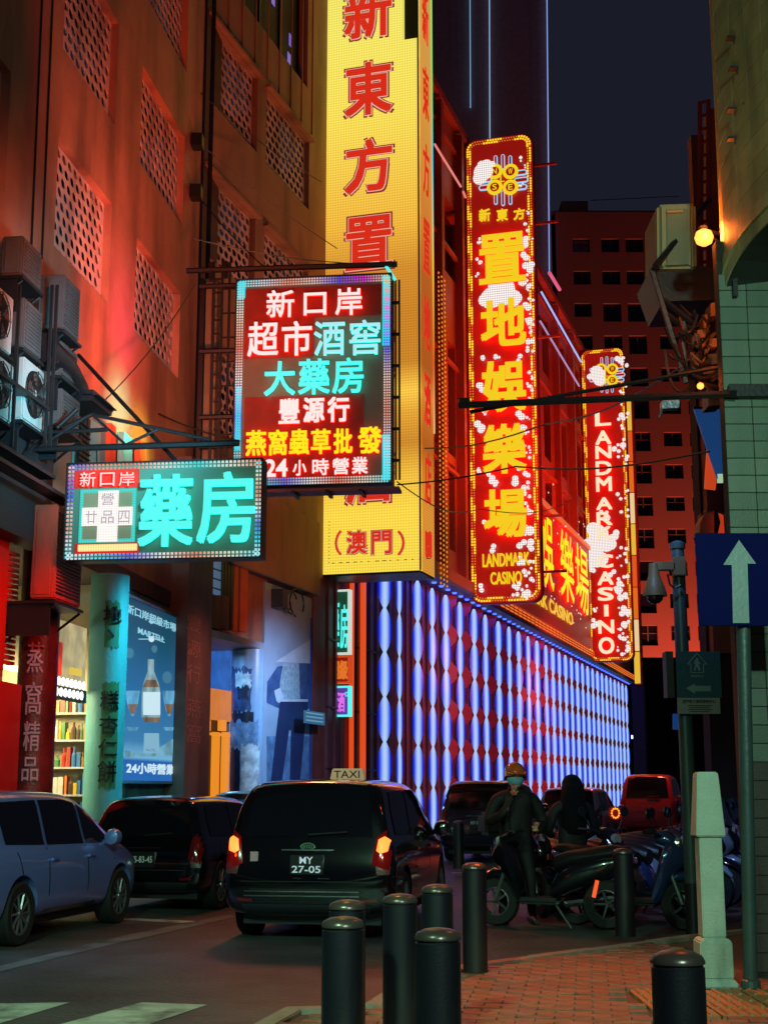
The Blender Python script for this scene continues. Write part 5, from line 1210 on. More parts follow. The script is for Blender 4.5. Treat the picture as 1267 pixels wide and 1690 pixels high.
# orange lamps
def wall_lamp(label, px, py, Y, r, pw_):
    t = empty('wall_lamp', aty(px, py, Y), 0, label, 'lamp', 'orange lamps by the tiled pier')
    m = MB(); m.lathe([(r * .3, r * .9), (r * .8, r * .6), (r, 0), (r * .8, -r * .6), (r * .3, -r * .9)], n=16); m.build('glass', em('lamp glow', (255, 150, 60), 3.0), t, smooth=True)
    m = MB(); m.bar((0, .02, r * .8), (.0, .02, r * 1.3), r * .5, 8); m.bar((0, .05, r * 1.2), (.35, .25, r * 1.0), .02, 6); m.bar((r * .9, .02, .02), (.3, .2, -.1), .012, 5); m.build('arm', dark_metal, t)
    lamp('POINT', (0, -.12, 0), pw_, (255, 110, 34), t, size=r)
    return t
wall_lamp('bright orange wall lamp glowing beside the green cabinet', 1161, 392, 12.0, .085, 70)
wall_lamp('small orange lamp glowing low in the cable tangle above the long beam', 1155, 637, 12.3, .032, 10)
# long black beam and second thin bar
bmn = empty('sign_beam', aty(757, 668, 12.2), 0, 'long thin black bar reaching left from the tiled pier across both casino signs', 'beam')
rbar(bmn, 'bar', (757, 669, 12.2), (1215, 650, 11.5), dark_metal, .032); rbar(bmn, 'bar', (757, 665, 12.2), (775, 664, 12.2), dark_metal, .045)
rbar(bmn, 'thin_bar', (775, 680, 12.3), (1190, 606, 11.9), dark_metal, .018)
quad(bmn, 'lamp_bracket', [(1092, 661, 11.6), (1120, 660, 11.6), (1120, 673, 11.6), (1092, 674, 11.6)], pm('bracket grey', (110, 112, 125), .3, metal=.5), .1)
rbar(bmn, 'hook', (1092, 674, 11.6), (1087, 690, 11.6), black, .012)
# ================================================================ posts and signs on the right
def gxy(px, py, z=PZ): return ground(px, py, z)
x_, y_ = gxy(1238, 1630); asn = empty('direction_sign', (x_, y_, PZ), 0, 'blue square traffic sign with a white upward arrow on a leaning grey pole', 'sign')
pole_m = pm('pole grey green', (70, 92, 90), .4, metal=.3, dirt=((40, 50, 48), 3, .4))
zt_ = aty(1225, 1040, y_)[2] - PZ; xt_ = aty(1226, 1040, y_)[0] - x_
m = MB(); m.bar((0, 0, 0), (xt_, .0, zt_), .052, 20); m.build('pole', pole_m, asn, smooth=True)
m = MB(); m.lathe([(.075, 0), (.07, .05), (.054, .06)], n=16); m.build('foot_collar', pole_m, asn)
a = aty(1142, 883, y_); b = aty(1300, 1035, y_); bl_ = pm('traffic blue', (12, 20, 80), .85, var=.08, bump=.02, spec=.08)
X0, X1, Z0, Z1 = a[0] - x_, b[0] - x_, b[2] - PZ, a[2] - PZ
m = MB(); m.box(X0, X1, -.09, -.07, Z0, Z1); m.build('sign_plate', bl_, asn, bevel=.006)
m = MB(); m.box(X0, X1, -.07, -.05, Z0 + .1, Z0 + .16); m.box(X0, X1, -.07, -.05, Z1 - .16, Z1 - .1); m.bar((xt_, 0, zt_ - .05), (xt_, 0, Z1 - .05), .052, 12); m.build('back_rails', steel, asn)
m = MB(); pa = [aty(x, y, y_ - .1) for x, y in ((1219, 891), (1247, 930), (1233, 930), (1236, 1028), (1209, 1028), (1207, 932), (1193, 932))]
m.prism([(p[0] - x_, p[2] - PZ) for p in pa], -.094, -.091); m.build('arrow', pm('reflective grey', (135, 160, 160), .4, var=.1), asn)
# shelter sign + camera pole
x_, y_ = gxy(1146, 1546, 0); cp = empty('camera_pole', (x_, y_, 0), 0, 'grey-green pole with a dome camera and the small shelter sign, behind the white post', 'pole')
zt_ = aty(1133, 903, y_)[2]; m = MB(); m.bar((0, 0, .0), (-.02, 0, zt_), .085, 20, .07); m.build('pole', pole_m, cp, smooth=True)
m = MB(); m.bar((0, 0, 0), (0, 0, .55), .09, 20, .088); m.build('painted_foot', black, cp)
m = MB(); m.lathe([(.085, zt_ - .02), (.09, zt_ + .04), (.03, zt_ + .07)], (-.02, 0, 0), 14); m.build('pole_cap', pole_m, cp)
dom = empty('dome_camera', (x_, y_, 0), 0, 'beige dome security camera hanging from an arm on the grey pole', 'camera'); beige = pm('camera beige', (104, 88, 60), .45, var=.1)
def DP(px, py): p = aty(px, py, y_ - .1); return (p[0] - x_, p[2])
a, za_ = DP(1073, 928); b, zb_ = DP(1118, 942); m = MB(); m.box(a + .02, b, -.14, -.06, zb_, za_); m.box(b - .05, b + .08, -.15, .0, zb_ - .06, za_ + .06); m.build('arm', beige, dom, bevel=.01)
cx_, _ = DP(1079, 960); P_ = [(DP(1079 + w_, py)[0] - cx_, DP(1079, py)[1]) for w_, py in ((7, 930), (9, 950), (14, 962), (20, 978), (21, 984), (3, 985))]
m = MB(); m.lathe(P_, (cx_, -.1, 0), 20); m.build('housing', beige, dom, smooth=True)
P_ = [(DP(1079 + w_, py)[0] - cx_, DP(1079, py)[1]) for w_, py in ((15, 984), (14, 990), (9, 995), (1, 997))]
m = MB(); m.lathe(P_, (cx_, -.1, 0), 16); m.build('dome_glass', glass_d, dom, smooth=True)
m = MB(); q = [DP(1100, 948), DP(1104, 965), DP(1112, 972), DP(1122, 966)]; m.tube([(u, -.12, v) for u, v in q], .012, 5); m.build('cable', black, dom)
sg = empty('shelter_sign', (x_, y_ - .12, 0), 0, 'small dark teal shelter sign with a house emblem and a left arrow', 'sign')
def SP(px, py): p = aty(px, py, y_ - .14); return (p[0] - x_, p[2])
def sbox(name, x0, y0, x1, y1, mt, yo=0, t=.02):
    a, z1 = SP(x0, y0); b, _ = SP(x1, y0); _, z0 = SP(x0, y1); m = MB(); m.box(a, b, -yo - t, -yo, z0, z1); return m.build(name, mt, sg)
sbox('plate', 1114, 1075, 1187, 1151, pm('shelter teal', (36, 84, 104), .4, var=.08))
sbox('label_plate', 1117, 1151.5, 1187, 1178, pm('label grey', (140, 150, 150), .5))
rf = pm('reflective pale', (120, 160, 165), .4)
def spoly(name, pts, mt=rf, yo=.022): m = MB(); m.prism([SP(*p) for p in pts], -yo - .004, -yo); return m.build(name, mt, sg)
spoly('arrow', [(1131, 1136), (1146, 1128), (1146, 1132), (1172, 1132), (1172, 1141), (1146, 1141), (1146, 1145)])
H_ = [(1134, 1096), (1149, 1078), (1165, 1096), (1160, 1096), (1160, 1110), (1139, 1110), (1139, 1096)]
for p, q in zip(H_, H_[1:] + H_[:1]):
    a = SP(*p); b = SP(*q); m = MB(); m.bar((a[0], -.026, a[1]), (b[0], -.026, b[1]), .006, 4); m.build('emblem_line', rf, sg)
spoly('walking_figure', [(1148, 1086), (1151, 1086), (1152, 1092), (1156, 1096), (1152, 1096), (1155, 1107), (1152, 1107), (1149, 1099), (1146, 1107), (1144, 1107), (1147, 1096), (1144, 1095)])
def stext(s, x0, y0, x1, y1, mt, yo=.021): a, z1 = SP(x0, y0); b, _ = SP(x1, y0); _, z0 = SP(x0, y1); glyph(sg, s, a, b, z0, z1, -yo, mt, depth=.003, name='lettering')
stext('避險中心', 1139, 1113, 1160, 1118, rf)
stext('澳門勞工事務發展中心', 1125, 1155, 1180, 1161, black)
for k in range(4): sbox('text_line', 1134 + k % 2 * 3, 1164 + k * 3.3, 1174 - k % 2 * 4, 1165.4 + k * 3.3, black, .021, .002)
sbox('side_box', 1100, 1074, 1112, 1150, pm('box green black', (40, 50, 50), .5), -.25, .2)
sb2 = empty('parking_sign', aty(1110, 1204, 26), 0, 'tiny blue sign just left of the camera pole, far down the street', 'sign')
quad(sb2, 'plate', [(1110, 1178, 26), (1131, 1178, 26), (1131, 1204, 26), (1110, 1204, 26)], with_glow(pm('parking blue', (40, 86, 160), .4), (30, 80, 160), .4), .04)
quad(sb2, 'arm', [(1120, 1170, 26.1), (1180, 1172, 26.1), (1180, 1175, 26.1), (1120, 1176, 26.1)], dark_metal, .05)
# white-green boundary post
x_, y_ = gxy(1178, 1626); ob = empty('marker_post', (x_, y_, PZ), R(0), 'pale mint stone marker post with a tapered capped head standing on the pavement', 'marker post')
mint = pm('mint paint', (176, 198, 180), .65, var=.12, sc_=4, bump=.35, dirt=((104, 118, 100), 4, .7))
zz = lambda py: aty(1178, py, y_)[2] - PZ
sc1 = y_ / (F * 1.0) * 1.0
hw = lambda w_, py: (aty(1178 + w_, py, y_)[0] - aty(1178, py, y_)[0])
def sect(name, prof, dx=0):
    m = MB(); vs = []
    for w_, py in prof: h_ = hw(w_, py); z = zz(py); vs += [(-h_ + dx, -h_, z), (h_ + dx, -h_, z), (h_ + dx, h_, z), (-h_ + dx, h_, z)]
    n = len(prof); m.add(vs, [tuple((4 * i + k, 4 * i + (k + 1) % 4, 4 * i + 4 + (k + 1) % 4, 4 * i + 4 + k)) for i in range(n - 1) for k in range(4)] + [(3, 2, 1, 0), tuple(range(4 * n - 4, 4 * n))]); return m.build(name, mint, ob, bevel=.008)
sect('foot', [(33, 1627), (31, 1617), (27, 1613)]); sect('base_block', [(27, 1613), (26.5, 1552), (20, 1546)]); sect('shaft', [(19, 1546), (18.5, 1380)])
sect('head', [(24, 1380), (17.5, 1280), (16, 1274)])
# bollards
bol_m = pm('bollard paint', (13, 15, 25), .5, var=.15, sc_=6, bump=.08, coat=.2, dirt=((70, 62, 54), 5, .35))
def bollard(label, px, pyt, w_, top=.83, first=[None]):
    tz = PZ + top; d = ray(px, pyt + 10); t = (tz - CZ) / d[2]; x, y = d[0] * t, d[1] * t
    if first[0] is None:
        t_ = empty('bollard', (x, y, PZ), 0); m = MB(); m.lathe([(.105, 0), (.105, .012), (.098, .013), (.098, top - .055), (.092, top - .05), (.092, top - .04)], n=28); m.build('post', bol_m, t_, smooth=True)
        m = MB(); m.lathe([(.1, top - .04), (.1, top - .03), (.09, top - .012), (.06, top + .002), (.02, top + .008)], n=28); m.build('cap', pm('cap metal', (96, 84, 78), .3, metal=.6, bump=.05), t_, smooth=True)
        first[0] = t_
    else: t_ = copy_tree(first[0]); t_.location = (x, y, PZ)
    tag(t_, label, 'bollard', 'dark bollards along the kerb'); return t_
for l_, px, py in (('dark bollard nearest the taxi, left front of the kerb group', 566, 1505), ('dark bollard half hidden behind the leftmost one, under the taxi bumper', 573, 1477), ('slim dark bollard standing on the kerb corner, middle of the near group', 660, 1467), ('large dark bollard in the foreground, right of the kerb corner', 722, 1524), ('dark bollard behind the large one, against the taxi side', 721, 1451), ('dark bollard by the rider, left of the parked motorcycles', 782, 1415), ('dark bollard with orange lit cap at the lower right beside the mint post', 1117, 1561), ('dark bollard almost lost in front of the parked scooters', 1027, 1391), ('distant bollard in front of the dark blue off-roader', 756, 1345)):
    bollard(l_, px, py, 0)
# ================================================================ vehicles
def profile_mesh(stations, W, name):
    """loft of cross-sections along y (rear to front)"""
    vs = []; fs = []; N = None
    for (y, zb, zm, zbelt, zr, hwf, rwf) in stations:
        hw_ = W / 2 * hwf; rw = W / 2 * rwf
        half = [(0, zb), (hw_ * .8, zb), (hw_ * .97, zb + (zm - zb) * .25), (hw_, zm), (hw_ * .975, zbelt - .04), (max(rw, hw_ * .90), zbelt + .02 if zr > zbelt + .1 else zbelt), (rw * 1.02, zr - max(.03, (zr - zbelt) * .16)), (rw * .86, zr - .015), (rw * .4, zr), (0, zr + .004)]
        ring = [(x, y, z) for x, z in half] + [(-x, y, z) for x, z in half[-2:0:-1]]
        N = len(ring); vs += ring
    n = len(stations)
    for i in range(n - 1):
        for k in range(N): a = i * N + k; b = i * N + (k + 1) % N; fs.append((a, b, b + N, a + N))
    fs += [tuple(range(N))[::-1], tuple(range((n - 1) * N, n * N))]
    me = bpy.data.meshes.new(name); me.from_pydata(vs, [], fs)
    bm = bmesh.new(); bm.from_mesh(me); bmesh.ops.recalc_face_normals(bm, faces=bm.faces); bm.to_mesh(me); bm.free(); return me
PROF = {
 'mpv': [(-.5, .38, .52, .62, .64, .86, .82), (-.494, .30, .52, .72, .80, .95, .86), (-.478, .26, .52, .93, 1.02, .985, .84), (-.46, .24, .54, .95, 1.30, 1.0, .80), (-.435, .22, .55, .96, .965, 1.0, .745), (-.40, .21, .55, .96, .992, 1.0, .745), (-.25, .2, .55, .955, 1.0, 1.0, .76), (0, .2, .55, .945, .995, 1.0, .76), (.12, .2, .55, .93, .955, 1.0, .74), (.24, .2, .55, .915, .80, 1.0, .73), (.335, .2, .55, .90, .615, .995, .80), (.42, .21, .52, .84, .55, .96, .80), (.475, .24, .48, .74, .48, .88, .74), (.5, .32, .45, .60, .40, .72, .66)],
}
def car(label, cat, loc, heading, L, W, H, paint, kind='hatch', group=None, plate=None, plate2=None, dark_lights=False, name='parked_car', taxi=False, braking=False, rim_m=None):
    root = empty(name, (loc[0], loc[1], 0), -R(heading), label, cat, group)
    st = []
    for (t, zb, zm, zbelt, zr, a, b) in PROF['mpv']:
        # roof entries below 1.0 before the bonnet are fractions of H, the rest metres
        z = zr * H if (t > -.44 and t < .3) or zr in (.992, .995) else zr * (H / 1.55)
        if t >= .3: z = zr * 1.66 * (H / 1.6)
        zbelt_ = zbelt * (H / 1.58)
        if z < zbelt_ + .02: zbelt_ = z - .02
        if kind == 'suv': b = min(.88, b * 1.08)
        if kind == 'coupe' and t > -.44: b = b * .96
        st.append((t * L, zb, zm * (H / 1.58), zbelt_, z, a, b))
    me = profile_mesh(st, W, 'body'); bo = link('body', me, root)
    sub = bo.modifiers.new('s', 'SUBSURF'); sub.levels = 2; sub.render_levels = 2
    wy = (-.5 * L + .19 * L, .5 * L - .195 * L); wr = .31 if H < 1.58 else .335
    cut = []
    mc = MB()
    for y in wy:
        for s in (-1, 1): mc.lathe([(wr + .055, s * (W / 2 - .27)), (wr + .055, s * (W / 2 + .2))], (0, y, wr + .01), 28, 'X')
    co = mc.build('cutter', None, root); bo_m = bo.modifiers.new('b', 'BOOLEAN'); bo_m.object = co; bo_m.operation = 'DIFFERENCE'; bo_m.solver = 'EXACT'
    bpy.context.view_layer.update(); dg = bpy.context.evaluated_depsgraph_get()
    me2 = bpy.data.meshes.new_from_object(bo.evaluated_get(dg)); bo.modifiers.clear(); bo.data = me2; me2.name = 'body'
    me2.materials.clear(); me2.materials.append(paint)
    for p in me2.polygons: p.use_smooth = True; p.material_index = 0
    me2.set_sharp_from_angle(angle=R(35))
    bpy.data.objects.remove(co)
    bvh = BVHTree.FromPolygons([v.co[:] for v in me2.vertices], [list(p.vertices) for p in me2.polygons])
    def patch(nm, pts, axis, mt, off=.006, par=root, n=10, side=1, bul=0):
        """a panel that follows the body: outline in the (u,v) plane, dropped on to the skin"""
        b = bmesh.new(); vv = [b.verts.new((p[0], 0, p[1])) for p in pts]; b.faces.new(vv); b.normal_update()
        us = [p[0] for p in pts]; ws = [p[1] for p in pts]
        for i in range(1, n):
            for ax, lo, hi in ((0, min(us), max(us)), (2, min(ws), max(ws))):
                c = [0, 0, 0]; c[ax] = lo + (hi - lo) * i / n; nn = [0, 0, 0]; nn[ax] = 1
                bmesh.ops.bisect_plane(b, geom=b.verts[:] + b.edges[:] + b.faces[:], plane_co=c, plane_no=nn, dist=1e-5)
        bad = []
        for v in b.verts:
            u, q = v.co.x, v.co.z
            if axis == 'R': o_, d_ = Vector((u, -6, q)), Vector((0, 1, 0))
            elif axis == 'F': o_, d_ = Vector((u, 6, q)), Vector((0, -1, 0))
            else: o_, d_ = Vector((side * 4, u, q)), Vector((-side, 0, 0))
            h, nr, _, _ = bvh.ray_cast(o_, d_)
            if h is None: bad.append(v); continue
            if nr.dot(d_) > 0: nr = -nr
            cu = 0
            if bul: cu = bul * max(0, 1 - ((u - (min(us) + max(us)) / 2) / ((max(us) - min(us)) / 2)) ** 2) * max(0, 1 - ((q - (min(ws) + max(ws)) / 2) / ((max(ws) - min(ws)) / 2)) ** 2)
            v.co = h + nr * off - d_ * cu
        if bad: bmesh.ops.delete(b, geom=bad, context='VERTS')
        m_ = bpy.data.meshes.new(nm); b.to_mesh(m_); b.free(); m_.materials.append(mt)
        for p in m_.polygons: p.use_smooth = True
        return link(nm, m_, par)
    rw = W / 2; hb = .96 * H / 1.58
    # glass
    rg = [(-rw * .74, hb + .05), (rw * .74, hb + .05), (rw * .66, H * .93), (rw * .3, H * .955), (-rw * .3, H * .955), (-rw * .66, H * .93)]
    patch('rear_window', rg, 'R', glass_d, .008)
    ws_ = [(-rw * .72, hb + .02), (rw * .72, hb + .02), (rw * .62, H * .93), (-rw * .62, H * .93)]
    patch('windscreen', ws_, 'F', glass_d, .008)
    for s in (-1, 1):
        y0, y1 = -.40 * L, .27 * L
        pts1 = [(y0 + .02 * L, hb + .06), (-.17 * L, hb + .03), (-.17 * L, H * .925), (-.36 * L, H * .915), (y0 + .015 * L, H * .80)]
        pts2 = [(-.155 * L, hb + .03), (.07 * L, hb + .01), (.07 * L, H * .90), (.0, H * .925), (-.155 * L, H * .925)]
        pts3 = [(.085 * L, hb + .01), (y1 - .0, hb - .0), (.16 * L, H * .83), (.085 * L, H * .895)]
        for p_ in (pts1, pts2, pts3): patch('side_window', p_, 'S', glass_d, .007, side=s, n=8)
        patch('door_seam', [(-.163 * L, .3), (-.158 * L, .3), (-.158 * L, hb), (-.163 * L, hb)], 'S', black, .003, side=s, n=4)
        patch('door_seam', [(.076 * L, .3), (.081 * L, .3), (.081 * L, hb), (.076 * L, hb)], 'S', black, .003, side=s, n=4)
        patch('door_seam', [(-.33 * L, hb - .02), (-.325 * L, hb - .02), (-.30 * L, .62), (-.305 * L, .62)], 'S', black, .003, side=s, n=4)
        patch('door_seam', [(.262 * L, .32), (.267 * L, .32), (.262 * L, hb - .05), (.257 * L, hb - .05)], 'S', black, .003, side=s, n=4)
        for yh in (-.13 * L, .1 * L):
            h, nr, _, _ = bvh.ray_cast(Vector((s * 4, yh, hb - .12)), Vector((-s, 0, 0)))
            if h: m = MB(); m.box(h.x - .0 * s, h.x + .035 * s, yh - .09, yh + .07, hb - .135, hb - .105); m.build('door_handle', paint, root, bevel=.008)
        patch('sill_trim', [(-.27 * L, .27), (.25 * L, .27), (.25 * L, .31), (-.27 * L, .31)], 'S', chrome if kind == 'hatch' else black, .006, side=s, n=5)
        # mirror
        h, nr, _, _ = bvh.ray_cast(Vector((s * 4, .2 * L, hb - .02)), Vector((-s, 0, 0)))
        if h is not None:
            m = MB(); m.lathe([(.02, -.09), (.08, -.07), (.10, 0), (.085, .06), (.02, .08)], (h.x + s * .13, .2 * L, hb + .06), 12, 'Y'); m.bar((h.x, .2 * L + .04, hb), (h.x + s * .1, .2 * L + .02, hb + .04), .03, 6); m.build('wing_mirror', paint, root, smooth=True)
        # lights
        lt = em('tail lit', (255, 60, 20), 2.2) if braking else pm('tail red', (130, 14, 12), .15, bump=0, coat=1)
        patch('tail_light', [(s * rw * .74, hb - .22), (s * rw * .93, hb - .28), (s * rw * .955, hb + .05), (s * rw * .88, hb + .12), (s * rw * .78, hb + .04)], 'R', pm('tail lens', (110, 16, 14), .12, bump=0, coat=1), .012, n=6, bul=.02)
        if braking:
            patch('brake_lamp', [(s * rw * .79, hb - .09), (s * rw * .84, hb - .12), (s * rw * .90, hb - .09), (s * rw * .91, hb + .01), (s * rw * .87, hb + .05), (s * rw * .81, hb + .02)], 'R', em('brake lamp', (255, 105, 40), 4), .03, n=5, bul=.02)
        patch('reverse_lens', [(s * rw * .80, hb - .32), (s * rw * .93, hb - .32), (s * rw * .94, hb - .24), (s * rw * .78, hb - .22)], 'R', pm('ribbed lens', (70, 50, 52), .4, bump=.3), .014, n=4)
        patch('head_light', [(s * rw * .55, .56), (s * rw * .88, .60), (s * rw * .9, .76), (s * rw * .6, .70)], 'F', pm('clear lens', (170, 150, 150), .1, bump=0, coat=1), .01, n=5)
        patch('bumper_reflector', [(s * rw * .62, .40), (s * rw * .80, .41), (s * rw * .80, .44), (s * rw * .62, .43)], 'R', pm('tail lens', (110, 16, 14), .12, bump=0), .01, n=3)
    patch('bumper_line', [(-rw * .92, .52), (rw * .92, .52), (rw * .92, .53), (-rw * .92, .53)], 'R', black, .003, n=6)
    patch('hatch_seam', [(-rw * .76, .60), (rw * .76, .60), (rw * .76, .607), (-rw * .76, .607)], 'R', black, .003, n=6)
    patch('chrome_strip', [(-rw * .3, hb - .09), (rw * .3, hb - .09), (rw * .3, hb - .075), (-rw * .3, hb - .075)], 'R', chrome, .010, n=4)
    patch('lower_valance', [(-rw * .7, .28), (rw * .7, .28), (rw * .75, .38), (-rw * .75, .38)], 'R', black, .008, n=6)
    if plate:
        pz = hb - .22; pp = .004
        h, nr, _, _ = bvh.ray_cast(Vector((0, -6, pz)), Vector((0, 1, 0)))
        m = MB(); m.box(-.17, .17, h.y - .03, h.y + .02, pz - .10, pz + .09); pl = m.build('number_plate', pm('plate black', (14, 16, 20), .4, bump=0), root)
        pf_ = pm('plate figures', (205, 215, 225), .5, bump=0) if not taxi else with_glow(pm('plate figures lit', (205, 215, 225), .5, bump=0), (170, 190, 205), .5)
        if plate2: glyph(pl, plate, -.07, .07, pz + .005, pz + .075, h.y - .031, pf_, depth=.003, name='figures'); glyph(pl, plate2, -.15, .15, pz - .085, pz - .015, h.y - .031, pf_, depth=.003, name='figures')
        else: glyph(pl, plate, -.15, .15, pz - .04, pz + .04, h.y - .031, pf_, depth=.003, name='figures')
    # wiper
    h, nr, _, _ = bvh.ray_cast(Vector((.0, -6, hb + .09)), Vector((0, 1, 0)))
    if h is not None: m = MB(); m.bar((.0, h.y - .03, hb + .07), (rw * .45, h.y - .03, hb + .1), .012, 5); m.build('wiper', black, root)
    # wheels
    tyre = pm('tyre', (24, 24, 26), .75, sc_=20, bump=.3); rim = rim_m or pm('alloy', (150, 152, 158), .3, metal=.8, bump=0)
    for y in wy:
        for s in (-1, 1):
            wx = s * (W / 2 - .115); m = MB(); m.lathe([(wr - .1, -.1), (wr - .02, -.105), (wr, -.08), (wr, .08), (wr - .02, .105), (wr - .1, .1)], (wx, y, wr), 28, 'X', ring=True); t = m.build('wheel', tyre, root, smooth=True)
            m = MB(); m.lathe([(wr - .1, s * .07), (wr - .12, s * .085), (wr - .13, s * .05), (.03, s * .045)], (wx, y, wr), 24, 'X'); m.build('rim', rim if False else dark_metal, t)
            m = MB()
            for k in range(10):
                a = k * 2 * math.pi / 10; m.bar((wx + s * .085, y + .04 * math.cos(a), wr + .04 * math.sin(a)), (wx + s * .09, y + (wr - .11) * math.cos(a), wr + (wr - .11) * math.sin(a)), .015, 5, .012)
            m.lathe([(wr - .10, s * .082), (wr - .10, s * .095), (wr - .125, s * .095), (wr - .125, s * .082)], (wx, y, wr), 24, 'X', ring=True); m.lathe([(.05, s * .08), (.045, s * .105)], (wx, y, wr), 12, 'X'); m.build('spokes', rim, t)
    m = MB(); m.box(-W * .4, W * .4, -.44 * L, .44 * L, .16, .3); m.build('underbody', black, root)
    return root, bvh, patch, hb, rw
def cpaint(name, c, rough=.22, metal=.0): return pm(name, c, rough, metal=metal, var=.12, sc_=.5, bump=.02, coat=1.0)
blackp = cpaint('black paint', (9, 10, 15), .12); greyp = cpaint('silver blue paint', (118, 142, 222), .3, .3); darkp = cpaint('dark paint', (10, 9, 14), .12)
whitep = cpaint('white paint car', (150, 168, 178), .3); navyp = cpaint('navy paint', (16, 22, 46), .2); redpnt = cpaint('red van paint', (120, 44, 38), .3); orangep = cpaint('orange paint', (150, 80, 60), .3)
# taxi
tx = aty(536, 1400, 14.4 + 2.2)
TXY = (-.62 + .30, 15.0 + 2.28)
r_, bvh, patch, hb, rw = car('black taxi with lit tail lamps and roof sign in the middle of the road', 'taxi', (-.40, 17.1), 10, 4.5, 1.82, 1.64, blackp, kind='suv', plate='MY', plate2='27-05', taxi=True, name='taxi', braking=True)
h, nr, _, _ = bvh.ray_cast(Vector((.22, .2, 5)), Vector((0, 0, -1)))
m = MB(); m.prism([(.0, 1.63), (.40, 1.63), (.38, 1.76), (.03, 1.76)], -.7, -.55); o = m.build('roof_sign', with_glow(pm('taxi sign', (190, 160, 130), .5, bump=0), (170, 130, 100), .45), r_, bevel=.01); o.location = (-.12, .1, 0)
glyph(o, 'TAXI', .05, .35, 1.655, 1.735, -.701, pm('taxi black', (30, 16, 14), .5), depth=.004, off=.02, name='lettering')
m = MB(); rg_ = [(.062 * math.cos(t), hb - .045 + .038 * math.sin(t)) for t in [k * math.pi / 10 for k in range(20)]]
h, nr, _, _ = bvh.ray_cast(Vector((0, -6, hb - .045)), Vector((0, 1, 0)))
m.prism([(x * 1.25, z) for x, z in rg_], h.y - .016, h.y); em_ = m.build('maker_badge', pm('badge green', (120, 170, 140), .3, metal=.6), r_)
m = MB(); m.prism([(x * 1.05, (z - hb + .045) * .78 + hb - .045) for x, z in rg_], h.y - .018, h.y - .0165); m.build('badge_field', black, em_)
glyph(em_, 'BYD', -.05, .05, hb - .062, hb - .028, h.y - .019, pm('badge green', (120, 170, 140), .3), depth=.003, name='lettering')
h, nr, _, _ = bvh.ray_cast(Vector((-rw * .62, -6, hb - .16)), Vector((0, 1, 0)))
m = MB(); m.box(-rw * .66, -rw * .57, h.y - .008, h.y + .01, hb - .2, hb - .1); m.build('sticker', pm('sticker', (150, 155, 170), .6), r_)
for z_ in (.50, .455): patch('bumper_trim', [(-rw * .72, z_), (rw * .6, z_), (rw * .6, z_ + .012), (-rw * .72, z_ + .012)], 'R', chrome, .012, n=5)
patch('chrome_letters', [(-.14, .63), (-.05, .63), (-.05, .642), (-.14, .642)], 'R', chrome, .01, n=2); patch('chrome_letters', [(.12, .63), (.24, .63), (.24, .642), (.12, .642)], 'R', chrome, .01, n=2)
lamp('POINT', (rw * .9, -2.45, hb - .05), 1.5, (255, 70, 20), r_, .03); lamp('POINT', (-rw * .9, -2.45, hb - .05), 1.5, (255, 70, 20), r_, .03)
# silver-blue hatchback at the left edge
car('silver-blue hatchback seen from its rear right side at the left edge of the photo', 'car', (-4.15, 16.0), 12.8, 4.0, 1.7, 1.53, greyp, kind='hatch')
car('dark hatchback parked between the silver-blue car and the taxi', 'car', (-2.62, 20.3), 13, 3.9, 1.66, 1.44, darkp, plate='MS-83-45')
car('pale car mostly hidden between the dark hatchback and the taxi', 'car', (-1.95, 27.0), 14, 4.2, 1.74, 1.50, whitep)
r_, bvh, patch, hb, rw = car('dark blue off-roader with a rear plate, parked beyond the taxi', 'car', (2.55, 32.5), 16, 4.2, 1.75, 1.70, navyp, kind='suv', plate='MP-93-67')
for (p, lb, c_, k_, hd, hh) in (((5.1, 37.5), 'white car behind the rider in the orange helmet', whitep, 'hatch', 17, 1.55), ((8.6, 46.0), 'red-lit boxy van down the street beyond the two riders', redpnt, 'suv', 17, 1.95), ((9.3, 38.8), 'orange-lit car with a ringed red tail lamp, right of the van', orangep, 'hatch', 17, 1.6), ((12.4, 52), 'far red-lit car at the end of the parked row', redpnt, 'hatch', 17, 1.5), ((6.9, 52), 'small dark far car between the white car and the van', navyp, 'hatch', 17, 1.5)):
    car(lb, 'car', p, hd, 4.0, 1.75, hh, c_, kind=k_)
ri = empty('tail_ring', aty(1015, 1342, 34.5), 0, 'glowing orange-red ring lamp on the road behind the parked scooters', 'lamp')
m = MB()
for k in range(12): a = k * math.pi / 6; m.lathe([(.022, 0), (.014, -.015)], (.09 * math.cos(a), 0, .11 * math.sin(a)), 6, 'Y')
m.build('led_dots', em('ring led', (255, 130, 40), 3), ri, kind='stuff'); m = MB(); m.lathe([(.16, .01), (.16, .04)], (0, 0, 0), 20, 'Y'); m.build('lens', em('ring lens', (150, 24, 12), .5), ri)
m = MB(); m.bar((0, .05, -.2), (0, .05, -aty(1015, 1342, 34.5)[2]), .03, 6); m.build('stem', dark_metal, ri)
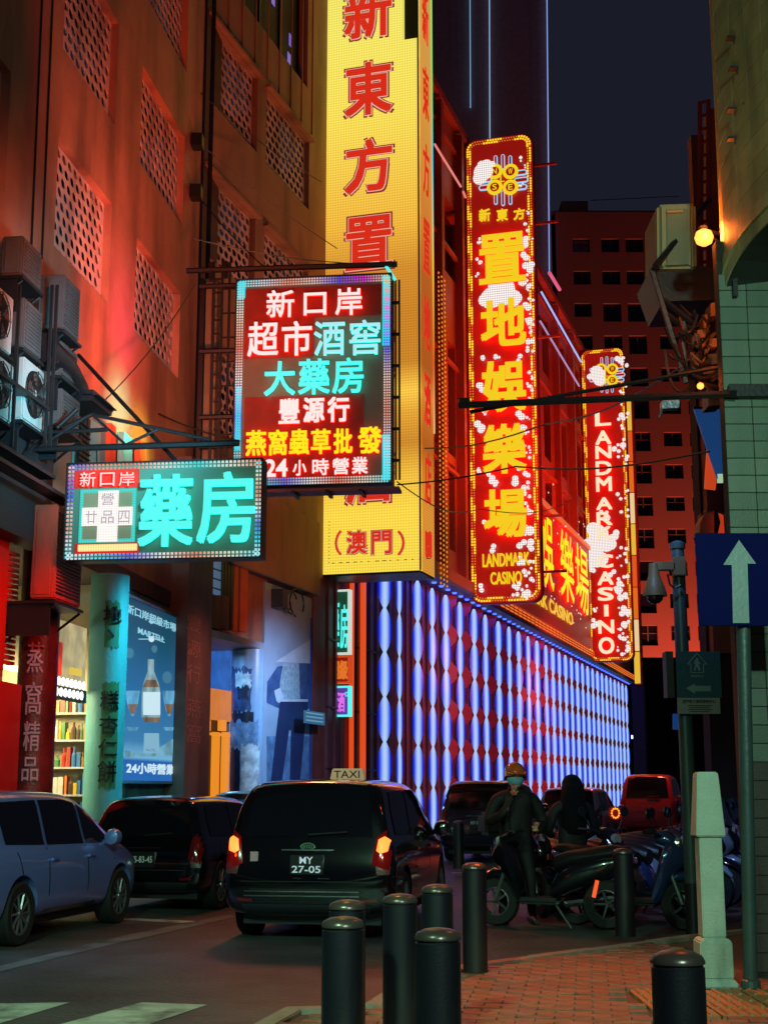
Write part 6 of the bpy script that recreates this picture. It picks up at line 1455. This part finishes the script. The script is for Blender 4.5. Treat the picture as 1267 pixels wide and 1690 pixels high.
# ================================================================ scooters and motorcycles
def loft(mb, rings, n=12):
    """rings: (y, z, half width, half height)"""
    vs = []
    for (y, z, a, b) in rings: vs += [(a * math.cos(2 * math.pi * k / n), y, z + b * math.sin(2 * math.pi * k / n)) for k in range(n)]
    m_ = len(rings); return mb.add(vs, [(i * n + k, i * n + (k + 1) % n, (i + 1) * n + (k + 1) % n, (i + 1) * n + k) for i in range(m_ - 1) for k in range(n)] + [tuple(range(n)), tuple(range((m_ - 1) * n, m_ * n))])
def scooter(label, loc, heading, mt, seat_m, screen=False, box=False, group='parked scooters and motorcycles', name='motor_scooter'):
    t = empty(name, (loc[0], loc[1], 0), -R(heading), label, 'scooter', group)
    tyre = pm('tyre', (24, 24, 26), .75)
    for y in (-.62, .66):
        m = MB(); m.lathe([(.16, -.05), (.25, -.055), (.27, -.02), (.27, .02), (.25, .055), (.16, .05)], (0, y, .27), 20, 'X', ring=True); w_ = m.build('wheel', tyre, t, smooth=True)
        m = MB(); m.lathe([(.165, -.045), (.15, -.05), (.15, .05), (.165, .045)], (0, y, .27), 16, 'X', ring=True)
        for k in range(5): a = k * 1.257; m.bar((0, y, .27), (0, y + .15 * math.cos(a), .27 + .15 * math.sin(a)), .016, 5)
        m.build('rim', steel, w_)
    m = MB(); loft(m, [(-.92, .80, .03, .03), (-.85, .76, .10, .08), (-.6, .68, .15, .15), (-.3, .60, .17, .18), (-.1, .5, .16, .16), (-.02, .42, .13, .1)]); m.build('rear_body', mt, t, smooth=True)
    m = MB(); m.box(-.15, .15, -.1, .38, .26, .33); m.build('footboard', black, t, bevel=.03)
    m = MB(); loft(m, [(.34, .36, .16, .12), (.42, .55, .19, .24), (.50, .72, .20, .26), (.58, .80, .17, .2), (.66, .78, .09, .10), (.70, .76, .03, .04)]); m.build('front_fairing', mt, t, smooth=True)
    m = MB(); loft(m, [(.40, .50, .05, .03), (.52, .555, .085, .05), (.68, .585, .09, .06), (.84, .52, .08, .05), (.92, .44, .04, .03)]); m.build('front_mudguard', mt, t, smooth=True)
    m = MB()
    for s in (-1, 1): m.bar((s * .07, .66, .28), (s * .07, .50, .72), .024, 7)
    m.build('fork', steel, t)
    m = MB(); loft(m, [(-.88, .86, .07, .04), (-.7, .83, .14, .09), (-.45, .79, .15, .10), (-.2, .75, .15, .10), (-.04, .70, .09, .09)]); m.build('seat', seat_m, t, smooth=True)
    m = MB(); m.tube([(-.36, .34, 1.06), (-.24, .42, 1.05), (-.08, .46, 1.0), (.08, .46, 1.0), (.24, .42, 1.05), (.36, .34, 1.06)], [.02, .018, .02, .02, .018, .02], 8); m.build('handlebar', black, t)
    for s in (-1, 1): m = MB(); m.bar((s * .22, .42, 1.05), (s * .33, .40, 1.25), .009, 5); m.lathe([(.03, -.012), (.065, 0), (.06, .015)], (s * .33, .39, 1.26), 12, 'Y'); m.build('mirror', black, t)
    m = MB(); loft(m, [(.38, 1.0, .12, .07), (.5, .98, .13, .09), (.6, .94, .07, .06)]); m.build('handlebar_cowl', mt, t, smooth=True)
    m = MB(); m.lathe([(.075, .60), (.06, .64)], (0, 0, .93), 14, 'Y'); m.build('headlight', pm('clear lens', (170, 150, 150), .1), t)
    m = MB(); m.box(-.09, .09, -.955, -.93, .72, .78); m.build('tail_light', pm('tail lens', (110, 16, 14), .12), t)
    m = MB(); m.bar((.14, -.1, .26), (.17, -.85, .36), .05, 10, .06); m.build('exhaust', chrome, t)
    m = MB(); m.bar((-.05, -.05, .25), (-.16, -.25, .01), .014, 5); m.build('stand', steel, t)
    if screen: m = MB(); m.add([(-.17, .56, 1.02), (.17, .56, 1.02), (.14, .44, 1.36), (-.14, .44, 1.36), (0, .60, 1.02), (0, .47, 1.40)], [(0, 4, 5, 3), (4, 1, 2, 5)]); m.build('windscreen', pm('smoke screen', (60, 70, 84), .1, coat=1), t)
    if box: m = MB(); m.box(-.2, .2, -1.2, -.82, .92, 1.22); m.build('top_box', black, t, bevel=.05)
    return t
seatm = pm('seat vinyl', (22, 22, 26), .4); sbl = cpaint('scooter blue', (50, 70, 120), .2, .3); ssv = cpaint('scooter silver', (150, 160, 180), .25, .3); sbk = cpaint('scooter black', (18, 19, 25), .2); sbr = cpaint('scooter brown', (70, 50, 44), .25)
rs = [('blue-grey scooter nearest the dark bollard, front of the parked row', (2.75, 16.50), 118, sbl, 0, 0),
      ('brown-panelled scooter, second in the parked row', (3.04, 17.28), 129, sbr, 0, 0),
      ('blue scooter, third in the parked row', (3.33, 18.06), 127, sbl, 0, 0),
      ('silver scooter with pale fairing, fourth in the parked row', (3.62, 18.84), 125, ssv, 0, 0),
      ('black scooter with screen, fifth in the parked row', (3.91, 19.62), 123, sbk, 1, 0),
      ('silver-blue scooter, sixth in the parked row', (4.20, 20.40), 121, ssv, 0, 0),
      ('dark scooter with screen, seventh in the parked row', (4.49, 21.18), 119, sbk, 1, 0),
      ('silver scooter, eighth in the parked row', (4.78, 21.96), 130, ssv, 0, 0),
      ('blue scooter with screen, ninth in the parked row', (5.07, 22.74), 128, sbl, 1, 0),
      ('silver scooter with screen, tenth in the parked row', (5.36, 23.52), 126, ssv, 1, 0),
      ('black scooter, eleventh in the parked row', (5.65, 24.30), 124, sbk, 0, 0),
      ('pale scooter, twelfth in the parked row', (5.94, 25.08), 122, ssv, 0, 0),
      ('blue scooter, thirteenth in the parked row', (6.23, 25.86), 120, sbl, 0, 0),
      ('farthest scooter of the parked row', (6.52, 26.64), 118, ssv, 0, 0),
      ('black motor scooter the helmeted rider stands over', (1.9, 16.5), -72, sbk, 0, 0),
      ('dark scooter under the long-haired person', (2.45, 17.9), 150, sbk, 0, 0),
      ('white scooter fairing standing just behind the helmeted rider', (2.75, 21.5), 160, ssv, 0, 0),
      ('dark scooter with top box close behind the helmeted rider', (1.75, 18.4), 165, sbk, 0, 1)]
for lb, p, hd, mt, s_, b_ in rs:
    scooter(lb, p, hd + 5 * math.sin(p[1] * 7), mt, seatm, bool(s_), bool(b_))
m = MB(); m.box(-.018, .018, -.02, .02, -.09, .09); tlm = m.build('marker_light', em('orange marker', (235, 80, 30), 1.4), None, loc=aty(982, 1467, 15.6)); tlm.rotation_euler = (0, R(14), 0)
tag(tlm, 'small upright orange marker light low on the dark scooters', 'light')
# ================================================================ people
def skin_body(name, joints, edges, mat, parent, sub=2):
    me = bpy.data.meshes.new(name); me.from_pydata([j[:3] for j in joints], edges, []); o = link(name, me, parent); md = o.modifiers.new('k', 'SKIN')
    for v, j in zip(me.skin_vertices[0].data if me.skin_vertices else [], joints): v.radius = (j[3], j[4] if len(j) > 4 else j[3])
    if not me.skin_vertices:
        bm = bmesh.new(); bm.from_mesh(me); bm.verts.layers.skin.verify(); bm.to_mesh(me); bm.free()
        for v, j in zip(me.skin_vertices[0].data, joints): v.radius = (j[3], j[4] if len(j) > 4 else j[3])
    me.skin_vertices[0].data[0].use_root = True
    sd = o.modifiers.new('s', 'SUBSURF'); sd.levels = sub; sd.render_levels = sub
    bpy.context.view_layer.update(); me2 = bpy.data.meshes.new_from_object(o.evaluated_get(bpy.context.evaluated_depsgraph_get())); o.modifiers.clear(); o.data = me2; me2.materials.clear(); me2.materials.append(mat)
    for p in me2.polygons: p.use_smooth = True
    return o
skin_m = pm('skin', (196, 140, 112), .5, var=.06, bump=.05); jack = pm('black jacket', (10, 11, 16), .7, sc_=6, bump=.4); trou = pm('dark trousers', (16, 18, 24), .8)
def ell(mb, c, r, n=16, m_=10, cut=None):
    vs = []
    for j in range(m_ + 1):
        ph = -math.pi / 2 + math.pi * j / m_
        for k in range(n): a = 2 * math.pi * k / n; vs.append((c[0] + r[0] * math.cos(ph) * math.cos(a), c[1] + r[1] * math.cos(ph) * math.sin(a), c[2] + r[2] * math.sin(ph)))
    return mb.add(vs, [(j * n + k, j * n + (k + 1) % n, (j + 1) * n + (k + 1) % n, (j + 1) * n + k) for j in range(m_) for k in range(n)])
def person(label, loc, rz, s, helmet=False, hair=False):
    t = empty('person', (loc[0], loc[1], 0), rz, label, 'person'); k = s
    # figure faces -y; body is one skinned surface: head, neck, torso, arms, legs
    J = [(0, 0, .95, .15, .12), (0, 0, 1.12, .20, .15), (0, -.01, 1.30, .22, .15), (0, 0, 1.42, .15, .10), (0, -.01, 1.50, .055), (0, -.02, 1.60, .085, .095), (0, -.02, 1.68, .085, .095),
         (-.23, 0, 1.38, .085), (-.33, -.04, 1.12, .068), (-.2, -.26, 1.22, .055), (-.08, -.26, 1.42, .032),
         (.23, 0, 1.38, .085), (.33, 0, 1.10, .068), (.22, -.24, 1.04, .05), (.16, -.3, 1.03, .032),
         (-.10, 0, .86, .095), (-.16, -.04, .50, .068), (-.17, .0, .12, .045), (-.18, -.12, .04, .04),
         (.10, 0, .86, .095), (.16, -.04, .50, .068), (.17, 0, .12, .045), (.18, -.12, .04, .04)]
    if hair: J[9] = (-.24, -.2, 1.0, .04); J[10] = (-.2, -.3, 1.0, .03)
    E_ = [(0, 1), (1, 2), (2, 3), (3, 4), (4, 5), (5, 6), (3, 7), (7, 8), (8, 9), (9, 10), (3, 11), (11, 12), (12, 13), (13, 14), (0, 15), (15, 16), (16, 17), (17, 18), (0, 19), (19, 20), (20, 21), (21, 22)]
    J = [tuple(v * k for v in j) for j in J]
    b = skin_body('body', J, E_, jack, t)
    b.data.materials.append(skin_m)
    for p in b.data.polygons:
        if p.center.z > 1.50 * k and abs(p.center.x) < .2 * k: p.material_index = 1
    hx = [(-.08, -.24, 1.43, -1), (.16, -.28, 1.03, 1)] if not hair else [(-.2, -.3, 1.0, -1), (.16, -.28, 1.03, 1)]
    for x, y, z, s_ in hx:      # hand: palm with four fingers and a thumb
        Jh = [(x, y, z, .03), (x * .97, y - .03, z + .04, .028)]; Eh = [(0, 1)]
        for q in range(4):
            o_ = (-.024 + .016 * q); L_ = (.030, .036, .034, .026)[q]; i = len(Jh)
            Jh += [(x + o_, y - .05, z + .065, .009), (x + o_, y - .075, z + .065 + L_ * .6, .008), (x + o_, y - .07 - .0, z + .07 + L_, .007)]; Eh += [(1, i), (i, i + 1), (i + 1, i + 2)]
        i = len(Jh); Jh += [(x - s_ * .035, y - .04, z + .03, .010), (x - s_ * .045, y - .065, z + .05, .009)]; Eh += [(0, i), (i, i + 1)]
        skin_body('hand', [tuple(v * k for v in j) for j in Jh], Eh, skin_m, t, 1)
    hz = 1.645 * k
    m = MB(); ell(m, (-.086 * k, .0, hz - .01), (.014, .025, .035), 8, 6); ell(m, (.086 * k, .0, hz - .01), (.014, .025, .035), 8, 6); m.build('ears', skin_m, t, smooth=True)
    m = MB(); m.lathe([(.012, -.0), (.014, -.02), (.004, -.03)], (0, -.105 * k, hz - .015), 8, 'Y'); m.build('nose', skin_m, t, smooth=True)
    m = MB()
    for s_ in (-1, 1): ell(m, (s_ * .034 * k, -.1 * k, hz + .02), (.014, .008, .008), 8, 6)
    m.build('eyes', pm('eye dark', (20, 16, 16), .2), t, smooth=True)
    m = MB(); ell(m, (0, -.108 * k, hz - .055), (.025, .006, .007), 8, 6); m.build('mouth', pm('lips', (150, 84, 76), .5), t, smooth=True)
    m = MB(); m.lathe([(.085, 1.47 * k), (.095, 1.50 * k), (.075, 1.535 * k)], (0, .0, 0), 16); m.build('collar', jack, t, smooth=True)
    m = MB()
    for s_ in (-1, 1): loft(m, [(-.2 * k, .04, .035, .03), (-.1 * k, .05, .045, .045), (.05 * k, .05, .045, .05)]); 
    m2 = MB()
    for s_ in (-1, 1):
        n0 = len(m2.v); loft(m2, [(-.22, .035, .03, .025), (-.1, .05, .045, .045), (.06, .05, .045, .045)]); m2.v[n0:] = [(x + s_ * .17 * k, y, z) for x, y, z in m2.v[n0:]]
    m2.build('shoes', black, t, smooth=True, kind=None)
    if helmet:
        m = MB(); vs = []; n_, r1 = 20, 8
        for j in range(r1 + 1):
            ph = R(-2 + 92 * j / r1)
            for q in range(n_): a = 2 * math.pi * q / n_; vs.append((.128 * math.cos(ph) * math.cos(a), -.0 + .15 * math.cos(ph) * math.sin(a), hz + .03 + .135 * math.sin(ph)))
        for q in range(n_): a = 2 * math.pi * q / n_; vs.append((.135 * math.cos(a), .155 * math.sin(a), hz + (.0 if math.sin(a) < -.3 else -.05)))
        base = (r1 + 1) * n_
        m.add(vs, [(j * n_ + q, j * n_ + (q + 1) % n_, (j + 1) * n_ + (q + 1) % n_, (j + 1) * n_ + q) for j in range(r1) for q in range(n_)] + [(base + q, base + (q + 1) % n_, (q + 1) % n_, q) for q in range(n_)])
        m.build('helmet', cpaint('helmet orange', (190, 92, 44), .15), t, smooth=True)
        m = MB(); m.add([(-.11, -.11, hz + .035), (.11, -.11, hz + .035), (.08, -.205, hz + .02), (-.08, -.205, hz + .02), (-.11, -.11, hz + .05), (.11, -.11, hz + .05), (.08, -.205, hz + .03), (-.08, -.205, hz + .03)], [(0, 1, 2, 3), (4, 5, 6, 7), (3, 2, 6, 7), (0, 3, 7, 4), (1, 2, 6, 5)]); m.build('helmet_peak', cpaint('helmet orange', (190, 92, 44), .15), t)
        m = MB(); vs = []
        for j, (z_, r0) in enumerate(((-.005, .1), (-.035, .118), (-.07, .112), (-.10, .085))):
            for q in range(9): a = R(-165 + 150 * q / 8); vs.append((r0 * .9 * math.cos(a), (r0 + .008) * math.sin(a) - .005, hz + z_))
        m.add(vs, [(j * 9 + q, j * 9 + q + 1, (j + 1) * 9 + q + 1, (j + 1) * 9 + q) for j in range(3) for q in range(8)]); m.build('face_mask', pm('mask blue', (110, 170, 190), .7), t, smooth=True)
        m = MB(); m.box(-.11, -.07, -.30, -.28, 1.43 * k, 1.56 * k); m.build('held_phone', pm('phone', (190, 60, 60), .3), t)
    if hair:
        m = MB(); ell(m, (0, .02, hz + .03), (.125, .135, .13)); m.lathe([(.06, hz + .12), (.135, hz + .02), (.15, hz - .12), (.165, hz - .3), (.16, hz - .46), (.11, hz - .55)], (0, .05, 0), 18); m.build('hair', pm('long black hair', (10, 9, 12), .75, sc_=14, bump=.8, streak=True, spec=.2), t, smooth=True)
    else:
        m = MB(); ell(m, (0, .03, hz + .0), (.095, .10, .10)); m.build('hair', pm('black hair', (16, 14, 18), .35), t, smooth=True)
    return t
x_, y_, _ = aty(851, 1400, 17.0)
person('rider in an orange helmet, pale blue face mask and black jacket holding a phone', (x_, 17.0), R(8), 1.02, helmet=True)
x_, y_, _ = aty(945, 1400, 17.6)
person('long-haired person in black seen from behind beside the helmeted rider', (x_, 17.6), R(190), .94, hair=True)
# ================================================================ assumed and added lamps on posts, and added spotlights without fixtures
def street_lamp(label, x, y, h_, power, col, aim, spot=110, name='street_lamp', size=.3):  # lamp on a post out of view
    t = empty(name, (x, y, 0), 0, label, 'street lamp'); m = MB(); m.bar((0, 0, 0), (0, 0, h_), .08, 10, .05); m.build('post', steel, t)
    dx, dy = aim[0] - x, aim[1] - y; L = math.hypot(dx, dy); ux, uy = dx / L, dy / L
    m = MB(); m.bar((0, 0, h_), (ux * .9, uy * .9, h_ + .1), .035, 8); m.build('arm', steel, t)
    m = MB(); m.box(ux * .9 - .14, ux * .9 + .14, uy * .9 - .14, uy * .9 + .14, h_ + .04, h_ + .16); m.build('lamp_head', steel, t)
    lamp('SPOT', (ux * .9, uy * .9, h_), power, col, t, size, aim=(aim[0] - x, aim[1] - y, aim[2]), spot=spot); return t
street_lamp('assumed greenish-white street lamp, unseen, behind the viewer on the right pavement', 2.4, -3.0, 6.5, 2700, (205, 255, 228), (2.2, 11, 2.4), 80)  # assumed unseen lamp for the greenish light on marker post and sign
street_lamp('added cool lamp on a post out of view, lighting the silver-blue hatchback', -9.5, 8.0, 6.5, 1900, (150, 185, 255), (-4.6, 15.2, .8), 52)  # added lamp that gives the hatchback its blue neon light
street_lamp('assumed green-white lamp on a post behind the viewer, added to light the crossing', -3.0, 1.0, 6.5, 2800, (175, 255, 205), (-2.2, 10.6, 0), 62)  # assumed unseen lamp, added to give the crossing its green light
def added_spot(par, loc, aim, power, col, spot=80, size=.25, blend=1.0):
    """added spotlight with no fixture, parented to a sign or building"""
    o = lamp('SPOT', loc, power, col, None, size, aim=aim, spot=spot, blend=blend)
    bpy.context.view_layer.update(); o.parent = par; o.matrix_parent_inverse = par.matrix_world.inverted(); return o
added_spot(sA, (-2.6, 20.0, 6.6), W1.w(25.5, 0, 10.5), 2500, (255, 92, 44), 80)
added_spot(sA, (-2.4, 15.5, 7.5), W1.w(20.5, 0, 8.0), 700, (255, 110, 66), 85)
added_spot(sB, (-1.5, 19.5, 8.0), W1.w(23.5, 0, 15), 1100, (255, 130, 105), 80)
added_spot(sB, W1.w(24.2, -1.6, 8.9), W1.w(24.0, 0, 9.6), 130, (255, 80, 160), 80)
added_spot(sB, W1.w(24.0, -1.4, 7.9), W1.w(23.9, 0, 7.9), 280, (110, 255, 210), 75)
added_spot(sB, W1.w(25.2, -1.4, 7.8), W1.w(25.2, 0, 7.6), 200, (235, 245, 90), 75)
added_spot(sA, W1.w(23.6, -2.4, 5.3), W1.w(24.2, 0, 2.2), 900, (70, 225, 255), 95)
added_spot(sA, (-2.0, 15.5, 6.0), W1.w(20.5, 0, 7.0), 1500, (120, 225, 245), 70)
added_spot(sB, WC.w(34.0, -3.6, 5.0), WC.w(35.5, 0, 2.4), 1500, (150, 200, 255), 95)
added_spot(yl, WC.w(36.5, -6, 7.5), WC.w(34.3, 0, 14), 1500, (255, 150, 120), 85)
added_spot(yl, WC.w(33.5, -4.5, 4.5), WC.w(35.0, 0, 6.5), 260, (255, 120, 70), 90)
added_spot(sA, W1.w(18.4, -2.2, 4.8), W1.w(19.2, 0, 2.6), 260, (255, 70, 50), 100)
added_spot(sA, W1.w(27.5, -3.0, 5.2), W1.w(28.8, 0, 2.5), 260, (255, 150, 120), 80)
for x_, z_, p_ in ((50, 10, 2600), (58, 9.5, 3600), (70, 9.5, 4600), (84, 9.5, 4600)):
    added_spot(cas, WC.w(x_, -7, z_), WC.w(x_ + 1, 0, 18), p_, (255, 92, 56), 110, .4)
added_spot(cas, WC.w(48, -7, 6.5), WC.w(52, 0, 3.5), 1900, (255, 120, 150), 110, .4)
added_spot(cas, WC.w(64, -7, 6.5), WC.w(68, 0, 3.5), 2600, (255, 100, 120), 110, .4)
for x_ in (22, 36, 50): added_spot(dk, (x_, 141, 1.5), (x_ + 1, 150, 32), 24000, (255, 130, 100), 120, .6)
added_spot(s1r, (1.9, 13.6, 5.6), (1.55, 11.0, .1), 1100, (255, 96, 44), 48, .12)
added_spot(rbd, (1.6, 8.2, 5.0), (3.0, 10.8, 8.4), 80, (220, 235, 150), 90, .3)
added_spot(rbd, (1.4, 7.5, 4.5), (3.2, 11.6, 3.8), 160, (190, 255, 205), 80, .3)
added_spot(sB, (-.4, 11.0, 5.4), (-.1, 9.6, .1), 120, (255, 190, 100), 70, .12)
added_spot(yl, (-1.2, 21.5, 6.0), (.6, 17.6, .2), 420, (255, 90, 60), 80, .3)
added_spot(s2r, (8.0, 44, 7), (8.5, 42, .2), 2200, (255, 90, 60), 120, .4)
added_spot(s1r, (2.0, 13.5, 7.0), (4.6, 20.0, .6), 1300, (140, 180, 255), 42, .2)
